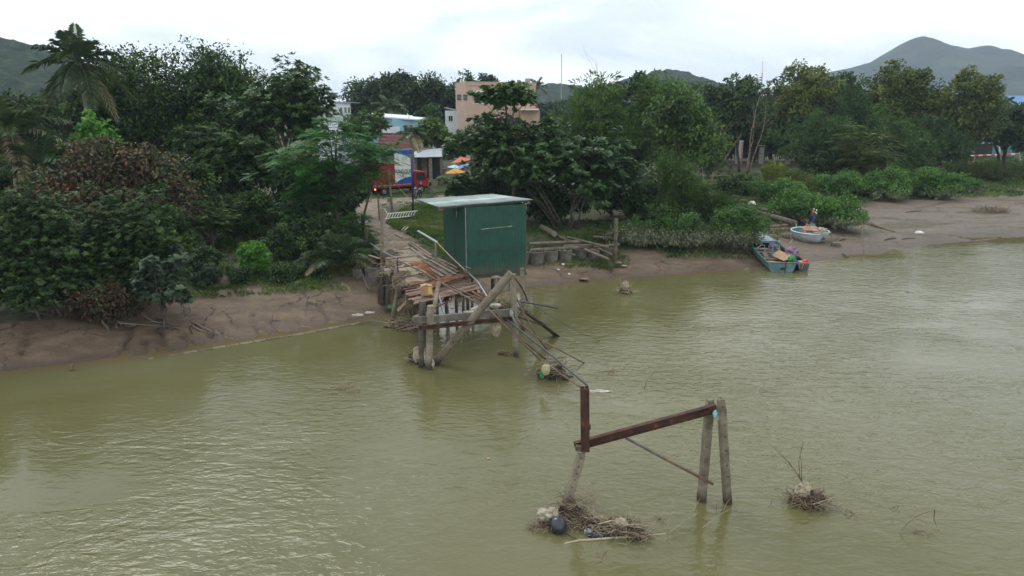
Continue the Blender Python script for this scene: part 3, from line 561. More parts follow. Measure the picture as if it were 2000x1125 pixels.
def limbs(base, top, r0, targets, mat_, parent, name='trunk', lean=0, stems=1, nl=14, wob=.12):
    mb = MB(); base = Vector(base); top = Vector(top); idx = rng.permutation(len(targets))[:nl]
    for s in range(stems):
        off = Vector((rng.normal()*r0*2.4*(stems > 1), rng.normal()*r0*2.4*(stems > 1), 0)); tp = top+Vector((rng.normal(), rng.normal(), 0))*((top-base).length*.16*(stems > 1))
        pts = []; n = 6
        for i in range(n+1):
            f = i/n; p = (base+off).lerp(tp, f)+Vector((rng.normal(), rng.normal(), 0))*wob*(0 < i < n)
            pts.append(p)
        pts[0].z -= .25
        mb.tube(pts, [r0*(1.25-.75*i/n)/(1+.35*(stems-1)) for i in range(n+1)], 8)
        for j in idx[s::stems]:
            tg = Vector(targets[j]); a = pts[min(n, 2+int(rng.integers(1, n-1)))]; q = []
            for i in range(5):
                f = i/4; q.append(a.lerp(tg, f)+Vector((rng.normal(), rng.normal(), rng.normal()))*.08*(0 < i < 4)+Vector((0, 0, math.sin(f*PI)*.3)))
            mb.tube(q, [r0*.42*(1-.85*i/4) for i in range(5)], 5)
    return mb.build(name, mat_, parent, smooth=True)
DOMES = ('wispy_tree', 'dark_tree', 'yellowish_tree', 'olive_bush_tree', 'dense_tree', 'mango_tree')
def tree(name, label, cat, kind, cx, top, bot, wpx, Yd, mat_, leaf, group=None, bark='bark', cover=1.0, base=.42, lobes=None, r0=None, stems=1, bx=None, flat=.35, silt=None, cap=26000, dep=.85, nl=14, zb=None, dome=None, hang=False):
    """cx, top, bot, wpx: where the crown shows in the photograph; Yd: how far away the tree stands"""
    global rng; rng = np.random.default_rng(zlib.crc32(label.encode()));
    cap = int(cap*.84); c = atY(cx, (top+bot)/2, Yd); ztop = atY(cx, top, Yd).z; zbot = atY(cx, bot, Yd).z
    dd = math.hypot(Yd, CAMZ-c.z); rx = wpx/2/FPX*dd; rz = max(.3, (ztop-zbot)/2)
    bxw = atY(bx if bx else cx, 400, Yd).x; g0 = gz(bxw, Yd) if zb is None else zb
    if zbot < g0+.1 and not hang: zbot = g0+.05; rz = max(.3, (ztop-zbot)/2); c.z = (ztop+zbot)/2
    root = thing(name, label, cat, (bxw, Yd, g0), group); nm0 = name
    if dome is None: dome = cat == 'bush' or cat == 'shrub' or nm0 in DOMES
    DOME[0] = dome
    rad = (rx*.92, rx*.92*dep, rz*.90)
    if dome: c.z = zbot+(ztop-zbot)*.34; rad = (rx*.92, rx*.92*dep, (ztop-zbot)*.62)
    cr, cc, co = crown_mesh(kind, c, rad, leaf, mat_, root, cover, base, 'foliage' if cat in ('bush', 'shrub') else 'crown', lobes, cap, flat, silt)
    r0 = r0 or max(.03, rx*.045)
    limbs((bxw, Yd, g0), (c.x, c.y, c.z), r0, cc, bark, root, 'stems' if cat in ('bush', 'shrub') else 'trunk', stems=stems, nl=nl)
    return root
TG = 'trees along the river bank'; BG = 'bushes on the river bank'
# ---- left bank, big trees
tree('dense_tree', 'tall dark tree with small leaves rising between the leaning coconut palm and the next crown', 'tree', 'broad', 292, 84, 340, 320, 54, 'leaf_dark', .30, TG, cover=1.1, lobes=14)
tree('dense_tree', 'tallest dark tree with ragged spiky top left of the almond tree', 'tree', 'broad', 415, 66, 330, 210, 56, 'leaf_dark', .30, TG, cover=1.1, lobes=13)
tree('almond_tree', 'wide almond tree with flat tiers of leaves above the feathery tree', 'tree', 'rosette', 555, 108, 345, 250, 50, 'leaf_almond', .34, TG, cover=1.15, lobes=15, cap=40000)
tree('almond_tree', 'dark almond tree with low tiers standing behind the withered bush', 'tree', 'rosette', 440, 215, 400, 230, 46, 'leaf_dark', .30, TG, cover=1.1, lobes=12, cap=32000)
tree('dense_tree', 'dark tree in the shade behind the left palm fronds', 'tree', 'broad', 195, 138, 380, 230, 52, 'leaf_dark', .28, TG, cover=1.0, base=.3)
tree('dense_tree', 'dark tree at the left edge behind the near palm', 'tree', 'broad', -40, 170, 400, 260, 50, 'leaf_dark', .3, TG, base=.3)
tree('feathery_tree', 'bright feathery tree with flat fronds leaning over the path beside the truck', 'tree', 'feather', 660, 214, 425, 292, 41, 'leaf_feather', .62, TG, 'bark', 1.35, .5, lobes=22, bx=640, r0=.14, dep=.7, cap=70000)
tree('feathery_tree', 'feathery tree top reaching right over the sign board and the truck', 'tree', 'feather', 738, 262, 352, 140, 43, 'leaf_feather', .58, TG, 'bark', 1.3, .45, lobes=13, bx=700, r0=.07, dep=.6, cap=26000)
tree('feathery_tree', 'small dark feathery tree below the bright one at the pier head', 'tree', 'feather', 600, 300, 470, 170, 40, 'leaf_feather', .5, TG, cover=.9, base=.22, r0=.08)
tree('dense_tree', 'rounded dark tree filling the skyline left of the almond tree', 'tree', 'broad', 478, 112, 340, 170, 59, 'leaf_dark', .30, TG, cover=1.1, lobes=11, cap=18000)
tree('dense_tree', 'dark tree joining the palm and the tall dark trees on the skyline', 'tree', 'broad', 238, 108, 340, 170, 57, 'leaf_dark', .30, TG, cover=1.1, lobes=11, cap=18000)
tree('dense_tree', 'dark leafy tree behind the lower trunk of the palm', 'tree', 'broad', 130, 185, 340, 200, 54, 'leaf_dark', .28, TG, cover=1.0, base=.4, lobes=11, cap=16000)
# ---- left bank, shrubs
tree('vine_bush', 'bush of big bright green leaves beside the palm trunk', 'bush', 'broad', 165, 232, 330, 150, 41, 'leaf_bright', .36, BG, cover=.9, base=.62, silt=None)
tree('withered_bush', 'wide reddish brown bush half withered on the left bank', 'bush', 'broad', 205, 272, 450, 330, 36, 'leaf_red', .24, BG, cover=1.0, base=.46, lobes=18, stems=4, cap=36000, dep=.6)
tree('overhanging_bush', 'large bush with yellow green shoots overhanging the mud at the left edge', 'bush', 'rosette', 70, 350, 638, 300, 27.6, 'leaf_bush', .17, BG, cover=.95, base=.36, lobes=26, stems=4, cap=42000, dep=.55, hang=True)
tree('overhanging_bush', 'large dark bush with light green tips right of the corner bush', 'bush', 'rosette', 235, 365, 608, 290, 29.3, 'leaf_bush', .17, BG, cover=.95, base=.38, lobes=26, stems=4, cap=42000, dep=.5, hang=True)
tree('overhanging_bush', 'dark bush outside the left corner of the bank', 'bush', 'broad', -120, 380, 660, 240, 26.6, 'leaf_bush', .20, BG, cover=.9, base=.45, stems=3, cap=22000)
tree('round_leaf_shrub', 'blue green shrub with big round leaves reaching over the mud', 'shrub', 'round', 300, 495, 606, 150, 27.6, 'leaf_grey', .20, BG, cover=1.0, base=.5, lobes=9, stems=3, cap=14000, dep=.6)
tree('round_leaf_shrub', 'small blue green shrub at the right tip of the round leaved one', 'shrub', 'round', 350, 545, 603, 62, 27.3, 'leaf_grey', .19, BG, cover=.9, base=.62, lobes=6, cap=5000)
tree('ground_bush', 'dusty low bush under the overhanging branches on the mud edge', 'bush', 'broad', 200, 560, 632, 210, 27.3, 'leaf_red', .15, BG, cover=.8, base=.25, stems=4, cap=14000, dep=.4)
tree('slope_bush', 'mid green bush between withered bush and grassy slope', 'bush', 'feather', 410, 362, 470, 180, 39, 'leaf_bush', .38, BG, cover=1.1, base=.62, stems=3)
tree('slope_bush', 'dark leafy bush at the top of the grassy slope', 'bush', 'broad', 470, 375, 470, 140, 42, 'leaf_dark', .22, BG, base=.5, stems=3)
tree('slope_bush', 'shaded bush filling the bank below the almond tree', 'bush', 'broad', 330, 400, 540, 150, 35, 'leaf_dark', .2, BG, base=.35, stems=3)
tree('bright_shrub', 'upright bright green shrub standing at the mud edge left of the palm clump', 'shrub', 'broad', 497, 470, 575, 80, 34.2, 'leaf_bright', .13, BG, cover=1.0, base=.62, lobes=9, cap=14000, r0=.03)
tree('slope_bush', 'shaded shrub behind the bright green shrub', 'bush', 'broad', 555, 440, 560, 110, 36.5, 'leaf_bush', .17, BG, base=.28, stems=3)
tree('slope_bush', 'low grey green plants at the mud edge left of the palm clump', 'bush', 'broad', 603, 505, 562, 80, 34.4, 'leaf_grey', .14, BG, base=.3, stems=3, cap=9000)
tree('slope_bush', 'dark bush between palm clump and feathery tree', 'bush', 'broad', 615, 420, 530, 130, 38, 'leaf_bush', .19, BG, base=.25, stems=3)
tree('slope_bush', 'sprawling low bush on the shaded slope below the bank top', 'bush', 'broad', 400, 470, 560, 90, 33.0, 'leaf_bush', .16, BG, base=.28, stems=3, cap=9000, dep=.5)
for nm_, lb, cx, tp, bt, wd, Yd, kd, mt_, lf, bs_ in [
 ('thicket', 'dark thicket behind the left end of the metal fence', 1395, 245, 326, 110, 107, 'broad', 'leaf_wisp_dark', .45, .25),
 ('thicket', 'dark thicket behind the metal fence pillars', 1470, 250, 326, 110, 107, 'broad', 'leaf_wisp_dark', .45, .25),
 ('thicket', 'dark thicket behind the right end of the metal fence', 1545, 245, 326, 110, 107, 'broad', 'leaf_wisp_dark', .45, .25),
 ('thicket', 'twiggy dark scrub in front of the metal fence left of the gauge', 1385, 275, 345, 90, 82, 'wispy', 'leaf_wisp_dark', .4, .4),
 ('thicket', 'low scrub along the top of the mud left of the boulder', 400, 505, 562, 70, 32.4, 'broad', 'leaf_grey', .13, .35),
 ('thicket', 'low scrub along the mud edge right of the bright green shrub', 560, 515, 562, 90, 33.6, 'broad', 'leaf_bush', .14, .4),
 ('thicket', 'trailing weeds on the mud edge right of the boulder', 462, 520, 566, 60, 33.0, 'broad', 'leaf_bush', .13, .35),
 ('thicket', 'feathery undergrowth below the bright feathery tree', 690, 400, 500, 110, 40, 'feather', 'leaf_feather', .45, .4),
 ('thicket', 'dark thicket closing the gap right of the withered bush', 380, 320, 450, 170, 41, 'broad', 'leaf_dark', .24, .4),
 ('thicket', 'dark thicket at the left edge behind the low palm', 10, 300, 430, 170, 43, 'broad', 'leaf_dark', .24, .4),
 ('thicket', 'dark thicket behind the withered bush', 120, 262, 420, 230, 44, 'broad', 'leaf_dark', .26, .32),
 ('thicket', 'dark thicket below the tall dark trees', 300, 285, 440, 230, 47, 'broad', 'leaf_dark', .26, .36),
 ('thicket', 'shaded thicket under the almond tiers', 450, 310, 450, 200, 48, 'broad', 'leaf_dark', .26, .3),
 ('thicket', 'shaded thicket behind the feathery tree', 590, 300, 460, 190, 46, 'broad', 'leaf_dark', .26, .28),
 ('thicket', 'dark hedge like growth left of the white screen', 672, 330, 425, 100, 52, 'broad', 'leaf_bush', .26, .35),
 ('thicket', 'dark growth in the shade behind the corner bush', 30, 400, 600, 200, 33, 'broad', 'leaf_dark', .2, .28),
 ('thicket', 'dark growth in the shade behind the round leaved shrub', 250, 420, 590, 200, 34.5, 'broad', 'leaf_dark', .2, .25),
 ('thicket', 'shaded creepers behind the palm clump', 640, 430, 555, 130, 38.5, 'broad', 'leaf_dark', .18, .25),
 ('thicket', 'dark growth under the almond tree behind the log pile', 1070, 350, 455, 170, 50, 'broad', 'leaf_dark', .24, .25),
 ('thicket', 'dark growth between almond tree and tall shrubs', 1200, 300, 440, 150, 52, 'broad', 'leaf_dark', .24, .3),
 ('thicket', 'shaded bush behind the shed roof', 960, 290, 400, 150, 53, 'broad', 'leaf_almond', .28, .25)]:
    tree(nm_, lb, 'bush', kd, cx, tp, bt, wd, Yd, mt_, lf, 'dark thickets under the trees', cover=1.0, base=bs_, cap=15000, stems=2, nl=6)
# ---- centre
tree('almond_tree', 'big spreading almond tree behind the green shed', 'tree', 'rosette', 1010, 185, 410, 285, 47.5, 'leaf_almond', .36, TG, cover=1.2, lobes=18, cap=56000, bx=1095, r0=.15, stems=5)
tree('almond_tree', 'dark round almond crown right of the shed over the log pile', 'tree', 'rosette', 1150, 235, 455, 215, 46.5, 'leaf_almond', .34, TG, cover=1.15, base=.3, lobes=14, cap=42000, bx=1120, r0=.12, stems=4)
tree('almond_tree', 'slender almond tree top reaching above the peach building', 'tree', 'rosette', 985, 140, 250, 165, 47, 'leaf_almond', .32, TG, cover=1.0, lobes=10, cap=18000, bx=1010, r0=.1, base=.45)
tree('small_tree', 'low dark bush hiding the road behind the shed roof', 'bush', 'rosette', 905, 335, 400, 120, 50, 'leaf_almond', .3, BG, cover=1.0, lobes=8, cap=12000)
tree('mango_tree', 'tall dark mango tree at the left of the row behind the blue house', 'tree', 'broad', 728, 148, 262, 150, 120, 'leaf_mango', .62, TG, cover=1.3, dep=.7)
tree('mango_tree', 'tall dark mango tree in the middle of the row behind the blue house', 'tree', 'broad', 792, 139, 262, 160, 118, 'leaf_mango', .62, TG, cover=1.3, dep=.7)
tree('mango_tree', 'broad dark mango tree left of the peach building', 'tree', 'broad', 860, 137, 262, 165, 122, 'leaf_mango', .62, TG, cover=1.3, dep=.7)
tree('mango_tree', 'dark mango tree partly behind the peach building', 'tree', 'broad', 925, 146, 250, 130, 130, 'leaf_mango', .62, TG, cover=1.2, dep=.7)
tree('round_tree', 'small round grey green tree above the blue house roof', 'tree', 'broad', 836, 205, 262, 58, 98, 'leaf_mango', .5, TG, cover=1.2, base=.7, lobes=8)
tree('garden_tree', 'leafy tree with pale bare limbs right of the blue house', 'tree', 'broad', 850, 228, 302, 95, 84, 'leaf_bush', .42, TG, 'bark_pale', 1.1, .62, r0=.16, bx=868)
tree('garden_tree', 'tree left of the blue house between it and the white block', 'tree', 'broad', 712, 212, 300, 100, 80, 'leaf_bush', .42, TG, cover=1.0, base=.45)
tree('garden_tree', 'shady tree behind the grey awning', 'tree', 'broad', 900, 245, 330, 90, 82, 'leaf_dark', .42, TG, cover=1.1)
# ---- right rows
RW = [
 ('wispy_tree', 'bright green wispy tree at the left end of the right hand row', 1168, 142, 330, 220, 62, 'wispy', 'leaf_wisp', .62, .6),
 ('wispy_tree', 'wide wispy tree second from the left in the right hand row', 1290, 134, 340, 190, 66, 'wispy', 'leaf_wisp', .62, .55),
 ('wispy_tree', 'grey green bushy tree behind the silted shrubs with drooping sprays', 1325, 170, 345, 170, 60, 'broad', 'leaf_wisp', .34, .5),
 ('dark_tree', 'pointed dark tree standing right of the two wispy trees', 1438, 146, 275, 115, 90, 'broad', 'leaf_mango', .46, .7),
 ('dark_tree', 'dark tree behind the metal fence pillars', 1500, 165, 300, 150, 104, 'broad', 'leaf_wisp_dark', .55, .5),
 ('yellowish_tree', 'tall yellowish tree rising above the middle of the row', 1565, 128, 262, 130, 92, 'broad', 'leaf_olive', .46, .6),
 ('wispy_tree', 'large wispy tree in front of the yellowish one', 1590, 205, 345, 180, 78, 'wispy', 'leaf_wisp_dark', .66, .6),
 ('wispy_tree', 'dark wispy tree with feathery outline left of the tallest crown', 1665, 158, 345, 150, 84, 'wispy', 'leaf_wisp_dark', .66, .5),
 ('yellowish_tree', 'tallest round crowned tree in front of the mountain', 1757, 118, 250, 130, 92, 'broad', 'leaf_olive', .46, .45),
 ('wispy_tree', 'broad drooping wispy tree below the tallest crown', 1740, 215, 345, 190, 80, 'wispy', 'leaf_wisp', .62, .5),
 ('olive_bush_tree', 'olive green leafy tree leaning over the vine mounds', 1690, 238, 352, 150, 73, 'feather', 'leaf_olive', .75, .5),
 ('yellowish_tree', 'round crowned olive tree near the blue roof', 1878, 142, 300, 135, 90, 'broad', 'leaf_olive', .46, .5),
 ('wispy_tree', 'dark wispy tree under the olive crown near the barrier', 1835, 225, 330, 150, 82, 'wispy', 'leaf_wisp_dark', .62, .5),
 ('layered_tree', 'flat layered dark tree at the right edge in front of the blue building', 1955, 232, 292, 130, 92, 'rosette', 'leaf_mango', .55, .6),
]
for nm_, lb, cx, tp, bt, wd, Yd, kd, mt_, lf, bs_ in RW:
    tree(nm_, lb, 'tree', kd, cx, tp, bt, wd, Yd, mt_, lf, TG, cover=1.15, base=bs_, lobes=15, cap=34000)
for cx, tp, bt, wd, Yd, lb in [(1240, 152, 330, 150, 68, 'dark tree behind the gap between the first two wispy trees'), (1390, 168, 320, 110, 92, 'dark tree between the wispy trees and the pointed tree'), (1640, 150, 320, 130, 95, 'dark tree joining the yellowish tree and the tallest crown'), (1825, 172, 310, 120, 98, 'dark tree between the two olive crowns'), (1940, 185, 290, 110, 100, 'dark tree in front of the blue roof'), (1458, 215, 292, 110, 104, 'shaded tree between bare branched tree and large wispy tree'), (1250, 200, 340, 150, 70, 'dark tree filling the gap between the two wispy trees'), (1790, 190, 320, 140, 98, 'dark tree filling the gap right of the tallest crown'), (2060, 190, 320, 200, 90, 'dark tree beyond the right edge of the bank'), (2170, 170, 320, 220, 92, 'second dark tree beyond the right edge of the bank'), (1620, 170, 300, 120, 98, 'dark tree filling the gap left of the mountain trees'), (1400, 185, 300, 130, 103, 'shaded tree behind the bare branched one')]:
    tree('dark_tree', lb, 'tree', 'broad', cx, tp, bt, wd, Yd, 'leaf_wisp_dark', .5, TG, cover=1.0, cap=20000)
# bare branching trees
def bare_tree(label, bx, by_top, Yd, spread, n, seed, rr=.07, name='bare_tree'):
    r_ = random.Random(seed); x0 = atY(bx, 300, Yd).x; g0 = gz(x0, Yd); root = thing(name, label, 'tree', (x0, Yd, g0), 'bare branched trees'); zt = atY(bx, by_top, Yd).z
    tr = MB(); br = MB()
    for s in range(3):
        p = Vector((x0+r_.uniform(-.2, .2), Yd, g0-.1)); d = Vector((r_.uniform(-.3, .3), r_.uniform(-.2, .2), 1)); q = [p.copy()]
        for i in range(7): d += Vector((r_.uniform(-.15, .15), r_.uniform(-.15, .15), 0)); p = p+d.normalized()*(zt-g0)/7.5; q.append(p.copy())
        tr.tube(q, [rr*(1.2-.95*i/7) for i in range(8)], 6)
        for k in range(n):
            a = q[r_.randint(2, 7)]; dd = Vector((r_.uniform(-1, 1)*spread, r_.uniform(-.6, .6)*spread, r_.uniform(.1, 1))).normalized(); L = r_.uniform(.8, 2.4)*spread
            pts = [a]; 
            for i in range(4): dd = (dd+Vector((r_.uniform(-.25, .25), r_.uniform(-.25, .25), r_.uniform(-.12, .2)))).normalized(); pts.append(pts[-1]+dd*L/4)
            br.tube(pts, [rr*.42*(1-.2*i) for i in range(5)], 4)
            for j in range(2):
                b0 = pts[r_.randint(1, 4)]; e_ = (dd+Vector((r_.uniform(-.8, .8), r_.uniform(-.8, .8), r_.uniform(-.4, .6)))).normalized(); br.tube([b0, b0+e_*L*.3, b0+e_*L*.5+Vector((0, 0, .05))], [rr*.2, rr*.14, rr*.06], 3)
    tr.build('trunk', 'twig', root, smooth=True); br.build('branch', 'twig', root, smooth=True)['kind'] = 'stuff'
bare_tree('pale bare branching tree in front of the metal fence', 1462, 172, 86, 1.5, 9, 1, .09)
bare_tree('leafless twiggy bush left of the white gauge board', 1385, 235, 70, 1.3, 10, 2, .05)
bare_tree('small leafless tree with grey twigs below the wispy trees', 1325, 262, 58.5, 1.0, 7, 3, .04)
bare_tree('dry twiggy treetop poking above the left end of the row', 1175, 118, 68, 1.6, 8, 5, .06)
# ---- right bank shrubs
SB = [
 ('creeping_scrub', 'low sprawling green scrub left of the vine mounds', 1530, 352, 405, 130, 60, 'broad', 'leaf_vine', .2, .55, 1.4),
 ('creeping_scrub', 'low sprawling green scrub joining the vine mounds', 1675, 345, 388, 120, 71, 'broad', 'leaf_vine', .22, .5, 1.35),
 ('creeping_scrub', 'low sprawling scrub right of the vine mounds', 1880, 350, 386, 110, 74, 'broad', 'leaf_vine', .22, .4, 1.3),
 ('creeping_scrub', 'low sprawling scrub between log pile and tall shrubs', 1290, 395, 462, 120, 45, 'broad', 'leaf_bush', .18, .4, None),
 ('tall_shrub', 'tall grey green feathery shrub in front of the wispy trees', 1322, 298, 462, 130, 46.5, 'wispy', 'leaf_wisp', .30, .5, None),
 ('tall_shrub', 'dark leafy shrub right of the tall feathery shrub', 1395, 345, 470, 130, 46.5, 'wispy', 'leaf_wisp', .26, .42, None),
 ('tall_shrub', 'round dark shrub at the foot of the wispy trees', 1255, 350, 440, 110, 49, 'broad', 'leaf_dark', .2, .4, None),
 ('silted_shrub', 'low shrub grey with dried silt beside the standing post', 1250, 425, 486, 130, 43.6, 'broad', 'leaf_vine', .15, .4, 2.0),
 ('silted_shrub', 'low shrub grey with dried silt in the middle of the edge', 1345, 415, 484, 140, 43.4, 'broad', 'leaf_vine', .15, .4, 1.9),
 ('silted_shrub', 'low silted shrub with green top beside the teal boat bow', 1440, 395, 487, 130, 44, 'broad', 'leaf_vine', .15, .45, 1.8),
 ('vine_mound', 'green vine mound with silted foot beside the basket boat', 1630, 385, 452, 150, 53, 'broad', 'leaf_vine', .17, .6, 1.35),
 ('vine_mound', 'green vine mound sloping up behind the cribbed sleepers', 1555, 372, 440, 130, 54, 'broad', 'leaf_vine', .17, .6, 1.5),
 ('vine_mound', 'left one of three vine mounds on the far side of the mud inlet', 1625, 338, 392, 130, 68, 'broad', 'leaf_vine', .22, .55, 1.45),
 ('vine_mound', 'middle one of three vine mounds on the far side of the mud inlet', 1725, 328, 392, 125, 69, 'broad', 'leaf_vine', .22, .6, 1.45),
 ('vine_mound', 'right one of three vine mounds on the far side of the mud inlet', 1825, 330, 390, 120, 70, 'broad', 'leaf_vine', .22, .6, 1.45),
 ('yellow_shrub', 'yellow green shrub below the gauge board', 1512, 318, 372, 90, 68, 'wispy', 'leaf_yellow', .34, .6, None),
 ('yellow_shrub', 'dull green scrub between the rubbish and the vine mounds', 1535, 330, 395, 120, 64, 'wispy', 'leaf_olive', .3, .5, None),
 ('edge_scrub', 'dark scrub on the far right bank below the barrier', 1925, 318, 372, 150, 84, 'wispy', 'leaf_olive', .36, .3, None),
 ('edge_scrub', 'dark scrub running out of the picture on the far right bank', 2040, 315, 366, 150, 84, 'wispy', 'leaf_olive', .36, .35, None),
 ('edge_scrub', 'low green scrub under the bare bush', 1440, 335, 385, 110, 66, 'broad', 'leaf_bush', .24, .5, None),
 ('edge_scrub', 'shrub hiding the foot of the dark trees behind the mounds', 1610, 290, 345, 150, 76, 'broad', 'leaf_wisp_dark', .3, .4, None),
 ('edge_scrub', 'grey green bush under the trees behind the middle mound', 1720, 290, 345, 150, 78, 'broad', 'leaf_wisp_dark', .3, .4, None),
]
for nm_, lb, cx, tp, bt, wd, Yd, kd, mt_, lf, bs_, sl_ in SB:
    tree(nm_, lb, 'bush', kd, cx, tp, bt, wd, Yd, mt_, lf, 'bushes on the right hand bank', cover=1.25, base=bs_, lobes=14, cap=26000, silt=sl_, stems=3, dep=.9 if 'mound' in nm_ else .7, flat=.4)
# far tree belt, shared meshes
proto = []
for s in range(3):
    proto.append([tree('far_tree', 'x', 'tree', 'broad', 1000, 172, 224, 120, 170, ['leaf_mango', 'leaf_wisp_dark', 'leaf_dark'][s], .95, 'far trees closing the view', cover=1.1, cap=7000, dome=True)][0])
k = 0; r_ = random.Random(5)
for px in range(-260, 2300, 44):
    o_ = proto[k % 3] if k < 3 else copy_tree(proto[k % 3]); Yd = r_.uniform(150, 230); xw = (px-1000)/FPX*Yd
    o_.location = (xw, Yd, 1.5); s_ = r_.uniform(.62, .9); o_.scale = (s_, s_, s_*r_.uniform(.8, 1.0)); o_.rotation_euler = (0, 0, r_.uniform(0, 6))
    nr_ = [(-150, 'outside the left edge'), (90, 'below the left palms'), (300, 'behind the tall dark trees on the left'), (520, 'behind the almond tree on the left'), (720, 'behind the mango trees'), (900, 'behind the peach building'), (1100, 'behind the almond tree by the shed'), (1300, 'behind the wispy trees'), (1500, 'behind the metal fence'), (1700, 'below the right mountain'), (1900, 'behind the barrier'), (2150, 'outside the right edge')]
    o_['label'] = ('hazy tree in the far belt ' if Yd > 190 else 'dark tree in the distant belt ')+min(nr_, key=lambda q: abs(q[0]-px))[1]; k += 1
# ---- palms
def frond_mesh(o0, az, el, L, droop, nlf=34, lw=.07, ll=.75, twist=0, seed=0, vshape=.35):
    rr_ = np.random.default_rng(seed); t_ = np.linspace(0, 1, 14); d0 = np.array([math.cos(az)*math.cos(el), math.sin(az)*math.cos(el), math.sin(el)])
    side = np.array([-math.sin(az), math.cos(az), 0])
    def rp(t): t = np.asarray(t)[..., None]; return np.array(o0)+d0*L*t+np.array([0, 0, -1.])*L*droop*t**2.2+side*L*twist*t**2
    pts = rp(t_); mb = MB(); mb.tube(pts, [.03*(1-.9*x)+.004 for x in t_], 4)
    tk = np.linspace(.14, .99, nlf); P = rp(tk); T = unit(rp(tk+.01)-P); up = unit(np.cross(np.cross(T, [0, 0, 1.]), T)+1e-6)
    sd = unit(np.cross(T, up)); Vs = []; Fs = []; nv = 0; tt = []
    for s in (-1, 1):
        D = sd*s+T*.75+up*vshape*rr_.normal(.2, .5, (nlf, 1))+rr_.normal(size=(nlf, 3))*.08; ln = ll*np.sin(PI*(.16+.8*tk))**.7*rr_.uniform(.85, 1.1, nlf)
        V, F = leaf_arr(P, D, up+sd*s*.3, ln, lw*1.3*np.ones(nlf), .1, .30); Vs.append(V); Fs.append(F+nv); nv += len(V)
    V = np.vstack(Vs); F = np.vstack(Fs); mv = np.array(mb.v); mf = []
    for f in mb.f:
        for i in range(1, len(f)-1): mf.append((f[0], f[i], f[i+1]))
    mf = np.array(mf)+len(V); tt = np.concatenate([np.repeat(rr_.normal(.0, .1, nlf*2), 2), np.full(len(mf), .25)])
    return np.vstack([V, mv]), np.vstack([F, mf]), tt
def palm(label, cx, cy, Yd, L, nf, seed, ll=.8, trunk=True, mat_='palm_green', elr=(-.5, 1.3), name='coconut_palm', zb=None, lw=.07, r=.14, nlf=34, base=.4, lean=0, cat='palm tree', grp='palms'):
    r_ = random.Random(seed); c = atY(cx, cy, Yd); x0 = c.x+lean; g0 = gz(x0, Yd)
    root = thing(name, label, cat, (x0, Yd, g0), grp)
    if trunk:
        pts = [Vector((x0, Yd, g0-.2)).lerp(Vector(c), i/14)+Vector((math.sin(i/14*PI)*lean*-.25, 0, 0)) for i in range(15)]
        MB().tube(pts, [r*(1.25 if i == 0 else 1-.25*i/14+(.02 if i % 2 else 0)) for i in range(15)], 10).build('trunk', 'bark_pale', root, smooth=True)
    for k in range(nf):
        az = k*2.399+r_.uniform(-.25, .25); f = (k+.5)/nf; el = elr[1]-(elr[1]-elr[0])*f+r_.uniform(-.1, .1)
        V, F, tt = frond_mesh(c, az, el, L*r_.uniform(.85, 1.08), .28+.35*f, nlf, lw, ll*r_.uniform(.85, 1.1), r_.uniform(-.12, .12), seed*50+k)
        dry = (f > .86 and r_.random() < .6)
        npmesh('frond', V, F, 'palm_dry' if dry else mat_, root, tint=np.clip(tt+base+(.45 if f > .72 else 0)*r_.random(), 0, 1))
    return root
palm('coconut palm with shuttlecock crown against the sky at upper left', 153, 122, 47, 3.2, 22, 1, .95, lean=.6, base=.45, lw=.032, nlf=36, elr=(-.75, 1.5))
palm('coconut palm with long arching fronds at the left edge', 20, 262, 40, 4.0, 20, 2, .95, lean=-1, base=.5, lw=.045, nlf=44, elr=(-.2, 1.25))
palm('low coconut palm half hidden at the left edge below the other', 75, 330, 39, 3.2, 12, 6, .8, base=.3, elr=(0, 1.2), lean=-.5)
palm('slim areca palm in front of the blue house', 806, 262, 69, 1.9, 12, 3, .75, r=.09, base=.5, elr=(-.3, 1.0), nlf=22, lw=.1, name='areca_palm')
palm('palm with arching fronds behind the blue house roof', 760, 212, 104, 3.2, 14, 4, 1.1, base=.5, elr=(-.2, 1.2), nlf=22, lw=.14, name='coconut_palm')
palm('small palm top behind the peach building', 1048, 170, 125, 2.4, 9, 5, .9, base=.35, elr=(-.2, 1.3), nlf=18, lw=.14, name='coconut_palm')
palm('palm beside the blue roofed building at the right edge', 1978, 222, 96, 2.6, 12, 7, .9, base=.3, elr=(-.2, 1.2), nlf=20, lw=.12, name='coconut_palm')
palm('young palm clump with many thin upright stems at the mud edge left of the pier', 662, 520, 34.6, 2.7, 22, 8, .6, trunk=False, elr=(.55, 1.45), name='palm_clump', base=.3, lw=.05, nlf=30)
palm('small palm tuft leaning over the dark opening beside the pier', 712, 500, 36.5, 1.7, 11, 9, .5, trunk=False, elr=(.2, 1.3), name='palm_clump', base=.35, lw=.05, nlf=26)
# dead fronds on the mud
for lb, a, b_, sd_ in [('dried palm frond standing on the mud, left one of two', (612, 552), (600, 584), 3), ('dried palm frond lying on the mud, right one of two nearer the pier', (668, 552), (684, 577), 4)]:
    p = at(*a, .95); q = at(*b_, .55); d = q-p; V, F, tt = frond_mesh(tuple(p), math.atan2(d.y, d.x), -.35, 1.0, .05, 14, .05, .32, 0, sd_)
    V[:, 2] = np.maximum(V[:, 2], ground_z(V[:, 0], V[:, 1])+.02)
    tagobj(npmesh('palm_frond', V, F, 'palm_dry', None, tuple(p), tint=np.clip(tt+.5, 0, 1)), lb, 'palm frond', 'dried palm fronds on the mud')
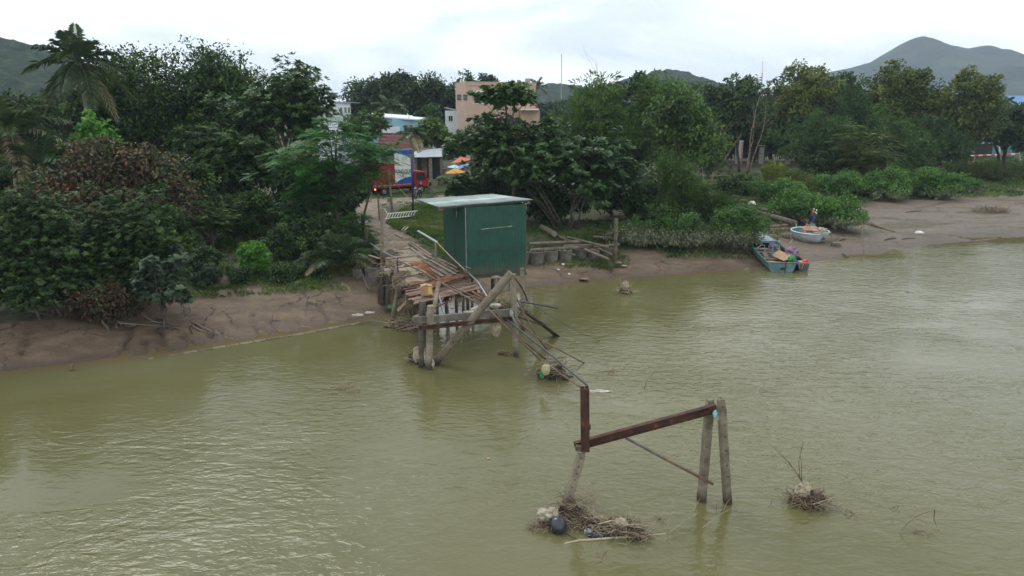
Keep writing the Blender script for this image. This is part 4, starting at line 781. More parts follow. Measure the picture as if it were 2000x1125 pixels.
# ---- grass stuff
def in_poly(X, Y, P):
    ins = np.zeros(X.shape, bool); j = len(P)-1
    for i in range(len(P)):
        xi, yi = P[i]; xj, yj = P[j]; c_ = ((yi > Y) != (yj > Y)) & (X < (xj-xi)*(Y-yi)/(yj-yi+1e-12)+xi); ins ^= c_; j = i
    return ins
def grass(name, label, poly_px, n, h, mat_='grass', base=.45, z=1.3, seed=0, wd=.025, patch=.0):
    P = [(at(a, b_, z).x, at(a, b_, z).y) for a, b_ in poly_px]; xs = [p[0] for p in P]; ys = [p[1] for p in P]
    X = rng.uniform(min(xs), max(xs), n*3); Y = rng.uniform(min(ys), max(ys), n*3); k = in_poly(X, Y, P)
    k &= (fbm(X*.9, Y*.9, 3, 60+seed) > -.12+patch) & (dist_poly(X, Y, pathl) > .95); X = X[k][:n]; Y = Y[k][:n]
    Zg = ground_z(X, Y); Pp = np.stack([X, Y, Zg-.02], 1); D = unit(np.array([0, 0, 1.])+rng.normal(size=Pp.shape)*.42)
    big = 1+fbm(X*.7, Y*.7, 2, 70+seed)*1.6
    V, F = leaf_arr(Pp, D, rdir(len(Pp)), h*big*rng.uniform(.5, 1.3, len(Pp)), wd*rng.uniform(.8, 1.5, len(Pp)), .1, .3)
    tt = np.clip(base+fbm(X*.6, Y*.6, 3, 80+seed)*1.9+rng.normal(0, .12, len(X)), 0, 1)
    o_ = npmesh(name, V, F, mat_, tint=np.repeat(tt, 2)); return tagobj(o_, label, 'grass', kind='stuff')
grass('grass', 'rough grass beside the path and shed', [(748, 440), (790, 405), (850, 398), (900, 405), (900, 520), (850, 490), (812, 470)], 16000, .24, wd=.05, z=1.3, base=.5)
grass('grass', 'rough grass and weeds on the left bank slope', [(370, 570), (420, 470), (560, 440), (700, 420), (720, 550), (560, 560)], 15000, .30, z=1.1, base=.35, seed=2, wd=.045)
grass('grass', 'weeds around the log pile', [(1030, 500), (1040, 440), (1240, 440), (1230, 500)], 7000, .28, z=1.0, base=.3, seed=3, wd=.04, patch=.05)
grass('grass', 'grass verge among the rubbish on the right bank', [(1230, 440), (1260, 350), (1560, 345), (1600, 390), (1480, 470), (1300, 475)], 24000, .34, z=1.35, base=.42, seed=4, wd=.07)
grass('grass', 'grass on the far right bank below the barrier', [(1600, 350), (1800, 318), (2060, 312), (2060, 368), (1890, 374), (1650, 384)], 26000, .42, z=1.2, base=.4, seed=5, wd=.10)
grass('grass', 'weeds along the road beside the truck', [(690, 395), (740, 360), (900, 350), (960, 380), (900, 400), (760, 402)], 5000, .25, z=1.4, base=.4, seed=6, wd=.06, patch=.12)
#@@THINGS
# ================================================================== THINGS
rr = random.Random(21)
def seat(px, py, z0=1.3):
    z = z0
    for _ in range(6): p = at(px, py, z); z = gz(p.x, p.y)
    return at(px, py, z)
def lerp(a, b, f): return Vector(a).lerp(Vector(b), f)
def polyl(pts, f):
    pts = [Vector(p) for p in pts]; L = [(pts[i+1]-pts[i]).length for i in range(len(pts)-1)]; T = sum(L)*f
    for i, l in enumerate(L):
        if T <= l or i == len(L)-1: return pts[i].lerp(pts[i+1], T/l)
        T -= l
# ---------------------------------------------------------------- footbridge (broken pier)
DZ = 2.1
Lp = [at(815, 592, DZ), at(783, 552, DZ-.03), at(752, 508, 1.95), at(733, 478, 1.75)]
Rp = [at(940, 563, DZ), at(905, 536, DZ-.03), at(842, 502, 1.95), at(800, 473, 1.75)]
pier = thing('broken_footbridge', 'broken plank footbridge on piles running out from the bank beside the green shed', 'footbridge', (Lp[0].x, Lp[0].y, 0))
def deckp(u, v, dz=0): return polyl(Lp, u).lerp(polyl(Rp, u), v)+Vector((0, 0, dz))
NP = 62
for i in range(NP):     # cross planks
    u0, u1 = i/NP+.0016, (i+1)/NP-.0016; j0 = rr.uniform(-.03, .02); j1 = rr.uniform(-.02, .03); dz = rr.uniform(-.014, .014)
    if i < 12: j0 -= rr.uniform(0, .05)
    if i in (4, 9, 23): j0 += .16
    if i in (2, 6): j1 -= .12
    tl = rr.uniform(-.012, .012)
    MB().slab([deckp(u0, j0, dz+tl), deckp(u0, 1+j1, dz-tl), deckp(u1, 1+j1, dz-tl), deckp(u1, j0, dz+tl)], .035).build('plank', 'wood_red' if i < 14 else rr.choice(['wood', 'wood', 'wood_red']), pier)
for (ua, ub, va, vb, dz, mt_, lb) in [(.20, .30, .06, .42, .03, 'ply', None), (.31, .45, .05, .58, .034, 'ply', 'muddy plywood sheet nearest the rusty tin'), (.46, .62, .08, .66, .03, 'ply', None), (.63, .80, .05, .72, .036, 'ply', None), (.81, .97, .1, .8, .03, 'ply', None),
        (.62, .74, .55, .95, .042, 'concrete', 'grey sheet lying on the deck by the grass')]:
    o_ = MB().slab([deckp(ua, va, dz), deckp(ua+.01, vb, dz+.004), deckp(ub, vb+.03, dz), deckp(ub-.012, va+.02, dz+.003)], .018).build('plywood_sheet', mt_, pier)
    if lb: o_['label'] = lb
for (ua, ub, v0, v1, wd) in [(.22, .50, .66, .60, .16), (.20, .52, .76, .72, .17), (.22, .50, .87, .86, .15), (.24, .58, .96, .95, .17), (.52, .82, .80, .80, .15), (.54, .95, .93, .93, .16), (.30, .55, 1.06, 1.04, .15), (.60, .98, 1.03, 1.02, .13)]:
    MB().beam(deckp(ua, v0, .06), deckp(ub, v1, .055), wd, .035).build('long_board', 'wood', pier)
for v in (.08, .5, .93): 
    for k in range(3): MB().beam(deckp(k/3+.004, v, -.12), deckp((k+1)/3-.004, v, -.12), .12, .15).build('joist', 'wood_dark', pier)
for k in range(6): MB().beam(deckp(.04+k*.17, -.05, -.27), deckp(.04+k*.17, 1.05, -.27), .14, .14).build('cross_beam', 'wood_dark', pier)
def pile(a, b, r, mt_='concrete', name='pile', parent=None, label=None, zb=None, n=10, sq=False):
    """a: top point, b: foot point; goes on below the ground or the water"""
    a = Vector(a); b = Vector(b); d = (b-a).normalized(); e_ = b+d*1.0
    if sq: o_ = MB().beam(a, e_, r*2, r*2, (0, 1, 0)).build(name, mt_, parent, bevel=.02)
    else:
        pts = [a.lerp(e_, i/6) for i in range(7)]; o_ = MB().tube(pts, [r*(1+.05*(i % 2)) for i in range(7)], n, jit=.05).build(name, mt_, parent, smooth=False)
    if label: o_['label'] = label
    return o_
def wpile(pa, pb, zf, r, **k):
    b = at(*pb, zf); a = atY(pa[0], pa[1], b.y+k.pop('dy', 0)); return pile(a, b, r, **k)
for pa, pb, zf, r, mt_ in [((781, 543), (765, 632), 0, .10, 'concrete'), ((757, 520), (757, 600), .1, .085, 'wood_dark'), ((746, 540), (747, 592), .3, .13, 'wood_dark'), ((739, 540), (741, 590), .35, .08, 'wood_dark'),
        ((800, 590), (803, 630), 0, .07, 'wood_dark'), ((852, 575), (855, 622), 0, .07, 'wood_dark'), ((787, 560), (790, 612), .1, .07, 'wood_dark'), ((905, 560), (905, 612), 0, .06, 'wood_dark'), ((815, 560), (818, 600), .2, .08, 'wood_dark'),
        ((825, 588), (824, 716), 0, .125, 'concrete_dark'), ((841, 597), (838, 721), 0, .12, 'concrete'), ((1001, 535), (1008, 696), 0, .115, 'concrete'), ((1020, 524), (1022, 645), 0, .09, 'concrete'), ((962, 545), (963, 590), 0, .08, 'wood_dark')]:
    wpile(pa, pb, zf, r, mt_=mt_, parent=pier)
b_ = at(848, 712, 0); a_ = atY(999, 533, 24.3)
pile(a_, b_, .145, 'log', 'brace_log', pier, 'thick round log braced diagonally across the front bent')
a_ = atY(857, 551, 25.3); MB().beam(a_, atY(847, 612, 24.4), .14, .14).build('leaning_post', 'wood', pier)
def YB(px): return 23.75+(px-811)/200*1.15
MB().beam(atY(809, 626, YB(811)), atY(1003, 609, YB(1011)), .10, .26).build('cap_beam', 'concrete_dark', pier, bevel=.01)
MB().ibeam(atY(818, 640, YB(811)-.18), atY(1001, 622, YB(1011)-.16), .13, .15, .02).build('steel_beam', 'rust', pier)
MB().beam(atY(812, 616, YB(811)+.2), atY(820, 636, YB(811)+.15), .2, .2).build('beam_end_block', 'wood', pier)
MB().beam(atY(855, 570, 25.1), atY(875, 640, 24.3), .05, .05).build('hanging_rod', 'galv', pier)
MB().beam(atY(875, 597, 24.9), atY(879, 680, 24.2), .035, .035).build('hanging_rod', 'pipe', pier)
# rail posts and rails on the landward part
for pa, pb, z_, r, mt_ in [((738, 379), (741, 428), 1.5, .055, 'wood'), ((745, 408), (747, 487), 1.75, .075, 'wood'), ((707, 418), (711, 474), 1.5, .075, 'wood_dark'), ((715, 448), (719, 494), 1.5, .08, 'wood_dark'), ((745, 478), (747, 540), 1.2, .085, 'wood'), ((852, 474), (852, 508), 1.9, .07, 'wood'), ((851, 496), (851, 507), 1.9, .11, 'wood'), ((909, 527), (910, 552), 1.9, .10, 'wood')]:
    b_ = at(*pb, z_); a_ = atY(pa[0], pa[1], b_.y); MB().tube([a_, a_.lerp(b_, .5), b_+Vector((0, 0, -.25))], r, 7, jit=.12).build('rail_post', mt_, pier)
MB().tube([atY(776, 503, 30.5), atY(777, 547, 30.5)], .03, 8).build('rail_post', 'blue_paint', pier)
MB().tube([atY(722, 474, 36.5), atY(744, 490, 33.6), atY(776, 505, 30.5)], .035, 8).build('handrail', 'galv', pier)
MB().tube([atY(724, 488, 36.0), atY(748, 505, 33.2)], .03, 8).build('handrail', 'pipe', pier)
MB().beam(atY(816, 451, 37.5), atY(853, 473, 34.3), .14, .05).build('handrail', 'galv', pier)
MB().tube([atY(853, 473, 34.3), atY(880, 501, 32.3), atY(909, 528, 30.0)], .028, 6).build('handrail', 'straw', pier)
MB().tube([atY(911, 529, 29.7), atY(934, 551, 27.6), atY(950, 577, 26.3), atY(958, 590, 25.8)], .03, 7).build('handrail', 'galv', pier)
# tangled roots and dry stalks hanging under the deck edges
def twigs(name, c, rad, n, L, r, mat_, parent=None, flat=.6, zlo=None, seed=0, up=.15, label=None, cat='debris', sides=3, group=None):
    r_ = random.Random(seed); mb = MB()
    for i in range(n):
        a = r_.uniform(0, 2*PI); q = r_.random()**.6; p = Vector((c[0]+math.cos(a)*q*rad[0], c[1]+math.sin(a)*q*rad[1], c[2]+r_.uniform(-.2, 1)*rad[2]*(1-q*.75)))
        d = Vector((r_.gauss(0, 1), r_.gauss(0, 1), r_.gauss(up, flat*.6))).normalized(); l = L*r_.uniform(.35, 1.15); k = Vector((r_.gauss(0, 1), r_.gauss(0, 1), r_.gauss(0, .6)))*l*.12
        m_ = p+d*l*.5+k; e_ = p+d*l-Vector((0, 0, l*.12))
        if zlo is not None:
            p.z = max(p.z, zlo); m_.z = max(m_.z, zlo); e_.z = max(e_.z, zlo-.05)
        rad_ = r*r_.uniform(.5, 1.4); mb.tube([p, m_, e_], [rad_, rad_*.85, rad_*.4], sides, cap=False)
    if parent is None:
        o_ = mb.build(name, mat_, None, (c[0], c[1], c[2])); tagobj(o_, label, cat, group, 'stuff'); return o_
    o_ = mb.build(name, mat_, parent); o_['kind'] = 'stuff'; return o_
p = deckp(.10, .02, -.2); twigs('tangled_roots', p, (.4, 1.0, .35), 120, .7, .008, 'twig', pier, seed=3, up=-.9)
p = deckp(.28, .0, -.1); twigs('tangled_roots', p, (.35, 1.1, .3), 120, .6, .008, 'twig', pier, seed=4, up=-.6)
p = deckp(.02, .55, -.25); twigs('tangled_roots', p, (1.2, .3, .25), 110, .5, .008, 'twig', pier, seed=5, up=-1.2)
p = deckp(.5, .0, 0); twigs('tangled_roots', p, (.3, 1.6, .25), 90, .7, .009, 'straw', pier, seed=6, up=-.4)
for i in range(26):
    u = rr.uniform(.02, .75); v = rr.uniform(.0, .55 if u > .3 else 1.0); c_ = deckp(u, v, .06+rr.uniform(0, .04)); a_ = rr.uniform(0, PI); l_ = rr.uniform(.25, .9); d_ = Vector((math.cos(a_), math.sin(a_), rr.uniform(-.05, .08)))
    MB().beam(c_-d_*l_/2, c_+d_*l_/2, rr.uniform(.03, .09), .02).build('loose_slat', rr.choice(['wood', 'wood_red', 'wood_dark', 'straw']), pier)
for i in range(9):
    c_ = deckp(rr.uniform(0, .06), rr.uniform(.0, 1), rr.uniform(-.15, .05)); d_ = Vector((rr.uniform(-.4, .5), -1, rr.uniform(-.9, -.1))).normalized(); l_ = rr.uniform(.4, 1.0)
    MB().beam(c_, c_+d_*l_, rr.uniform(.06, .14), .03).build('hanging_plank', rr.choice(['wood', 'wood_red', 'wood_dark']), pier)
for (u, v, rx, ry) in ((.33, .08, .35, .8), (.52, .1, .3, .7), (.72, .12, .35, .9), (.9, .3, .8, .9), (.2, .05, .3, .4), (.97, .6, .7, .6)):
    c_ = deckp(u, v, .05); crumple((c_.x, c_.y, c_.z), (rx, ry, .05), int(u*100), 3, .7, 3).build('mud_patch', 'mat' if v < .2 else 'ply', pier)
    twigs('dry_stalks', c_, (rx, ry, .10), 60, .4, .007, 'straw', pier, seed=int(u*100))
# ---------------------------------------------------------------- things on and around the deck
def curvedsheet(name, a, b, wdir, w0, w1, bend, mat_, label, cat, rib=.05, nr=10, th=.006):
    a = Vector(a); b = Vector(b); wd = Vector(wdir).normalized(); mb = MB(); n = 12; V = []; Fc = []
    for i in range(n+1):
        f = i/n; c = a.lerp(b, f)+Vector((0, 0, math.sin(f*PI)*bend)); ww = w0+(w1-w0)*f
        for j in range(nr*2+1):
            g_ = j/(nr*2)-.5; V.append(c+wd*g_*ww+Vector((0, 0, rib*(j % 2)*.5+.06*g_*math.sin(f*5))))
    m_ = nr*2+1
    for i in range(n):
        for j in range(m_-1): k = i*m_+j; Fc.append((k, k+1, k+1+m_, k+m_))
    mb.add(V, Fc); o_ = mb.build(name, mat_, None, a); s_ = o_.modifiers.new('thickness', 'SOLIDIFY'); s_.thickness = th; return tagobj(o_, label, cat)
curvedsheet('rusty_sheet', atY(808, 518, 30.4)+Vector((0, 0, .12)), atY(852, 547, 28.3)+Vector((0, 0, .03)), (1, .35, .12), .55, .18, .16, 'rust_bright', 'bent strip of rusty corrugated tin lying lengthwise on the deck', 'tin sheet')
curvedsheet('rusty_sheet', deckp(.12, .28, .07), deckp(.145, 1.02, .12), (-.3, .9, 0), .75, .35, .12, 'rust_bright', 'wide curled rusty tin sheet lying across the broken deck end', 'tin sheet')
curvedsheet('rusty_sheet', deckp(.19, .08, .07), deckp(.165, .34, .1), (-.3, .9, 0), .3, .2, .05, 'rust_bright', 'small scrap of orange rusty tin left of the wide curled sheet', 'tin sheet', nr=4)
bx = thing('cardboard_box', 'crushed brown cardboard box with yellow side standing on the pier end', 'cardboard box', at(833, 576, DZ+.02))
mz = Matrix.Rotation(R(12), 3, 'Z'); c0 = at(833, 577, DZ+.03)+Vector((0, 0, .22))
MB().box(c0, (.44, .34, .36), mz).build('carton', 'card', bx, bevel=.02)
MB().box(c0+mz @ Vector((.135, -.174, .02)), (.15, .006, .30), mz).build('yellow_panel', 'card_yellow', bx)
MB().box(c0+mz @ Vector((.223, 0, .03)), (.006, .30, .26), mz).build('yellow_panel', 'card_yellow', bx)
MB().slab([c0+mz @ Vector((-.22, -.17, .185)), c0+mz @ Vector((.0, -.17, .24)), c0+mz @ Vector((.02, .17, .25)), c0+mz @ Vector((-.22, .17, .185))], .008).build('flap', 'card', bx)
MB().slab([c0+mz @ Vector((.02, -.17, .21)), c0+mz @ Vector((.23, -.19, .185)), c0+mz @ Vector((.23, .17, .185)), c0+mz @ Vector((.03, .17, .23))], .008).build('flap', 'card', bx)
# fallen rails and pipes running down into the river
def pipe_(label, pts, r, mat_='pipe', nm_='fallen_pipe', n=7, cat='pipe'):
    P = [(atY(a, b, y) if y > 0 else at(a, b, -.0)) for a, b, y in pts]; o_ = MB().tube(P, r, n).build(nm_, mat_, None, P[0], smooth=True); return tagobj(o_, label, cat, 'pipes and rails fallen from the footbridge')
pipe_('long rusty rail from the deck edge down to the debris clump, nearest the river', [(776, 508, 30.3), (823, 530, 28.3), (880, 563, 26.5), (919, 585, 25.6), (954, 604, 24.5), (1005, 654, 23.4), (1056, 704, 22.6)], .032)
pipe_('rusty rail lying just above the nearest one over the cap beam', [(845, 545, 27.6), (905, 570, 26.2), (950, 590, 25.2), (966, 610, 24.7), (1012, 657, 23.6), (1066, 702, 22.8)], .030)
pipe_('dark pipe reaching from the brace log to the top of the rusty column', [(930, 588, 25.6), (970, 608, 25.0), (1025, 652, 24.0), (1080, 696, 22.9), (1120, 730, 21.9), (1147, 753, 21.2)], .036, 'pipe_dark')
pipe_('bent brown rail ending in open water right of the debris clump', [(958, 590, 25.8), (997, 606, 25.3), (1015, 630, 24.8), (1040, 652, 24.5), (1066, 669, 24.2), (1105, 690, 24.0), (1141, 709, 0)], .026)
pipe_('thin brown pipe from the debris clump to the rusty column head', [(1072, 712, 22.6), (1105, 738, 21.9), (1138, 758, 21.3)], .024)
pipe_('dark brown pole leaning behind the right pile', [(1003, 570, 25.4), (1022, 610, 25.1), (1047, 655, 24.9), (1067, 681, 0)], .028)
pipe_('thin pole sticking out sideways over the water beyond the right pile', [(1008, 588, 26.3), (1048, 594, 26.9), (1090, 602, 27.4)], .035, 'pipe_dark')
pipe_('rusty rail from the deck end to the right pile', [(900, 577, 26.4), (950, 585, 26.0), (1000, 607, 25.1)], .028)
pipe_('long rusty angle bar across the broken deck end', [(862, 553, 27.3), (912, 580, 25.9), (944, 598, 25.2)], .03)
pipe_('reddish rail lying beside the angle bar at the deck end', [(922, 569, 26.6), (948, 586, 25.9), (985, 606, 25.3)], .04, 'rust_bright')
pipe_('second reddish rail beside it at the deck end', [(935, 572, 27.0), (960, 592, 26.0), (1010, 618, 25.3), (1062, 636, 25.2)], .032, 'rust')
pipe_('rusty strut tied between the short left pile and the deck', [(849, 602, 24.2), (866, 593, 24.5), (880, 586, 24.9)], .022, 'rust')
pipe_('orange brown hose hanging down from the top of the right pile', [(1006, 543, 25.0), (1018, 560, 25.2), (1027, 578, 25.4), (1030, 588, 25.5)], .028, 'rust')
pipe_('thin black cable sagging from the right pile into the river', [(1029, 587, 25.6), (1060, 608, 25.6), (1107, 636, 25.9), (1140, 653, 26.2), (1172, 665, 0)], .012, 'pipe_dark', 'cable', 5, 'cable')
pipe_('grey plastic strip hanging along the right pile', [(996, 608, 24.7), (1004, 625, 24.6), (1010, 640, 24.6)], .03, 'galv')
for lb, a, b, ya, w_ in [('broad dark plank fallen from the pier with its end in the water', (1020, 604), (1088, 656), 25.9, .34), ('narrow broken plank lying beside the broad one', (1010, 600), (1066, 634), 25.7, .14), ('short splintered board behind the cap beam', (960, 590), (1000, 612), 25.6, .12)]:
    A_ = atY(*a, ya); B_ = at(*b, -.02) if b[1] > 640 else atY(*b, ya+.2); o_ = MB().beam(A_, B_, w_, .04).build('fallen_plank', 'wood_dark', None, A_); tagobj(o_, lb, 'plank', 'planks fallen from the footbridge')
tagobj(MB().beam(at(777, 606, 1.2), at(793, 590, 1.9), .03, .12).build('broken_board', 'straw', None, at(777, 606, 1.2)), 'pale broken board hanging from the pier end', 'board')
tagobj(MB().beam(atY(741, 505, 32), atY(716, 497, 34.5), .14, .04).build('broken_board', 'wood', None, atY(741, 505, 32)), 'grey board sticking out left of the path beside the dark post', 'board')
def bag(nm_, lb, c, rad, mat_, sd_, cat='plastic bag', amt=.35, parent=None, grp=None):
    o_ = crumple(c, rad, sd_, 3, amt).build(nm_, mat_, parent, c if parent is None else None, smooth=False)
    return tagobj(o_, lb, cat, grp) if parent is None else o_
bag('plastic_sheet', 'torn white plastic sheet caught under the brace log', atY(938, 604, 24.9), (.34, .2, .10), 'dirty_white', 1)
bag('plastic_sheet', 'small white plastic scrap right of the brace log', atY(966, 597, 24.9), (.24, .14, .09), 'dirty_white', 2)
bag('plastic_sheet', 'flat pale plastic strip left of the brace log on the cap beam', atY(922, 609, 24.6), (.28, .12, .04), 'dirty_white', 3)
bag('plastic_sheet', 'white rag tied to the rail beside the right pile', atY(999, 612, 24.5), (.07, .07, .12), 'dirty_white', 4)
bag('hanging_sack', 'mud coated sack hanging under the cap beam', atY(968, 640, 24.8), (.20, .15, .36), 'tan_plastic', 5, 'sack')
bag('hanging_rag', 'pale rag hanging beside the blue rail post', atY(770, 552, 29.8), (.09, .09, .26), 'tan_plastic', 6, 'rag')
bag('hanging_rag', 'bunched grey cloth caught on the path edge', atY(757, 530, 31.5), (.18, .18, .16), 'dirty_white', 7, 'rag')
bag('plastic_bag', 'pale plastic scraps on the shaded post left of the path', atY(716, 515, 36), (.12, .1, .25), 'dirty_white', 8)
bag('plastic_bottle', 'green plastic rubbish at the foot of the dark piles', at(763, 599, .25), (.16, .12, .10), 'green_plastic', 9, 'rubbish')
bag('plastic_sheet', 'white plastic wrapped round the foot of the left pile', atY(831, 695, 23.9), (.05, .05, .30), 'dirty_white', 10)
bag('plastic_sheet', 'white plastic tied to the foot of the second left pile', atY(846, 710, 23.7), (.05, .05, .16), 'dirty_white', 11)
bag('mud_sack', 'mud coated sack caught on the outside of the left pile', atY(815, 692, 24.1), (.14, .14, .30), 'tan_plastic', 12, 'sack')
grp = 'clumps of flood debris in the river'
def debris(label, c, rad, n, L, seed, r=.009, sub=True, mat_='twig', straw=.4, lump=True):
    root = thing('debris_clump', label, 'debris', (c[0], c[1], 0), grp)
    if lump:
        o_ = crumple((c[0], c[1], -.05), (rad[0]*.72, rad[1]*.7, rad[2]*.75), seed, 4, .6, 2.6).build('matted_roots', 'mat', root)
    twigs('twigs', c, rad, int(n*.65), L, r*1.25, mat_, root, zlo=-.03, seed=seed)
    twigs('straw', c, (rad[0]*1.05, rad[1], rad[2]*1.15), int(n*straw), L*1.1, r*.6, 'straw', root, zlo=-.03, seed=seed+100)
    return root
c = at(818, 706, 0); debris('dry twigs and roots piled round the left piles of the pier', (c.x, c.y, .02), (.42, .3, .55), 150, .55, 31)
c = at(795, 640, 0); debris('dark driftwood and branches under the left corner of the pier', (c.x, c.y, .05), (.9, .5, .35), 150, .8, 32, .013)
c = at(962, 655, 0); twg = twigs('hanging_weeds', (c.x, c.y-.6, 1.0), (.25, .2, .4), 90, .45, .007, 'twig', None, seed=33, up=-1.5, label='dry weeds hanging below the mud coated sack', cat='weeds')
c = at(985, 692, 0); debris('small brown root clump left of the right pile', (c.x, c.y, .02), (.28, .16, .18), 60, .25, 34)
c = at(1090, 735, 0); dbc = debris('clump of dry roots caught on the fallen pipes', (c.x-.2, c.y-.1, .25), (.62, .4, .55), 200, .55, 35)
bag('jerrycan', 'cream plastic container caught in the roots on the fallen pipes', atY(1066, 722, 21.9), (.15, .1, .20), 'yellow_plastic', 13, 'container', .15)
bag('plastic_bag', 'green plastic bag hanging below the cream container', atY(1059, 731, 22.0), (.08, .07, .17), 'green_plastic', 14)
bag('foam_sheet', 'white foam scum floating beside the head of the rusty column', at(1172, 764, .0), (.36, .14, .03), 'dirty_white', 15, 'foam')
c = at(1010, 560, 1.2); twigs('dry_vine', (atY(992, 590, 25.5).x, 25.5, atY(992, 585, 25.5).z), (.3, .25, .4), 70, .6, .008, 'straw', None, seed=36, label='dry vine tangle left of the right pile', cat='vine')
c = at(1220, 572, 0); debris('mound of straw and plastic standing in the shallow water', (c.x, c.y, .02), (.5, .35, .45), 110, .5, 37, mat_='straw')
bag('plastic_bag', 'pale plastic bag on the straw mound in the shallows', (c.x, c.y-.1, .4), (.18, .14, .24), 'tan_plastic', 16)
# ---------------------------------------------------------------- broken steel frame in the foreground
fr = thing('broken_pier_frame', 'broken pier frame of rusty steel beams on three leaning concrete piles', 'pier frame', at(1103, 995, 0))
YL = 14.75; YR = 15.05
def cpile(pa, pb, Ya, r, label=None, holes=True):
    b = at(*pb, 0); a = atY(*pa, Ya); d = (b-a).normalized(); e_ = b+d*.9
    mb = MB(); n = 14; sd = Vector((1, .18, 0)).normalized(); fw = d.cross(sd).normalized(); V = []; 
    r_ = random.Random(int(pa[0]))
    for i in range(n+1):
        f = i/n; c_ = a.lerp(e_, f); k_ = 1+(.05*r_.random() if i else -.18)
        for sx, sy in ((-1, -.75), (-.75, -1), (.75, -1), (1, -.75), (1, .75), (.75, 1), (-.75, 1), (-1, .75)):
            V.append(c_+sd*sx*r*k_*r_.uniform(.97, 1.03)+fw*sy*r*k_*r_.uniform(.97, 1.03)+Vector((0, 0, r_.uniform(-.03, .03)*(i == 0))))
    Fc = [(i*8+j, i*8+(j+1) % 8, (i+1)*8+(j+1) % 8, (i+1)*8+j) for i in range(n) for j in range(8)]+[tuple(range(8)), tuple(reversed(range(n*8, n*8+8)))]
    o_ = mb.add(V, Fc).build('concrete_pile', 'concrete', fr)
    if label: o_['label'] = label
    if holes:
        hb = MB()
        for f in (.08, .2, .33, .46, .6, .72):
            c_ = a.lerp(b, f+r_.uniform(-.03, .03))-fw*0; hb.box(c_+Vector((r_.uniform(-.02, .03), -r*1.06, 0)), (.022, .02, .035))
        hb.build('bolt_hole', 'black_plastic', o_)['kind'] = 'stuff'
    return o_
cpile((1136, 884), (1103, 993), YL, .098, 'leaning concrete pile under the rusty column'); cpile((1387, 780), (1370, 977), YR+.12, .092, 'chipped concrete pile behind the beam end'); cpile((1408, 779), (1421, 982), YR-.28, .088, 'concrete pile at the outer end of the beam')
MB().ibeam(atY(1142, 757, YL-.12), atY(1143, 880, YL-.12), .19, .17, .022, (0, 1, 0)).build('steel_column', 'rust', fr)
MB().ibeam(atY(1122, 872, YL-.02), atY(1399, 797, YR-.08), .12, .20, .022).build('steel_beam', 'rust', fr)
MB().beam(atY(1152, 829, YL-.02), atY(1152, 838, YL-.02), .03, .1).build('weld_plate', 'rust', fr)
MB().beam(atY(1124, 874, YL-.12), atY(1140, 876, YL-.12), .14, .13).build('concrete_stub', 'wood', fr, bevel=.015)
MB().beam(atY(1222, 855, YL+.15), atY(1300, 897, YL+.1), .07, .05).build('brace', 'concrete_dark', fr)['label'] = 'grey upper half of the angle brace'
MB().beam(atY(1300, 897, YL+.1), atY(1392, 945, YR-.1), .085, .055).build('brace', 'pipe', fr)['label'] = 'brown rusty lower half of the angle brace'
wr = MB()
for k in range(3): 
    c_ = atY(1378+k*7, 803-k*3, YR-.2); wr.tube([c_+Vector((math.cos(t_/8*2*PI)*.11, -.02+math.sin(t_/8*2*PI)*.14, math.cos(t_/8*2*PI+.7)*.10)) for t_ in range(9)], .006, 4)
wr.build('wire_tie', 'rust', fr)['kind'] = 'stuff'
bag('plastic_rag', 'blue and white plastic rag tied between the two right piles', atY(1397, 808, YR-.2), (.055, .06, .09), 'cyan', 17, 'rag')
bag('plastic_rag', 'white plastic scrap hanging below the beam end', atY(1404, 815, YR-.25), (.04, .05, .10), 'dirty_white', 18, 'rag')
# the debris raft at its foot
c = at(1150, 1028, 0)
rt = thing('debris_raft', 'long raft of matted roots and straw caught on the near left pile', 'debris', (c.x, c.y, 0), grp)
for k, (px, py, rx, rz_) in enumerate([(1085, 1022, .34, .14), (1118, 1010, .36, .34), (1150, 1026, .4, .26), (1185, 1032, .36, .18), (1215, 1036, .34, .17), (1240, 1042, .24, .1)]):
    q = at(px, py, 0); crumple((q.x, q.y, 0), (rx*.75, .22, rz_*.8), 40+k, 4, .6, 2.8).build('matted_roots', 'mat', rt)
    twigs('twigs', (q.x, q.y, .03), (rx, .26, rz_*1.0), 150, .40, .0075, 'twig', rt, zlo=-.02, seed=50+k)
    twigs('straw', (q.x, q.y, .05), (rx, .24, rz_*1.0), 60, .52, .0055, 'straw', rt, zlo=-.02, seed=60+k)
q = at(1112, 988, 0); twigs('twigs', (q.x, q.y-.1, .15), (.14, .12, .34), 70, .4, .006, 'twig', rt, seed=71)
q = at(1148, 985, 0); twigs('twigs', (q.x, q.y-.1, .15), (.35, .2, .12), 45, .6, .006, 'twig', rt, seed=72)
q = at(1046, 1032, 0); twigs('twigs', (q.x, q.y, .03), (.14, .1, .12), 60, .22, .007, 'twig', rt, seed=73, zlo=-.02)
bl = at(1090, 1036, 0); s_ = MB().lathe([(.0, .19)]+[(.205*math.sin(a), .19*math.cos(a)) for a in [PI*k/14 for k in range(1, 14)]]+[(0, -.19)], (bl.x, bl.y, .12), 28, 1.1, 1, Matrix.Rotation(R(70), 3, 'Y')); tagobj(s_.build('black_float', 'black_plastic', None, bl, smooth=True), 'shiny black rounded float half sunk in the debris raft', 'float')
bag('plastic_sack', 'whitish plastic sack beside the shiny black float', at(1066, 1024, .0)+Vector((0, .05, .2)), (.21, .15, .14), 'dirty_white', 19, 'plastic sack', .35)
bag('plastic_sack', 'tan fold of the sack over the black float', at(1080, 1020, .0)+Vector((.0, -.02, .2)), (.13, .12, .19), 'tan_plastic', 20, 'plastic sack', .3)
bag('plastic_sack', 'large pale sack at the right end of the debris raft', at(1213, 1036, 0)+Vector((0, 0, .15)), (.16, .14, .16), 'tan_plastic', 21, 'plastic sack', .25)
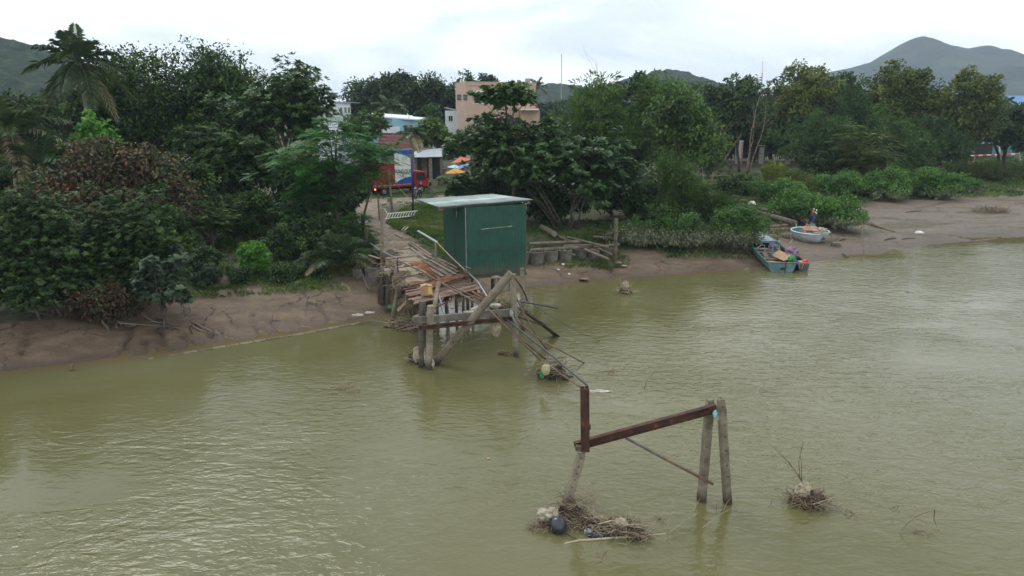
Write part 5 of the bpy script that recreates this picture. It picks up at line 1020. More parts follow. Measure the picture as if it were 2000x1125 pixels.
bag('plastic_sack', 'crumpled beige sack in the middle of the debris raft', at(1172, 1026, 0)+Vector((0, 0, .12)), (.20, .12, .10), 'tan_plastic', 22, 'plastic sack', .4)
bag('paper_scrap', 'small white scrap on the debris raft', at(1143, 1022, 0)+Vector((0, -.1, .18)), (.05, .04, .05), 'dirty_white', 23, 'scrap', .4)
bag('foam_piece', 'white foam piece at the raft end', at(1231, 1044, 0)+Vector((0, 0, .05)), (.10, .06, .05), 'dirty_white', 24, 'foam', .3)
o_ = MB().tube([at(1103, 1062, .0), at(1128, 1056, .01), at(1170, 1053, .015), at(1208, 1050, .01), at(1300, 1043, -.01)], [.02, .024, .026, .024, .02], 8).build('bamboo_pole', 'straw', None, at(1150, 1055, 0), smooth=True); tagobj(o_, 'yellow bamboo pole floating in front of the debris raft', 'bamboo pole')
r_ = random.Random(77); tk = MB()
for i in range(16):
    px = r_.uniform(1070, 1245); q = at(px, 1030+r_.uniform(-8, 16)+(px-1070)*.06, 0); a_ = r_.uniform(-.6, .6); l_ = r_.uniform(.3, .9); z_ = r_.uniform(.03, .22)
    tk = MB().tube([(q.x-math.cos(a_)*l_/2, q.y-math.sin(a_)*l_/2, z_), (q.x, q.y, z_+.04), (q.x+math.cos(a_)*l_/2, q.y+math.sin(a_)*l_/2, z_-.02)], [.014, .018, .008], 5, jit=.2).build('stick', r_.choice(['twig', 'straw', 'mat']), rt)
for i, (px, py, rx, rz_, m_, lb) in enumerate([(1165, 1046, .22, .05, 'black_plastic', 'flat black plastic under the middle of the debris raft'), (1192, 1044, .16, .06, 'black_plastic', 'black plastic fold near the right end of the raft'), (1150, 1040, .10, .05, 'galv', 'bluish plastic scrap at the front of the raft')]): bag('plastic_scrap', lb, at(px, py, 0)+Vector((0, 0, .03)), (rx, .1, rz_), m_, 60+i, 'plastic scrap')
# reeds, sticks
def stick(lb, pts, r, mat_='twig', nm_='stick', cat='stick', grp_='sticks standing in the river'):
    P = [at(pts[0][0], pts[0][1], -.03)]; Y0 = P[0].y
    for i, q in enumerate(pts[1:]): P.append(atY(q[0], q[1], Y0+(q[2] if len(q) > 2 else 0)))
    n_ = len(P); o_ = MB().tube(P, [r*(1-.6*i/(n_-1)) for i in range(n_)], 5).build(nm_, mat_, None, P[0]); return tagobj(o_, lb, cat, grp_)
stick('pale reed leaning right of the raft, first from the left', [(1258, 1045), (1268, 1000)], .007, 'straw'); stick('pale reed bending low over the raft end', [(1258, 1046), (1280, 1018), (1301, 996)], .006, 'straw')
stick('tall pale reed rising between raft and concrete piles', [(1303, 1036), (1312, 985), (1331, 952)], .009, 'straw'); stick('pale reed leaning right behind the tall one', [(1305, 1042), (1340, 1015), (1366, 1001)], .008, 'straw')
stick('pale reed crossing in front of the chipped concrete pile', [(1350, 1010), (1358, 990), (1368, 973)], .007, 'straw'); stick('long pale reed leaning beneath the outer concrete pile', [(1368, 1034), (1400, 1010), (1436, 987)], .009, 'straw')
stick('short reed at the foot of the outer concrete pile', [(1412, 1000), (1418, 985), (1427, 972)], .008, 'straw'); stick('faint thin stalk far right of the reed group', [(1430, 1012), (1442, 1000), (1454, 985)], .005, 'straw')
stick('dark upright stub between the concrete piles', [(1399, 998), (1400, 983)], .008); stick('brown stick standing in open water above the beam', [(1258, 759), (1264, 742), (1283, 722)], .018)
stick('pale upright stick beside the column head', [(1089, 769), (1090, 758), (1093, 751)], .02, 'straw'); stick('leaning pole at the basket boat standing in the water edge', [(1688, 500), (1684, 470), (1683, 430)], .045)
stick('thin reed left of the raft', [(1060, 1000), (1066, 960), (1084, 924)], .004, 'straw'); stick('thin reed crossing behind the near left pile', [(1096, 970), (1086, 940), (1084, 924)], .004, 'straw')
for i, (lb, cx, cy, L_, n_) in enumerate([('dark dead bush barely breaking the water below the calm patch', 676, 762, .9, 26), ('sparse brown weeds sticking out of the river right of the pipes', 1190, 728, .45, 22), ('small dark snag in the open water at the far right', 1776, 571, .35, 14), ('sunken dark twigs below the debris raft', 1178, 1085, .3, 10), ('brown weed tuft standing right of the raft', 1287, 1014, .16, 20), ('dark submerged sticks right of the straw mound', 1660, 1003, .32, 12), ('tiny sticks far right of the second debris clump', 1748, 994, .3, 7), ('dark snag tips in mid river', 1470, 649, .2, 8), ('small floating bits left of the shed reflection', 1205, 577, .5, 12)]):
    q = at(cx, cy, 0); twigs('snag', (q.x, q.y, -.02), (L_*.6, L_*.35, .1), n_, L_, .009, 'twig', None, zlo=-.02, seed=90+i, up=.25, label=lb, cat='snag', group='snags in the river')['kind'] = 'stuff'
for sd_, pp in [(1, [(1094, 994), (1080, 960), (1076, 940)])]: pass
# second clump with branches
c = at(1576, 985, 0); d2 = debris('clump of roots with long dead branches in the right foreground', (c.x, c.y, .02), (.48, .28, .42), 330, .45, 81, .0075)
def br_(parent, pts, r, mat_='twig', y0=None):
    Y0 = y0; P = [atY(a, b, Y0+k*.03) for k, (a, b) in enumerate(pts)]; MB().tube(P, [r*(1-.75*i/(len(P)-1)) for i in range(len(P))], 5).build('branch', mat_, parent)
y0 = c.y+.05
br_(d2, [(1572, 950), (1560, 930), (1540, 902), (1520, 882), (1500, 865)], .024, y0=y0); br_(d2, [(1562, 935), (1560, 900), (1569, 863), (1556, 857)], .013, y0=y0); br_(d2, [(1566, 938), (1565, 905), (1562, 880)], .011, y0=y0); br_(d2, [(1541, 914), (1532, 898), (1520, 885), (1500, 884)], .005, y0=y0)
br_(d2, [(1600, 958), (1610, 948), (1622, 946)], .006, y0=y0); br_(d2, [(1587, 985), (1610, 978), (1632, 970)], .016, 'straw', y0=y0-.3); br_(d2, [(1525, 983), (1535, 972), (1550, 966)], .006, y0=y0); br_(d2, [(1506, 986), (1506, 978), (1510, 972)], .009, y0=y0-.1)
bag('plastic_bag', 'grimy white plastic bag in the clump with the long branches', (c.x-.1, c.y+.05, .36), (.18, .14, .20), 'tan_plastic', 25)
c = at(1795, 1040, 0); d3 = thing('branch_arch', 'thin dead branches arching out of the water at the lower right', 'branch', (c.x, c.y, 0))
br_(d3, [(1760, 1036), (1772, 1022), (1790, 1008), (1810, 1000), (1828, 995)], .022, y0=c.y); br_(d3, [(1826, 996), (1824, 1012), (1830, 1031)], .014, y0=c.y); br_(d3, [(1782, 1012), (1800, 1016), (1818, 1027), (1836, 1036)], .011, y0=c.y); br_(d3, [(1783, 1011), (1785, 1026)], .005, y0=c.y)
twigs('twigs', (c.x, c.y, 0), (.25, .08, .05), 30, .2, .006, 'twig', d3, zlo=-.02, seed=82)
tagobj(crumple(at(953, 896, .01), (.05, .04, .03), 5, 2).build('floating_leaf', 'card', None, at(953, 896, 0)), 'small brown leaf floating in mid river', 'leaf')
# ---------------------------------------------------------------- green tin shed on stilts
ZB = 2.05
A0 = at(912, 538, ZB); B0 = at(1027, 530, ZB); C0 = at(868, 505, ZB); D0 = C0+(B0-A0)
shed = thing('green_shed', 'dark green corrugated tin shed on stilts with pale mono pitch roof', 'shed', (A0.x, A0.y, 0))
HF = atY(912, 404, A0.y).z-ZB; HR = HF+.12
def corr(a, b, h0, h1, pitch, amp, name, mat_, parent, z0=0.0, out=None):
    a = Vector(a)+Vector((0, 0, z0)); b = Vector(b)+Vector((0, 0, z0)); d = b-a; L = d.length; d.normalize(); nrm = out or Vector((d.y, -d.x, 0)); n = max(1, int(L/pitch)); V = []; 
    prof = []
    for i in range(n): x0 = i*L/n; p_ = L/n; prof += [(x0, 0), (x0+p_*.42, 0), (x0+p_*.55, amp), (x0+p_*.87, amp)]
    prof.append((L, 0)); m_ = len(prof)
    for k in (0, 1):
        for x_, y_ in prof: hh = (h0+(h1-h0)*x_/L)*k; V.append(a+d*x_+nrm*y_+Vector((0, 0, hh)))
    Fc = [(i, i+1, i+1+m_, i+m_) for i in range(m_-1)]
    o_ = MB().add(V, Fc).build(name, mat_, parent); s_ = o_.modifiers.new('t', 'SOLIDIFY'); s_.thickness = .004; s_.offset = -1; return o_
nf = Vector(((B0-A0).y, -(B0-A0).x, 0)).normalized(); nl_ = Vector(((A0-C0).y, -(A0-C0).x, 0)).normalized()
hs = HF*.36
mid = A0.lerp(B0, .62)
corr(A0, mid, hs, hs, .13, .016, 'wall_sheet', 'green_tin', shed); corr(mid+nf*.004, B0, hs, hs, .13, .016, 'wall_sheet', 'green_tin', shed)
m2 = A0.lerp(B0, .5)
corr(A0+nf*.006, m2+nf*.006, HF-hs-.005, HF-hs+.02, .13, .016, 'wall_sheet', 'green_tin', shed, z0=hs-.03); corr(m2+nf*.009, B0+nf*.006, HF-hs+.02, HF-hs+.04, .13, .016, 'wall_sheet', 'green_tin', shed, z0=hs-.03)
q1 = C0.lerp(A0, .55)
corr(C0, q1, HF, HF, .13, .014, 'wall_sheet', 'green_tin2', shed); corr(q1+nl_*.03, A0, HF-.02, HF-.02, .13, .014, 'door', 'green_tin2', shed)
corr(B0, D0, HF, HF, .13, .014, 'wall_sheet', 'green_tin2', shed); corr(D0, C0, HF, HF, .13, .014, 'wall_sheet', 'green_tin2', shed)
MB().beam(q1+nl_*.05+Vector((0, 0, .1)), q1+nl_*.05+Vector((0, 0, HF*.66)), .02, .035).build('door_edge', 'black_plastic', shed)
MB().beam(A0+(nf+nl_)*.025+Vector((0, 0, -.1)), A0+(nf+nl_)*.025+Vector((0, 0, HF-.05)), .024, .024).build('corner_trim', 'tin_grey', shed)
MB().tube([A0+nf*.06+Vector((-.1, 0, .42)), A0+nf*.06+Vector((.16, 0, .34))], .018, 6).build('latch_bar', 'galv', shed)
wA = A0.lerp(B0, .24)+nf*.045; wB = A0.lerp(B0, .76)+nf*.045; zW = atY(965, 447, A0.y).z-ZB
hb = MB().beam(wA+Vector((0, 0, zW-.045)), wB+Vector((0, 0, zW+.03)), .02, .05).build('hatch_bar', 'concrete', shed)
MB().beam(wA.lerp(wB, .02)+nf*.012+Vector((0, 0, zW-.045)), wA.lerp(wB, .24)+nf*.012+Vector((0, 0, zW-.02)), .02, .03).build('hinge', 'tin_grey', shed)
MB().beam(wA.lerp(wB, .84)+nf*.012+Vector((0, 0, zW+.01)), wA.lerp(wB, .98)+nf*.012+Vector((0, 0, zW+.03)), .02, .03).build('hinge', 'tin_grey', shed)
MB().slab([A0+Vector((.02, .02, .03)), B0+Vector((-.02, .02, .03)), D0+Vector((-.02, -.02, .03)), C0+Vector((.02, -.02, .03))], .05).build('floor', 'wood_dark', shed)
for a_, b_ in ((A0, B0), (C0, D0), (A0, C0), (B0, D0), (A0.lerp(B0, .5), C0.lerp(D0, .5))): MB().beam(a_+Vector((0, 0, -.09)), b_+Vector((0, 0, -.095)), .09, .13).build('floor_beam', 'wood_dark', shed)
for a_ in (A0, B0, C0, D0, A0.lerp(B0, .5), C0.lerp(D0, .5), A0.lerp(C0, .5), B0.lerp(D0, .5)):
    MB().tube([a_.lerp((A0+D0)/2, .04)+Vector((0, 0, -.16)), Vector((a_.x, a_.y, gz(a_.x, a_.y)-.6))], .075, 8, jit=.1).build('stilt', 'wood_dark' if a_.x < -1 else 'wood', shed)
for f_ in (.18, .38, .62, .84): MB().beam(A0.lerp(B0, f_)+nf*.022+Vector((0, 0, .02)), A0.lerp(B0, f_)+nf*.022+Vector((0, 0, hs-.04 if f_ != .38 else HF-.1)), .012, .006, tuple(nf)).build('seam', 'green_tin2', shed)
MB().beam(A0+nf*.027+Vector((0, 0, hs-.03)), B0+nf*.027+Vector((0, 0, hs-.03)), .006, .016).build('seam', 'wood_dark', shed)
for r0_ in (.06, hs-.08, hs+.04, HF-.12):
    nb_ = MB()
    for k in range(19): nb_.box(A0.lerp(B0, (k+.5)/19)+nf*.02+Vector((0, 0, r0_)), (.022, .014, .022))
    nb_.build('roofing_nails', 'rust', shed)['kind'] = 'stuff'
# roof: corrugated mono pitch sheets falling to the left
zr = ZB+HF
def onp(px, py, z): return at(px, py, z)
rFL = onp(856, 404, zr+.02); rFR = onp(1040, 390, zr+.14); rBL = onp(814, 389, zr+.10); rBR = onp(962, 380, zr+.20)
ns = 4
for k in range(ns):
    f0, f1 = k/ns, (k+1)/ns; dzk = .012*(k % 2); nn = 9; V = []
    for e0, e1, kk in ((rFL, rFR, 0), (rBL, rBR, 1)):
        for i in range(nn*4+1):
            f = f0-.006+(f1-f0+.012)*i/(nn*4); V.append(e0.lerp(e1, f)+Vector((0, 0, dzk+.028*math.sin(i/4*2*PI))))
    m_ = nn*4+1; o_ = MB().add(V, [(i, i+1, i+1+m_, i+m_) for i in range(m_-1)]).build('roof_sheet', 'roof_tin', shed, smooth=True); s_ = o_.modifiers.new('t', 'SOLIDIFY'); s_.thickness = .006
MB().beam(rFL+Vector((.06, .1, -.06)), rFR+Vector((-.12, .1, -.06)), .05, .07).build('rafter', 'wood_dark', shed); MB().beam(rFL.lerp(rBL, .5)+Vector((.1, .1, -.06)), rFR.lerp(rBR, .5)+Vector((-.12, .1, -.06)), .05, .07).build('rafter', 'wood_dark', shed)
MB().tube([atY(894, 404, A0.y+1.2)+nl_*.1, atY(897, 416, A0.y+1.0)+nl_*.12, atY(895, 425, A0.y+1.0)+nl_*.1], .02, 5).build('hanging_strap', 'dirty_white', shed)
bag('plastic_scrap', 'whitish scrap caught under the shed floor', atY(968, 541, A0.y-.1), (.2, .05, .06), 'dirty_white', 28, 'scrap')
# ---------------------------------------------------------------- row of concrete rings and the poles on them
for i, (px, py, w_, h_) in enumerate([(1018, 521, 26, 22), (1047, 519.5, 28, 22), (1077, 516, 27, 22), (1105, 513.5, 26, 20), (1133, 510, 26, 19), (1158, 507, 25, 18), (1184, 505, 24, 18)]):
    b = seat(px, py-3, .5); rad_ = w_/2/FPX*b.y*1.02; hh = .72-.03*i
    lbs = ['concrete ring half hidden behind the shed corner', 'concrete ring with dark stain, first right of the shed', 'concrete ring with dry grass hanging over it', 'low concrete ring under the crossing pole end', 'dark stained concrete ring in the middle of the row', 'concrete ring second from the standing post', 'concrete ring nearest the standing post']
    o_ = MB().lathe([(rad_*.86, hh-.12), (rad_*.86, hh), (rad_, hh-.015), (rad_*1.01, hh*.5), (rad_, -.4)], (b.x, b.y+rad_, b.z), 22).build('concrete_ring', 'concrete_dark', None, (b.x, b.y+rad_, b.z), smooth=False)
    tagobj(o_, lbs[i], 'concrete ring', 'concrete rings along the foot of the bank')
    f_ = MB().lathe([(0.001, hh-.1), (rad_*.85, hh-.1)], (b.x, b.y+rad_, b.z), 16).build('mud_fill', 'stone', o_); f_.location = (0, 0, 0); f_.data.transform(Matrix.Translation(Vector((0, 0, 0))))
pl = [((1035.5, 489), (1149, 482.5), 1.16, .11, 'thick pale pole lying along the rings, nearest the river'), ((1034, 476), (1136, 472), 1.30, .10, 'pale pole with a blunt end lying behind the nearest one'), ((1058, 443), (1083, 457), 1.6, .17, 'thick dark log end rising under the almond tree'),
      ((1080, 456), (1111, 471), 1.4, .10, 'dark pole continuing below the thick log end'), ((1108, 463), (1188, 483), 1.4, .075, 'squared pale pole slanting down right across the pile'), ((1100, 480), (1155, 479), 1.28, .07, 'thin pole lying level in the middle of the pile'),
      ((1142, 487), (1188, 506), 1.1, .085, 'pale squared pole pointing down to the mud'), ((1100, 489), (1123, 499), 1.08, .08, 'short pole end poking out over the low ring'), ((1169, 485), (1196, 498), 1.1, .06, 'slim pole pointing at the foot of the standing post'),
      ((1159, 482.5), (1209, 477), 1.15, .08, 'pole passing behind the standing post'), ((1158, 462), (1199, 465.5), 1.3, .07, 'brownish pole at the back beside the silted bush'), ((1154, 487), (1170, 492), 1.1, .06, 'short stub beside the squared pole')]
for a, b, z_, r_, lb in pl:
    A_ = at(*a, z_); B_ = at(*b, z_-(.25 if b[1] > 495 else 0)); o_ = MB().tube([A_.lerp(B_, i/5) for i in range(6)], [r_*(1+.06*(i % 2)) for i in range(6)], 8, jit=.06).build('grey_pole', 'log', None, A_); tagobj(o_, lb, 'pole', 'poles heaped on the concrete rings')
b = seat(1201, 511, .4); o_ = pile(atY(1204, 427, b.y), b, .115, 'log', 'mooring_post'); tagobj(o_, 'tall round post standing alone at the right end of the log pile', 'post')
# ---------------------------------------------------------------- cribbed sleepers and big pipe by the boats
b = seat(1525, 468, .5)
for k, (a, e_, z_, r_, lb) in enumerate([((1494, 462), (1547, 459), .75, .17, 'bottom sleeper of the crib beside the basket boat'), ((1496, 450), (1548, 447), 1.15, .16, 'middle sleeper of the crib beside the basket boat'), ((1503, 443), (1545, 440), 1.45, .13, 'top sleeper of the crib beside the basket boat')]):
    A_ = atY(*a, 50.0+k*.15); B_ = atY(*e_, 50.6+k*.15); tagobj(MB().tube([A_, A_.lerp(B_, .5), B_], r_, 9, jit=.06).build('sleeper', 'wood', None, A_), lb, 'sleeper', 'sleepers cribbed against the bank')
for px, py, r_, lb in [((1510), 467, .22, 'left brown boulder under the crib'), (1534, 465, .2, 'right brown boulder under the crib')]:
    q = seat(px, py, .5); tagobj(crumple((q.x, q.y+.1, q.z+.1), (r_*1.8, r_, r_*1.1), int(px), 3, .15).build('boulder', 'stone', None, q), lb, 'boulder')
tagobj(MB().tube([atY(1478, 416, 54), atY(1515, 425, 52.2), atY(1554, 436, 50.3)], .21, 14).build('concrete_pipe', 'log', None, atY(1554, 436, 50.3), smooth=True), 'thick grey pipe sticking out of the bushes above the sleepers', 'pipe')
tagobj(MB().tube([atY(1481, 407, 55), atY(1524, 417, 53)], .12, 10).build('concrete_pipe', 'wood', None, atY(1524, 417, 53), smooth=True), 'thin brown log behind the thick grey pipe', 'log')
tagobj(MB().tube([atY(1555, 437, 50.1), atY(1556, 447, 49.9), atY(1551, 462, 49.2), seat(1543, 477, .4)+Vector((0, 0, .03))], [.03, .05, .035, .02], 6).build('frayed_rope', 'rope', None, atY(1555, 437, 50.1)), 'frayed rope hanging from the thick grey pipe to the mud', 'rope')
a_ = seat(1706, 441, .6); b_ = seat(1746, 453, .5); tagobj(MB().tube([a_+Vector((-.8, 1, .1)), a_+Vector((0, 0, .08)), b_+Vector((0, 0, .0))], [.16, .15, .1], 9, jit=.06).build('fallen_log', 'wood', None, a_), 'brown log lying on the mud right of the vine mound', 'log')
# ---------------------------------------------------------------- wooden boat
def hull(path_root, stern, bow, beam_, zs, zb, depth, mats, nst=14, transom=True, rake=.9, name='hull'):
    stern = Vector(stern); bow = Vector(bow); ax = (bow-stern); L = ax.length; ax.normalize(); sd = ax.cross(Vector((0, 0, 1))).normalized(); V = []; rim = []; keel = []
    for i in range(nst+1):
        f = i/nst; w_ = beam_/2*((.80+.22*math.sin(f*PI*.8)) if f < .45 else (1.0)*(1-((f-.45)/.55)**2.3)+.0)
        sheer = depth*(1+.15*(1-f)*0+.62*f**2.6); zc = zs+(zb-zs)*f; b0 = stern+ax*L*f+Vector((0, 0, zc)); xr = ax*(.0 if f < .8 else 0)
        kl = zc*0+.0; row = []
        for u, (wy, hz_) in enumerate([(0, 0.0+.45*max(0, f-.8)/.2*depth), (.62, .02*depth+.5*max(0, f-.8)/.2*depth), (.88, .42*depth+.2*max(0, f-.8)*depth), (1.0, sheer)]):
            row.append((wy*w_, hz_ if u < 3 else sheer))
        pts = [b0-sd*a+Vector((0, 0, h)) for a, h in reversed(row)]+[b0+sd*a+Vector((0, 0, h)) for a, h in row[1:]]
        V += pts; rim.append((pts[0], pts[-1]))
    Fc = [(i*7+j, i*7+j+1, (i+1)*7+j+1, (i+1)*7+j) for i in range(nst) for j in range(6)]
    o_ = MB().add(V, Fc).build(name, mats[0], path_root); s_ = o_.modifiers.new('t', 'SOLIDIFY'); s_.thickness = .035; s_.offset = 1
    if transom: MB().add([v for v in V[:7]]+[v-ax*.05 for v in V[:7]], [(0, 1, 2, 3, 4, 5, 6), (13, 12, 11, 10, 9, 8, 7)]+[(k, k+7, k+8, k+1) for k in range(6)]+[(6, 13, 7, 0)]).build('transom', mats[0], path_root)
    for k in (0, 1): MB().tube([r__[k]+Vector((0, 0, .02)) for r__ in rim], .045, 6).build('gunwale', mats[1], path_root)
    return rim, ax, sd, L
st = at(1526, 531, 0); bw_ = Vector((atY(1478, 460, 46).x+.15, 46.2, 0))
boat = thing('wooden_boat', 'teal wooden rowing boat pulled up on the mud with its square stern in the water', 'boat', (st.x, st.y, 0), 'boats on the river edge')
rim, ax, sd, L = hull(boat, st, bw_, 1.95, -.12, .28, .62, ('boat_teal', 'boat_green'))
nst = 14
# inner lining, deck, thwarts
for i0, i1 in ((10, 11), (11, 12), (12, 13)):
    MB().slab([rim[i0][0]+Vector((0, 0, .035)), rim[i0][1]+Vector((0, 0, .035)), rim[i1][1]+Vector((0, 0, .035)), rim[i1][0]+Vector((0, 0, .035))], .03).build('foredeck_board', 'boat_grey', boat)
MB().slab([rim[13][0]+Vector((0, 0, .035)), rim[13][1]+Vector((0, 0, .035)), rim[14][1]+Vector((0, 0, .04))], .03).build('foredeck_board', 'boat_grey', boat)
MB().beam(rim[10][0]+Vector((0, 0, -.03)), rim[10][1]+Vector((0, 0, -.03)), .05, .14).build('deck_beam', 'basket_in', boat)
MB().beam(rim[0][0]+Vector((0, 0, .05)), rim[0][1]+Vector((0, 0, .05)), .14, .06).build('stern_board', 'wood', boat)
for i in range(1, 10):
    a_ = rim[i][0].lerp(rim[i][1], .16)-Vector((0, 0, .42)); b_ = rim[i][0].lerp(rim[i][1], .84)-Vector((0, 0, .42)); MB().beam(a_, b_, L/nst*.93, .025).build('floor_board', 'boat_inside', boat)
for i in (3, 6, 8): MB().beam(rim[i][0].lerp(rim[i][1], .04)-Vector((0, 0, .12+.05*(i == 8))), rim[i][0].lerp(rim[i][1], .96)-Vector((0, 0, .12+.05*(i == 8))), .2, .035).build('thwart', 'wood' if i != 8 else 'boat_grey', boat)
c_ = rim[4][0].lerp(rim[4][1], .42); MB().beam(c_-Vector((0, 0, .45)), c_+Vector((0, 0, .42)), .07, .07).build('mast_post', 'boat_teal', boat)
t0 = st-ax*.09; MB().beam(t0+Vector((0.2, 0, .66)), t0+Vector((.2, 0, -.1)), .05, .03).build('rudder_post', 'rust', boat); MB().box(t0+Vector((.05, -.02, .22)), (.28, .04, .12)).build('rudder_bracket', 'rust', boat)
def cloth(nm_, lb, c, rad, m_, sd_, cat='cloth'): return bag(nm_, lb, c, rad, m_, sd_, cat, .4)
cx_ = rim[3][0].lerp(rim[3][1], .72); MBq = MB().slab([cx_+Vector((-.35, -1.0, .0)), cx_+Vector((.35, -.9, .18)), cx_+Vector((.05, .9, .28)), cx_+Vector((-.45, .7, -.02))], .02).build('cardboard_sheet', 'card', None, cx_); tagobj(MBq, 'tan board leaning inside the teal boat', 'board')
cx_ = rim[2][0].lerp(rim[2][1], .32)-Vector((0, 0, .3)); tagobj(MB().slab([cx_+Vector((-.3, -.5, 0)), cx_+Vector((.35, -.4, .05)), cx_+Vector((.25, .6, .12)), cx_+Vector((-.2, .5, .1))], .02).build('cardboard_sheet', 'straw', None, cx_), 'pale board lying on the floor of the teal boat', 'board')
cx_ = rim[4][0].lerp(rim[4][1], .22)-Vector((0, 0, .28)); tagobj(MB().slab([cx_+Vector((-.22, -.5, .1)), cx_+Vector((.3, -.35, -.05)), cx_+Vector((.3, .9, .3)), cx_+Vector((.1, .9, .32))], .02).build('cardboard_sheet', 'wood', None, cx_), 'brown board propped beside the post in the teal boat', 'board')
cloth('plastic_bag', 'bright green plastic bag on the stern rail of the teal boat', rim[1][0].lerp(rim[1][1], .9)+Vector((0, 0, .12)), (.2, .22, .26), 'green_plastic', 31, 'plastic bag')
cloth('cloth_bundle', 'small purple cloth bundle under the foredeck of the teal boat', rim[8][0].lerp(rim[8][1], .68)-Vector((0, 0, .0)), (.24, .3, .16), 'purple_cloth', 32)
tagobj(MB().box(rim[1][0].lerp(rim[1][1], .42)-Vector((0, 0, .12)), (.7, .3, .14)).build('black_tray', 'black_plastic', None, rim[1][0], bevel=.02), 'black tray at the stern of the teal boat', 'tray')
tagobj(MB().tube([rim[7][0].lerp(rim[7][1], .12), rim[8][0].lerp(rim[8][1], .3)+Vector((0, 0, .05)), rim[9][0].lerp(rim[9][1], .45)-Vector((0, 0, .1)), rim[7][0].lerp(rim[7][1], .4)-Vector((0, 0, .3))], .025, 5).build('coiled_rope', 'rope', None, rim[8][0]), 'pale rope in the bow of the teal boat', 'rope')
# small dark boat beside it
s2 = at(1568, 529, 0); e2 = Vector((s2.x-.35, s2.y+3.0, 0)); cn = thing('small_boat', 'small dark canoe with a worn red brown stern beside the teal boat', 'boat', (s2.x, s2.y, 0), 'boats on the river edge')
rim2, ax2, sd2, L2 = hull(cn, s2, e2, .85, -.08, .12, .5, ('pipe_dark', 'boat_inside'), 10)
MB().beam(rim2[0][0]+Vector((0, -.03, .03)), rim2[0][1]+Vector((0, -.03, .03)), .07, .08).build('stern_board', 'wood', cn)
MB().slab([rim2[0][0]-Vector((0, 0, .1)), rim2[0][1]-Vector((0, 0, .1)), rim2[3][1]-Vector((0, 0, .1)), rim2[3][0]-Vector((0, 0, .1))], .03).build('stern_deck', 'boat_teal', cn)
MB().tube([rim2[0][0]+Vector((.02, -.06, .02)), rim2[0][0]+Vector((.05, -.09, -.22)), rim2[0][0]+Vector((.2, -.09, -.26)), rim2[0][0]+Vector((.3, -.06, .02))], .02, 5).build('rope_loop', 'rope', cn)
cloth('cloth_cover', 'purple checked cloth draped over a lump in the small canoe', rim2[4][0].lerp(rim2[4][1], .35)+Vector((0, 0, .32)), (.36, .42, .34), 'purple_cloth', 33); cloth('cloth_cover', 'trailing end of the purple cloth over the canoe side', rim2[3][0].lerp(rim2[3][1], .0)+Vector((-.1, 0, .02)), (.24, .35, .26), 'purple_cloth', 34)
cloth('red_cloth', 'bright red bundle at the stern of the small canoe', rim2[1][0].lerp(rim2[1][1], .78)+Vector((0, 0, .02)), (.17, .3, .14), 'red_plastic', 35); cloth('white_cloth', 'white cloth at the stern of the small canoe', rim2[1][0].lerp(rim2[1][1], .40)+Vector((0, 0, .0)), (.17, .2, .10), 'dirty_white', 36); cloth('blue_cloth', 'dark blue cloth between the two boats', rim2[1][0].lerp(rim2[1][1], .05)+Vector((-.05, 0, -.02)), (.2, .3, .14), 'blue_plastic', 37)
# basket boat
bb = seat(1592, 476, .4); rb = 35/FPX*(bb.y+1.2)*1.0; cb = Vector((bb.x, bb.y+rb*.85, bb.z))
bk = thing('basket_boat', 'round grey basket boat with pale blue rim lying on the mud', 'boat', cb, 'boats on the river edge')
prof = [(0, -.04), (rb*.55, -.02), (rb*.78, .1), (rb*.92, .32), (rb*.985, .55), (rb, .72)]
tl = Matrix.Rotation(R(3), 3, 'X')
MB().lathe(prof, cb, 36, 1, .95, tl).build('hull', 'basket_out', bk, smooth=True)
MB().lathe([(r_*.965, z_+.03) for r_, z_ in prof], cb, 36, 1, .95, tl).build('lining', 'basket_in', bk, smooth=True)
MB().tube([cb+tl @ Vector((math.cos(t_/36*2*PI)*rb, math.sin(t_/36*2*PI)*rb*.95, .73)) for t_ in range(37)], .055, 8).build('rim', 'basket_rim', bk, smooth=True)
MB().beam(cb+Vector((-rb*.15, -rb*.80, .80)), cb+Vector((rb*.32, -rb*1.02, .74)), .16, .03).build('rim_board', 'dirty_white', bk); MB().beam(cb+Vector((rb*.25, -rb*1.04, .75)), cb+Vector((rb*.84, -rb*.74, .79)), .13, .03).build('rim_board', 'dirty_white', bk)
MB().tube([cb+Vector((-rb*.8, .2, .45)), cb+Vector((rb*.8, .2, .45))], .03, 6).build('cross_pole', 'wood', bk)
mk = MB()
for k, dx in enumerate((.36, .46, .56)): 
    a = math.asin(min(.95, dx)); mk.beam(cb+tl @ Vector((dx*rb*1.0, -math.cos(a)*rb*.962, .52-.03*k)), cb+tl @ Vector(((dx-.04)*rb*.96, -math.cos(math.asin(dx-.04))*rb*.925, .27+.02*k)), .03, .05, (0, 1, 0))
mk.build('painted_number_mark', 'rust', bk)
cloth('net_cover', 'faded pink cloth bundle filling the right side of the basket boat', cb+Vector((-.05, -.1, .78)), (.68, .6, .28), 'pink_cloth', 41); cloth('net_cover', 'tan sack beside the pink bundle in the basket boat', cb+Vector((.62, -.3, .80)), (.34, .4, .24), 'tan_plastic', 42, 'sack'); cloth('orange_rope_coil', 'orange rope lying on the far rim of the basket boat', cb+Vector((.78, .15, .88)), (.26, .14, .05), 'orange', 43, 'rope')
cloth('net_bundle', 'greenish net heap behind the pink bundle', cb+Vector((.25, .35, .98)), (.28, .25, .18), 'boat_green', 44, 'net'); cloth('small_cloth', 'small red cloth tip on the pink bundle', cb+Vector((-.15, .2, 1.06)), (.09, .08, .14), 'orange_red', 45)
fp = thing('marker_flag', 'marker pole with dark blue flag and white floats standing in the basket boat', 'marker flag', cb+Vector((.35, .5, .6)))
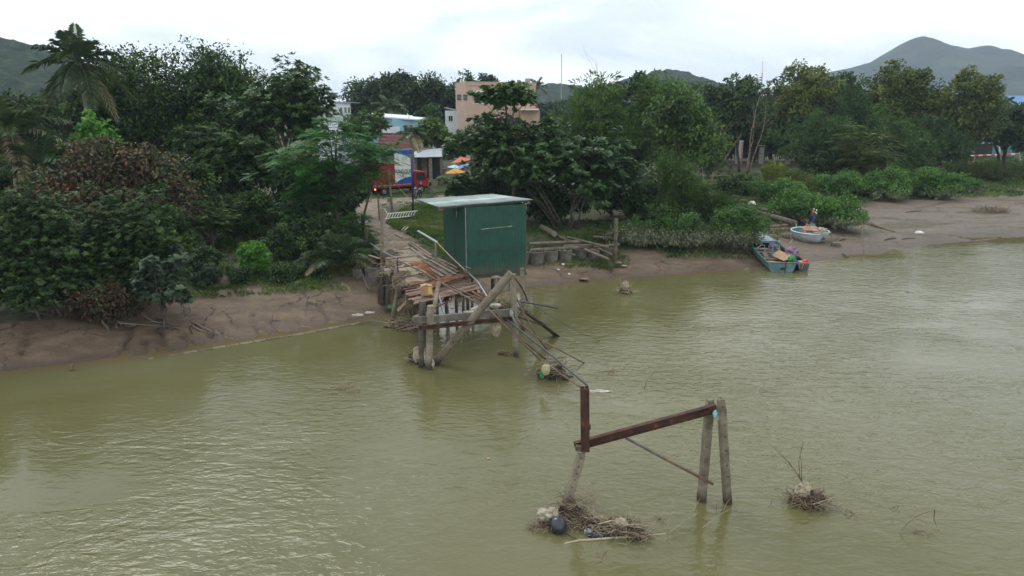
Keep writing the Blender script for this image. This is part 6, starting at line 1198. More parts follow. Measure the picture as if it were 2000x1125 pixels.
f0 = cb+Vector((.30, .5, .6)); MB().tube([f0, f0+Vector((.0, .0, 1.55))], .018, 6).build('pole', 'wood', fp); crumple(f0+Vector((.05, -.02, .95)), (.13, .1, .27), 46, 3, .3).build('flag', 'text_blue', fp); crumple(f0+Vector((.0, -.02, 1.38)), (.08, .08, .12), 47, 2, .15).build('red_band', 'red_plastic', fp)
for dx, dz in ((.16, 1.35), (.24, 1.5), (.25, 1.3), (.05, 1.58)): MB().lathe([(0.001, -.06), (.04, -.04), (.045, .04), (.001, .07)], f0+Vector((dx, 0, dz)), 8).build('float', 'white', fp, smooth=True)
q = seat(1634, 481, .3); tagobj(MB().box(q+Vector((0, .1, .12)), (.62, .3, .3), Matrix.Rotation(R(-14), 3, 'Z')).build('concrete_block', 'concrete', None, q, bevel=.03), 'concrete anchor block on the mud beside the basket boat', 'block')
tagobj(MB().tube([cb+Vector((rb*.98, -.1, .72)), q+Vector((-.1, .15, .3))], .015, 5).build('mooring_rope', 'pipe_dark', None, q), 'thin dark mooring rope from the basket boat to the block', 'rope')
# litter on the mud flats
for i, (px, py, rx, rz_, m_, lb, cat) in enumerate([(1795, 456, .26, .12, 'white', 'bright white plastic bag lying on the mud flat', 'plastic bag'), (1905, 412, .22, .12, 'dirty_white', 'dull white bag beside the weed heap on the far mud flat', 'plastic bag'), (1691, 467, .15, .04, 'dirty_white', 'pale flat scrap beside the leaning stake', 'scrap'), (1522, 472, .14, .05, 'yellow_plastic', 'yellowish scrap on the mud between the boats', 'scrap'),
        (1827, 389, .18, .08, 'dirty_white', 'pale scrap below the right vine mound', 'scrap'), (1100, 517, .08, .05, 'white', 'small white litter below the concrete rings', 'scrap'), (1091, 527, .07, .04, 'white', 'white shell like scrap on the mud right of the shed', 'scrap'), (1112, 536, .07, .04, 'white', 'tiny white scrap lower on the mud right of the shed', 'scrap'), (1218, 520, .16, .05, 'dirty_white', 'pale rag on the mud right of the tall post', 'rag'),
        (699, 616, .25, .03, 'dirty_white', 'white scum line on the mud at the pier foot', 'scum'), (722, 611, .2, .03, 'dirty_white', 'second white scum patch beside the pier foot', 'scum'), (1468, 400, .28, .2, 'white', 'white basin among the rubbish on the bank', 'basin'), (1437, 385, .5, .12, 'dirty_white', 'heap of whitish rubbish on the bank below the gauge', 'rubbish'), (1452, 394, .5, .1, 'pink_cloth', 'reddish rubbish heap beside the white basin', 'rubbish'),
        (1467, 363, .5, .1, 'dirty_white', 'white plastic rubbish higher up the bank', 'rubbish'), (1486, 362, .25, .14, 'orange_red', 'orange scrap at the end of the upper rubbish', 'scrap'), (1488, 341, .3, .3, 'cyan', 'blue bag hanging in the yellow green shrub', 'bag'), (1448, 371, .6, .08, 'dirty_white', 'strip of pale rubbish above the basin', 'rubbish'), (1385, 379, .7, .08, 'dirty_white', 'pale board lying in the grass behind the shrubs', 'board'), (1460, 381, .15, .14, 'blue_plastic', 'small blue scrap above the basin', 'scrap'),
        (1240, 392, .5, .16, 'dirty_white', 'pale litter under the almond tree edge', 'rubbish'), (1252, 398, .5, .14, 'pink_cloth', 'brownish litter right of the almond tree', 'rubbish'), (843, 445, .2, .07, 'dirty_white', 'white scrap in the grass left of the shed', 'scrap'), (826, 372, .3, .1, 'dirty_white', 'pale stones at the yard edge behind the shed', 'stones'), (1643, 398, .3, .2, 'twig', 'dark stump at the back of the mud inlet', 'stump'), (140, 718, .1, .08, 'twig', 'small root tip at the waterline in the left corner', 'root')]):
    q = seat(px, py, .5 if py > 400 else 1.3); o_ = crumple((q.x, q.y, q.z+rz_*.55), (rx, rx*.7, rz_), 200+i, 3, .5, 2.6).build(cat.replace(' ', '_'), m_, None, q); tagobj(o_, lb, cat)
q = seat(1935, 413, .4); debris_ = thing('weed_heap', 'flat heap of washed up weeds on the far mud flat', 'debris', (q.x, q.y, q.z)); twigs('weeds', (q.x, q.y, q.z+.05), (1.6, .9, .35), 200, .9, .02, 'twig', debris_, seed=301)
for i, (a, b, r_, lb) in enumerate([((375, 629), (426, 654), .05, 'pale driftwood pole lying on the left mud bank'), ((372, 634), (402, 650), .03, 'second driftwood piece beside the pale pole on the left mud'), ((270, 600), (300, 602), .03, 'small pale stick at the top of the left mud bank'), ((1640, 471), (1652, 467), .05, 'dark sunk wood on the right mud'), ((1728, 470), (1750, 466), .06, 'flat dark wood on the mud right of the stake'), ((1770, 415), (1800, 412), .05, 'branch on the mud inlet'), ((1762, 468), (1788, 466), .04, 'dark strip of wood on the mud flat by the stake'), ((1670, 399), (1690, 394), .05, 'dead branch at the head of the mud inlet'), ((1645, 497), (1655, 503), .05, 'dark root at the water edge right of the canoe')]):
    A_ = seat(*a, .5)+Vector((0, 0, r_*.7)); B_ = seat(*b, .5)+Vector((0, 0, r_*.7)); C_ = A_.lerp(B_, .5)+Vector((rr.uniform(-.1, .1), rr.uniform(-.1, .1), .04)); tagobj(MB().tube([A_, C_, B_], [r_*.8, r_, r_*.5], 6, jit=.15).build('driftwood', 'wood' if i < 3 else 'wood_dark', None, A_), lb, 'driftwood', 'driftwood on the mud')
# bare branches lying from the bushes over the left mud
r_ = random.Random(12)
for i, pts in enumerate([[(190, 612), (235, 636), (270, 638), (330, 642), (382, 650)], [(262, 618), (300, 632), (330, 637), (348, 638)], [(240, 560), (266, 572), (276, 594), (268, 610)], [(30, 590), (60, 612), (120, 626), (150, 630)], [(200, 580), (210, 600), (240, 612), (262, 640)]]):
    P = [seat(a, b, .7)+Vector((0, 0, .10+.25*(k == 0))) for k, (a, b) in enumerate(pts)]; mb = MB().tube(P, [.022*(1-.8*k/(len(P)-1)) for k in range(len(P))], 5)
    for k in range(1, len(P)): mb.tube([P[k], P[k]+Vector((r_.uniform(-.3, .5), r_.uniform(-.5, .1), r_.uniform(-.05, .2)))], [.01, .004], 4)
    tagobj(mb.build('bare_branch', 'bark_pale', None, P[0]), ['long bare branch reaching over the left mud bank', 'thin bare branch lying beside the driftwood pole', 'short bare branch hanging down under the round leaved shrub', 'bare branch under the corner bush', 'forked bare branch on the mud under the dusty bush'][i], 'branch', 'bare branches over the left mud')
# stones on the left bank
for px, py, rx, rz_, lb, m_ in [(438, 558, .42, .36, 'big round brown boulder at the top of the mud bank', 'stone'), (421, 562, .25, .14, 'dark flat stone left of the big boulder', 'stone'), (583, 556, .22, .13, 'brown stone at the mud edge left of the palm clump', 'stone'), (488, 573, .16, .14, 'dark stone under the bright green shrub', 'stone'), (645, 566, .1, .06, 'small dark stone on the upper mud', 'stone'), (412, 535, .2, .1, 'pale stone in the slope grass', 'stone'), (1208, 515, .22, .1, 'grey stone at the foot of the tall post', 'stone'), (1140, 545, .3, .05, 'flat wet stone at the water edge right of the shed', 'stone')]:
    q = seat(px, py, .8); tagobj(crumple((q.x, q.y, q.z+rz_*.5), (rx, rx*.8, rz_), px, 3, .12, 1.5).build('boulder', m_, None, q, smooth=True), lb, 'boulder', 'boulders on the bank')
# dark culvert ring and abutment at the root of the path
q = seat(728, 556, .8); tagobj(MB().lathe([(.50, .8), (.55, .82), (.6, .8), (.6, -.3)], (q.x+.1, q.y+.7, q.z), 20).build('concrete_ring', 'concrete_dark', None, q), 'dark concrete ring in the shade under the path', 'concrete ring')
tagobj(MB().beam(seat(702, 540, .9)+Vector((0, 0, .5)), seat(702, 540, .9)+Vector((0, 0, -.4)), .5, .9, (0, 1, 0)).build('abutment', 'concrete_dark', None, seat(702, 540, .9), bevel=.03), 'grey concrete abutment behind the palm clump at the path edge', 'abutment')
r_ = random.Random(9)
for i, (a, b) in enumerate([((700, 520), (728, 560)), ((702, 532), (722, 566)), ((698, 512), (735, 552)), ((705, 545), (718, 562))]):
    A_ = seat(*a, 1.2)+Vector((0, 0, .5)); B_ = seat(*b, .7); tagobj(MB().tube([A_, A_.lerp(B_, .5)+Vector((0, 0, -.05)), B_], [.03, .025, .015], 5).build('dead_branch', 'bark_pale', None, A_), ['uppermost', 'second', 'longest', 'lowest'][i]+' dead branch leaning on the bank left of the dark ring', 'branch', 'dead branches beside the path')
# ---------------------------------------------------------------- concrete footing strip along the left waterline
kw = thing('concrete_footing', 'sunken footing strip of concrete slabs along the foot of the left mud bank', 'footing', at(290, 704, 0))
fp_ = [at(210, 719, -.16), at(290, 704, -.065), at(340, 695, -.04), at(420, 682, -.035), at(500, 669, -.03), at(580, 655, -.03), at(660, 641, -.035), at(735, 626, -.05), at(800, 613, -.12)]
tot = sum((fp_[i+1]-fp_[i]).length for i in range(len(fp_)-1)); ns = int(tot/.52)
for i in range(ns):
    a_ = polyl(fp_, i/ns+.0012); b_ = polyl(fp_, (i+1)/ns-.0012); j = Vector((0, rr.uniform(-.012, .012), rr.uniform(-.012, .012)))
    MB().beam(a_+j, b_+j+Vector((0, 0, rr.uniform(-.008, .008))), .24, .12).build('concrete_slab', 'footing', kw, bevel=.012)
#@@BACK
# ================================================================== YARD, VEHICLES, BUILDINGS
def T(p, base, ax, sd): return base+ax*p[0]+sd*p[1]+Vector((0, 0, p[2]))
def frame(base, ang): a = Vector((math.cos(ang), math.sin(ang), 0)); return a, Vector((-a.y, a.x, 0)), Matrix((a, (-a.y, a.x, 0), (0, 0, 1))).transposed()
# truck: x forward (to the right and away), y to its left
tb = seat(737, 384, 1.4); te = seat(824, 372, 1.4); tang = math.atan2(te.y-tb.y, te.x-tb.x); tang = R(38)
ax, sd, tm = frame(tb, tang)
tr = thing('box_truck', 'red box truck with lit tail lights and a white stripe parked on the dirt road', 'truck', tb)
def tbx(name, c, s, m_, parent=tr, bev=.03): return MB().box(tb+tm @ Vector(c), s, tm).build(name, m_, parent, bevel=bev)
TW = 2.0; TL = 3.9; TH = 2.25; yc = TW/2-.1
box = tbx('cargo_box', (TL/2, yc, .75+TH/2), (TL, TW, TH), 'red_paint')
for k in (0, 1): 
    dr = tbx('rear_door', (-.03, yc-.5+k*1.0, .80+TH/2), (.05, .96, TH-.16), 'red_paint', box, .01)
for k in (-.42, .42): tbx('lock_rod', (-.07, yc+k*.3, .8+TH/2), (.02, .025, TH-.3), 'steel', tr, 0)
for i in range(7): tbx('stripe', (.3+i*.52, yc-TW/2-.012, .98), (.42, .02, .10), 'dirty_white', box, 0)
for i in range(3): tbx('stripe', (-.065, yc-.62+i*.62, .98), (.02, .5, .07), 'dirty_white', box, 0)
for i in range(6): tbx('side_rib', (.35+i*.62, yc-TW/2-.012, 2.05), (.05, .02, 1.7), 'red_paint', box, 0)
tbx('chassis', (TL/2+.5, yc, .6), (TL+1.4, .8, .22), 'tyre'); tbx('rear_bumper', (-.06, yc, .5), (.1, 1.8, .14), 'tyre')
tbx('tail_light', (-.13, yc-.78, .66), (.04, .26, .13), 'tail_light', tr, .01); tbx('tail_light', (-.13, yc+.78, .66), (.04, .2, .13), 'tail_yellow', tr, .01)
tbx('number_plate', (-.12, yc-.2, .55), (.02, .34, .12), 'dirty_white', tr, 0)
# cab with sloping windscreen
cx0 = TL+.15; pr = [(0, .55), (1.55, .55), (1.62, 1.15), (1.28, 2.1), (.1, 2.18), (0, 2.0)]
V = [tb+tm @ Vector((cx0+x_, yc+s*.92, z_)) for s in (-1, 1) for x_, z_ in pr]
cab = MB().add(V, [(0, 1, 2, 3, 4, 5), (11, 10, 9, 8, 7, 6)]+[(i, i+6, (i+1) % 6+6, (i+1) % 6) for i in range(6)]).build('cab', 'red_paint', tr, bevel=.05)
for s in (-1, 1):
    V = [tb+tm @ Vector((cx0+x_, yc+s*.935, z_)) for x_, z_ in ((.22, 1.28), (1.22, 1.28), (1.13, 1.95), (.22, 1.98))]; MB().add(V+[v+tm @ Vector((0, -s*.01, 0)) for v in V], [(0, 1, 2, 3), (7, 6, 5, 4), (0, 4, 5, 1), (1, 5, 6, 2), (2, 6, 7, 3), (3, 7, 4, 0)]).build('side_window', 'glass', cab)
    tbx('mirror', (cx0+1.35, yc+s*1.08, 1.6), (.06, .14, .32), 'tyre'); tbx('door_line', (cx0+.16, yc+s*.936, 1.2), (.012, .012, 1.2), 'tyre', cab, 0)
MB().lathe([(0.001, 0), (.14, 0), (.14, .01), (.001, .011)], tb+tm @ Vector((cx0+.7, yc-.945, .98)), 14, rot=tm @ Matrix.Rotation(R(90), 3, 'X')).build('door_badge', 'dirty_white', cab)
V = [tb+tm @ Vector((cx0+x_+.015, yc+y_, z_)) for x_, y_, z_ in ((1.60, -.8, 1.25), (1.60, .8, 1.25), (1.32, .76, 2.0), (1.32, -.76, 2.0))]; MB().slab(V, .01).build('windscreen', 'glass', cab)
tbx('bumper', (cx0+1.62, yc, .52), (.14, 1.84, .24), 'red_paint')
for i, x_ in enumerate((.75, TL+.9)):
    for s in (-1, 1):
        c_ = tb+tm @ Vector((x_, yc+s*.84, .40)); wrot = tm @ Matrix.Rotation(R(90), 3, 'X')
        wl = MB().lathe([(.22, -.13), (.38, -.13), (.41, -.08), (.41, .08), (.38, .13), (.22, .13)], c_, 22, rot=wrot).build('wheel', 'tyre', tr, smooth=False)
        MB().lathe([(.001, .09), (.10, .11), (.2, .07), (.225, .125), (.225, -.125), (.2, -.07), (.001, -.09)], c_, 16, rot=wrot).build('rim', 'steel', wl)
# advertising board on its blue post
pb = seat(807, 418, 1.3); pt = atY(804, 292, pb.y)
sg = thing('sign_board', 'tall white and blue advertising board hung on a dark blue post before the truck', 'sign', pb)
MB().tube([pb-Vector((0, 0, .3)), pt], .075, 10).build('post', 'blue_paint', sg, smooth=True)
w_ = 31/FPX*pb.y; zt = pt.z-.05; zb = atY(800, 357, pb.y).z; xr = atY(802.5, 330, pb.y).x; yb = pb.y
MB().box((xr-w_/2, yb, (zt+zb)/2), (w_, .05, zt-zb)).build('panel', 'white', sg)
def shp(name, pts, m_, off=.03): 
    V = [Vector((x_, yb-off, z_)) for x_, z_ in pts]; V2 = [v+Vector((0, .004, 0)) for v in V]; n_ = len(V); MB().add(V+V2, [tuple(range(n_)), tuple(reversed(range(n_, 2*n_)))]+[(i, i+n_, (i+1) % n_+n_, (i+1) % n_) for i in range(n_)]).build(name, m_, sg)
xl = xr-w_; arc = [(xl+w_*f, zb+.36*math.sin(f*PI*.5)**.8*w_/1.2) for f in [i/10 for i in range(11)]]
shp('blue_swoosh', [(xl, zb)]+[(xl+.12+(w_-.12)*f, zb+.06+.42*math.sin(f*PI/2)) for f in [i/10 for i in range(11)]]+[(xr, zb)], 'blue_print')
shp('blue_swoosh', [(xr, zt)]+[(xr-w_*f, zt-.62+.5*f**.8) for f in [i/8 for i in range(9)]]+[(xl, zt)], 'blue_print')
def text(s, loc, size, m_, parent, rot=(PI/2, 0, 0), name='lettering', ext=.002, bold=0, sx=1):
    cu = bpy.data.curves.new(name, 'FONT'); cu.body = s; cu.size = size; cu.extrude = ext; cu.align_x = 'CENTER'; cu.align_y = 'CENTER'; cu.offset = bold; cu.materials.append(M[m_])
    o_ = bpy.data.objects.new(name, cu); COL.objects.link(o_); o_.rotation_euler = rot; o_.scale = (sx, 1, 1); bpy.context.view_layer.update()
    dg = bpy.context.evaluated_depsgraph_get(); me = bpy.data.meshes.new_from_object(o_.evaluated_get(dg)); bpy.data.objects.remove(o_)
    me.transform(Matrix.Translation(Vector(loc)-origin_of(parent)) @ Matrix.Rotation(rot[2], 4, 'Z') @ Matrix.Rotation(rot[0], 4, 'X') @ Matrix.Diagonal((sx, 1, 1, 1)))
    n_ = bpy.data.objects.new(name, me); COL.objects.link(n_); n_.parent = parent; 
    if not me.materials: me.materials.append(M[m_])
    return n_
text('SONG QUE', (xr-w_*.5, yb-.034, atY(790, 335, pb.y).z), .40, 'text_blue', sg, bold=.008, sx=.62)
text('2', (xr-w_*.5, yb-.034, atY(790, 342.5, pb.y).z), .22, 'text_blue', sg, bold=.004, sx=1.3)
MB().box((xr-w_*.5, yb-.033, atY(790, 346, pb.y).z), (w_*.75, .003, .02)).build('small_print_line', 'tin_grey', sg)
# utility post with box
pb = seat(767, 416, 1.3); up_ = thing('utility_post', 'leaning grey concrete post with a meter box beside the blue sign post', 'post', pb)
MB().tube([pb-Vector((0, 0, .3)), atY(759, 333, pb.y)], [.11, .08], 9).build('pole', 'concrete', up_); MB().box(atY(761, 390, pb.y)+Vector((-.05, -.12, 0)), (.2, .14, .34)).build('meter_box', 'galv', up_, bevel=.01)
tagobj(MB().tube([atY(767, 342, pb.y), atY(783, 372, 54), atY(806, 393, 52.5)], .018, 5).build('cable', 'dirty_white', None, atY(767, 342, pb.y)), 'white cable sagging from the grey post to the blue post', 'cable')
# white metal railing lying in the grass
ra = seat(752, 430, 1.3); rb_ = seat(812, 424, 1.3); rg = thing('white_railing', 'white metal railing lying flat in the grass between path and sign', 'railing', ra)
up = Vector((0, .55, .30)); MB().tube([ra+Vector((0, 0, .1)), rb_+Vector((0, 0, .1))], .03, 6).build('rail', 'white', rg); MB().tube([ra+up+Vector((.1, 0, .1)), rb_+up+Vector((.1, 0, .1))], .03, 6).build('rail', 'white', rg)
for i in range(11): f = .03+i/10.5*.93; MB().tube([ra.lerp(rb_, f)+Vector((0, 0, .1)), ra.lerp(rb_, f)+up+Vector((.1, 0, .1))], .022, 5).build('bar', 'white', rg)
MB().tube([ra+up+Vector((.1, 0, .1)), ra+up+Vector((-.15, .05, .5))], .035, 6).build('bar', 'white', rg)
for a, b, lb in [((784, 452), (792, 444), 'left of two pale laths lying in the grass beside the path'), ((790, 452), (798, 444), 'right of two pale laths lying in the grass beside the path'), ((772, 458), (786, 466), 'pale board edging the path')]:
    A_ = seat(*a, 1.4)+Vector((0, 0, .06)); B_ = seat(*b, 1.4)+Vector((0, 0, .06)); tagobj(MB().beam(A_, B_, .1, .04).build('lath', 'straw', None, A_), lb, 'board')
q = seat(863, 412, 1.4); tagobj(MB().box(q+Vector((0, .1, .6)), (.6, .5, 1.2), Matrix.Rotation(R(8), 3, 'Z')).build('brick_pillar', 'pink_cloth', None, q, bevel=.03), 'pinkish masonry stub behind the shed corner', 'pillar')
# people and motorcycle
pp = seat(841, 385.5, 1.4)
pr_ = thing('person', 'person in black jacket and blue jeans standing beside the parked motorbike', 'person', pp)
def skin(name, verts, edges, radii, m_, parent, sub=2):
    me = bpy.data.meshes.new(name); o0 = origin_of(parent); me.from_pydata([tuple(Vector(v)-o0) for v in verts], edges, []); me.update(); o_ = bpy.data.objects.new(name, me); COL.objects.link(o_); o_.parent = parent
    o_.modifiers.new('s', 'SKIN')
    for i, r_ in enumerate(radii): v = me.skin_vertices[0].data[i]; v.radius = (r_, r_) if not isinstance(r_, tuple) else r_
    me.skin_vertices[0].data[0].use_root = True
    s_ = o_.modifiers.new('b', 'SUBSURF'); s_.levels = s_.render_levels = sub; me.materials.append(M[m_]); return o_
def P_(x_, y_, z_): return (pp.x+x_, pp.y+y_, pp.z+z_)
# body one continuous surface (skin), clothes over it
B = [P_(0, 0, .92), P_(-.02, 0, 1.12), P_(-.04, 0, 1.36), P_(-.07, 0, 1.46), P_(-.10, 0, 1.56), P_(-.11, 0, 1.66), P_(.0, .17, 1.38), P_(.0, -.17, 1.38), P_(.05, .20, 1.12), P_(.05, -.20, 1.12), P_(-.12, .12, 1.04), P_(-.16, -.10, 1.06), P_(-.20, .07, 1.06), P_(-.23, -.06, 1.08), P_(0, .10, .86), P_(0, -.10, .86), P_(-.02, .11, .47), P_(.03, -.11, .48), P_(.03, .12, .08), P_(.06, -.12, .08), P_(-.12, .13, .04), P_(-.10, -.13, .04)]
E = [(0, 1), (1, 2), (2, 3), (3, 4), (4, 5), (2, 6), (2, 7), (6, 8), (7, 9), (8, 10), (9, 11), (10, 12), (11, 13), (0, 14), (0, 15), (14, 16), (15, 17), (16, 18), (17, 19), (18, 20), (19, 21)]
rad = [.12, .13, .13, .06, .075, .085, .065, .065, .048, .048, .038, .038, .03, .03, .09, .09, .065, .065, .045, .045, .035, .035]
skin('body', B, E, rad, 'skin', pr_)
jk = [B[i] for i in (1, 2, 6, 7, 8, 9, 10, 11)]; skin('jacket', [P_(-.0, 0, .96)]+jk, [(0, 1), (1, 2), (2, 3), (2, 4), (3, 5), (4, 6), (5, 7), (6, 8)], [.15, .155, .155, .09, .09, .068, .068, .055, .055], 'black_cloth', pr_)
jn = [B[i] for i in (0, 14, 15, 16, 17, 18, 19)]; skin('jeans', jn, [(0, 1), (0, 2), (1, 3), (2, 4), (3, 5), (4, 6)], [.135, .105, .105, .08, .08, .062, .062], 'denim', pr_)
crumple(P_(-.105, 0, 1.685), (.115, .10, .075), 3, 3, .05).build('cap', 'hair', pr_, smooth=True); MB().box(P_(-.20, 0, 1.655), (.12, .12, .015)).build('cap_peak', 'hair', pr_)
MB().box(P_(-.195, 0, 1.60), (.03, .02, .035)).build('nose', 'skin', pr_)
for s in (-1, 1): MB().box(P_(-.10, .12*s, 1.20+.01*s), (.02, .02, .02)).build('sleeve_button', 'black_cloth', pr_); crumple(P_(-.06+.03*(s < 0), .13*s, .045), (.14, .055, .05), 4+s, 2, .05).build('shoe', 'black_plastic', pr_, smooth=True)
# motorcycle seen from the front
mp_ = seat(817, 386.5, 1.4); mo = thing('motorbike', 'black and white scooter parked facing the river beside the blue sign post', 'motorbike', mp_)
def Q(x_, y_, z_): return mp_+Vector((x_*.93+y_*.25, y_*.93-x_*.25, z_))
def wheel(c_, r_=.28):
    wl = MB(); wl.tube([Vector(c_)+Vector((.25*math.cos(t_/20*2*PI), .93*math.cos(t_/20*2*PI), 0)).normalized()*abs(1)*0+(Q(0, math.cos(t_/20*2*PI)*r_, math.sin(t_/20*2*PI)*r_)-mp_) for t_ in range(21)], .05, 8); o_ = wl.build('wheel', 'tyre', mo, smooth=True)
    hb = MB()
    for t_ in range(8): hb.tube([Vector(c_), Vector(c_)+(Q(0, math.cos(t_/8*2*PI)*r_*.9, math.sin(t_/8*2*PI)*r_*.9)-mp_)], .012, 4)
    hb.build('spokes', 'steel', o_)
wheel(Q(0, -.62, .29)); wheel(Q(0, .62, .29))
for s in (-1, 1): MB().tube([Q(.07*s, -.62, .29), Q(.07*s, -.50, .75)], .025, 6).build('fork', 'steel', mo); MB().tube([Q(0, -.45, .98), Q(.3*s, -.38, 1.04)], .018, 6).build('handlebar', 'tyre', mo); MB().tube([Q(.26*s, -.40, 1.04), Q(.32*s, -.42, 1.22)], .01, 5).build('mirror_stem', 'tyre', mo); MB().box(Q(.33*s, -.42, 1.26), (.12, .03, .08)).build('mirror', 'black_plastic', mo)
crumple(Q(0, -.50, .90), (.19, .14, .17), 5, 3, .08).build('front_cowl', 'black_plastic', mo, smooth=True); MB().box(Q(0, -.64, .93), (.17, .05, .10)).build('headlight', 'white', mo, bevel=.02)
for s in (-1, 1): MB().slab([Q(.03*s, -.60, .78), Q(.20*s, -.52, .80), Q(.17*s, -.50, .62), Q(.02*s, -.6, .55)], .02).build('leg_shield', 'dirty_white', mo)
MB().slab([Q(-.06, -.88, .50), Q(.06, -.88, .50), Q(.07, -.60, .62), Q(-.07, -.60, .62)], .03).build('mudguard', 'black_plastic', mo)
crumple(Q(0, .30, .72), (.15, .48, .15), 6, 3, .06).build('seat', 'black_plastic', mo, smooth=True); MB().beam(Q(0, -.4, .45), Q(0, .5, .42), .24, .22).build('engine_body', 'tyre', mo, bevel=.04)
# buildings -----------------------------------------------------------------
def wallbox(name, m_, a, b, depth, z0, z1, parent, dirn=None):
    """front from a to b (seen from the river), going back by depth"""
    a = Vector((a.x, a.y, 0)); b = Vector((b.x, b.y, 0)); d = (b-a).normalized(); n_ = Vector((-d.y, d.x, 0)); c_ = (a+b)/2+n_*depth/2
    return MB().box((c_.x, c_.y, (z0+z1)/2), ((b-a).length, depth, z1-z0), Matrix((d, n_, (0, 0, 1))).transposed()).build(name, m_, parent)
def window(a, b, f, zc, w_, h_, parent, fr_='white', gl='glass', hood=None, bars=1):
    a = Vector((a.x, a.y, 0)); b = Vector((b.x, b.y, 0)); d = (b-a).normalized(); n_ = Vector((d.y, -d.x, 0)); c_ = a.lerp(b, f)+Vector((0, 0, zc)); mt = Matrix((d, n_, (0, 0, 1))).transposed()
    o_ = MB(); o_.box(c_+n_*.03+Vector((0, 0, h_/2)), (w_+.12, .08, .08), mt).box(c_+n_*.03-Vector((0, 0, h_/2)), (w_+.12, .08, .08), mt).box(c_+n_*.03+d*w_/2, (.07, .076, h_-.09), mt).box(c_+n_*.03-d*w_/2, (.07, .076, h_-.09), mt); o_ = o_.build('window', fr_, parent)
    MB().box(c_+n_*.012, (w_-.08, .02, h_-.09), mt).build('pane', gl, o_)
    for k in range(bars): MB().box(c_+n_*.03+d*(-w_/2+w_*(k+1)/(bars+1)), (.04, .03, h_-.1), mt).build('mullion', fr_, o_)
    if hood: MB().slab([c_+n_*.05+d*(-w_*.62)+Vector((0, 0, h_/2+.12)), c_+n_*.35+d*(-w_*.62)+Vector((0, 0, h_/2+.1)), c_+n_*.35+d*(w_*.62)+Vector((0, 0, h_/2+.1)), c_+n_*.05+d*(w_*.62)+Vector((0, 0, h_/2+.12))], .1).build('hood', hood, parent); MB().add([c_+n_*.06+d*(-w_*.62)+Vector((0, 0, h_/2+.13)), c_+n_*.06+d*(w_*.62)+Vector((0, 0, h_/2+.13)), c_+n_*.06+Vector((0, 0, h_/2+.45)), c_+n_*.2+d*(-w_*.62)+Vector((0, 0, h_/2+.13)), c_+n_*.2+d*(w_*.62)+Vector((0, 0, h_/2+.13)), c_+n_*.2+Vector((0, 0, h_/2+.45))], [(0, 1, 2), (5, 4, 3), (0, 3, 4, 1), (1, 4, 5, 2), (2, 5, 3, 0)]).build('hood_gable', hood, parent)
# peach building: corner towards us at px 912
Yp = 108; c0 = atY(912, 200, Yp); g0 = 1.6; zt = atY(912, 162, Yp).z
pch = thing('peach_building', 'tall peach coloured house with flat roof and white window hoods behind the trees', 'building', (c0.x, c0.y, g0))
Lc = atY(893, 200, Yp+3.5); Rc = atY(1046, 200, Yp+3.5); 
d_ = (Rc-c0); d_.z = 0; Wd = d_.length; d_.normalize(); n_ = Vector((-d_.y, d_.x, 0)); mt = Matrix((d_, n_, (0, 0, 1))).transposed()
Lc = c0+n_*7.5+Vector((0, 0, 0)); Lc.x = atY(893, 200, Lc.y).x
MB().box(c0+d_*Wd/2+n_*3.5+Vector((0, 0, (zt+g0)/2-c0.z)), (Wd, 7, zt-g0-.4), mt).build('wall', 'peach', pch)
MB().box(c0+d_*Wd/2+n_*3.5+Vector((0, 0, zt-c0.z-.1)), (Wd+.16, 7.16, .5), mt).build('parapet', 'peach', pch); MB().box(c0+d_*Wd/2+n_*3.5+Vector((0, 0, zt-c0.z+.17)), (Wd+.25, 7.25, .08), mt).build('coping', 'peach_light', pch)
tw = c0-d_*.0; wl = atY(893, 200, Yp+.6); wv = (c0-wl); wv.z = 0; ww = wv.length
MB().box((wl.x+ww/2-.02, Yp+2.2, (zt+g0)/2), (ww, 4.2, zt-g0+.15)).build('stair_tower', 'peach_light', pch)
for k in range(2): MB().box((wl.x+ww*(.25+.35*k), Yp+.08, (zt+g0)/2), (.12, .1, zt-g0)).build('wall_pilaster', 'peach_light', pch)
for px in (897, 909): 
    p_ = atY(px, 190, Yp+.05); window(p_-Vector((.3, 0, 0)), p_+Vector((.3, 0, 0)), .5, p_.z, .5, .7, pch, 'tyre', bars=1)
a_ = Vector((c0.x, c0.y, 0)); b_ = a_+d_*Wd
for px, w2 in ((939, 2.3), (1003, 2.2)):
    f = (atY(px, 190, Yp+1).x-a_.x)/(b_.x-a_.x); window(a_, b_, f, atY(939, 192, Yp).z, w2, 1.5, pch, 'white', hood='white', bars=2); window(a_, b_, f, atY(939, 192, Yp).z-3.6, w2, 1.5, pch, 'white', bars=2)
MB().box(b_+Vector((-1.2, 3, zt+.55)), (.8, .8, .7)).build('roof_unit', 'steel', pch); MB().box(b_+Vector((-2.6, 3, zt+.45)), (.5, .8, .5)).build('roof_unit', 'dirty_white', pch)
MB().slab([atY(1015, 214, Yp-1.0), atY(1052, 214, Yp-1.0), atY(1052, 212, Yp+4), atY(1015, 212, Yp+4)], .12).build('lower_roof_edge', 'peach_light', pch); MB().box(atY(1035, 224, Yp+.5)+Vector((0, 2, -2)), (3.0, 3.8, 5.4)).build('side_wing', 'peach', pch)
an = thing('white_annex', 'low white house left of the peach building', 'building', atY(880, 240, 112)); p_ = atY(869, 216, 112); q_ = atY(893, 216, 112); wallbox('wall', 'white_wall', p_, q_, 6, 1.5, p_.z, an); MB().slab([Vector((p_.x-.1, 111.9, p_.z+.5)), Vector((q_.x, 111.9, p_.z+.02)), Vector((q_.x, 118, p_.z+.02)), Vector((p_.x-.1, 118, p_.z+.5))], .12).build('roof', 'tin_grey', an); window(p_, q_, .45, p_.z-1.2, .7, .9, an)
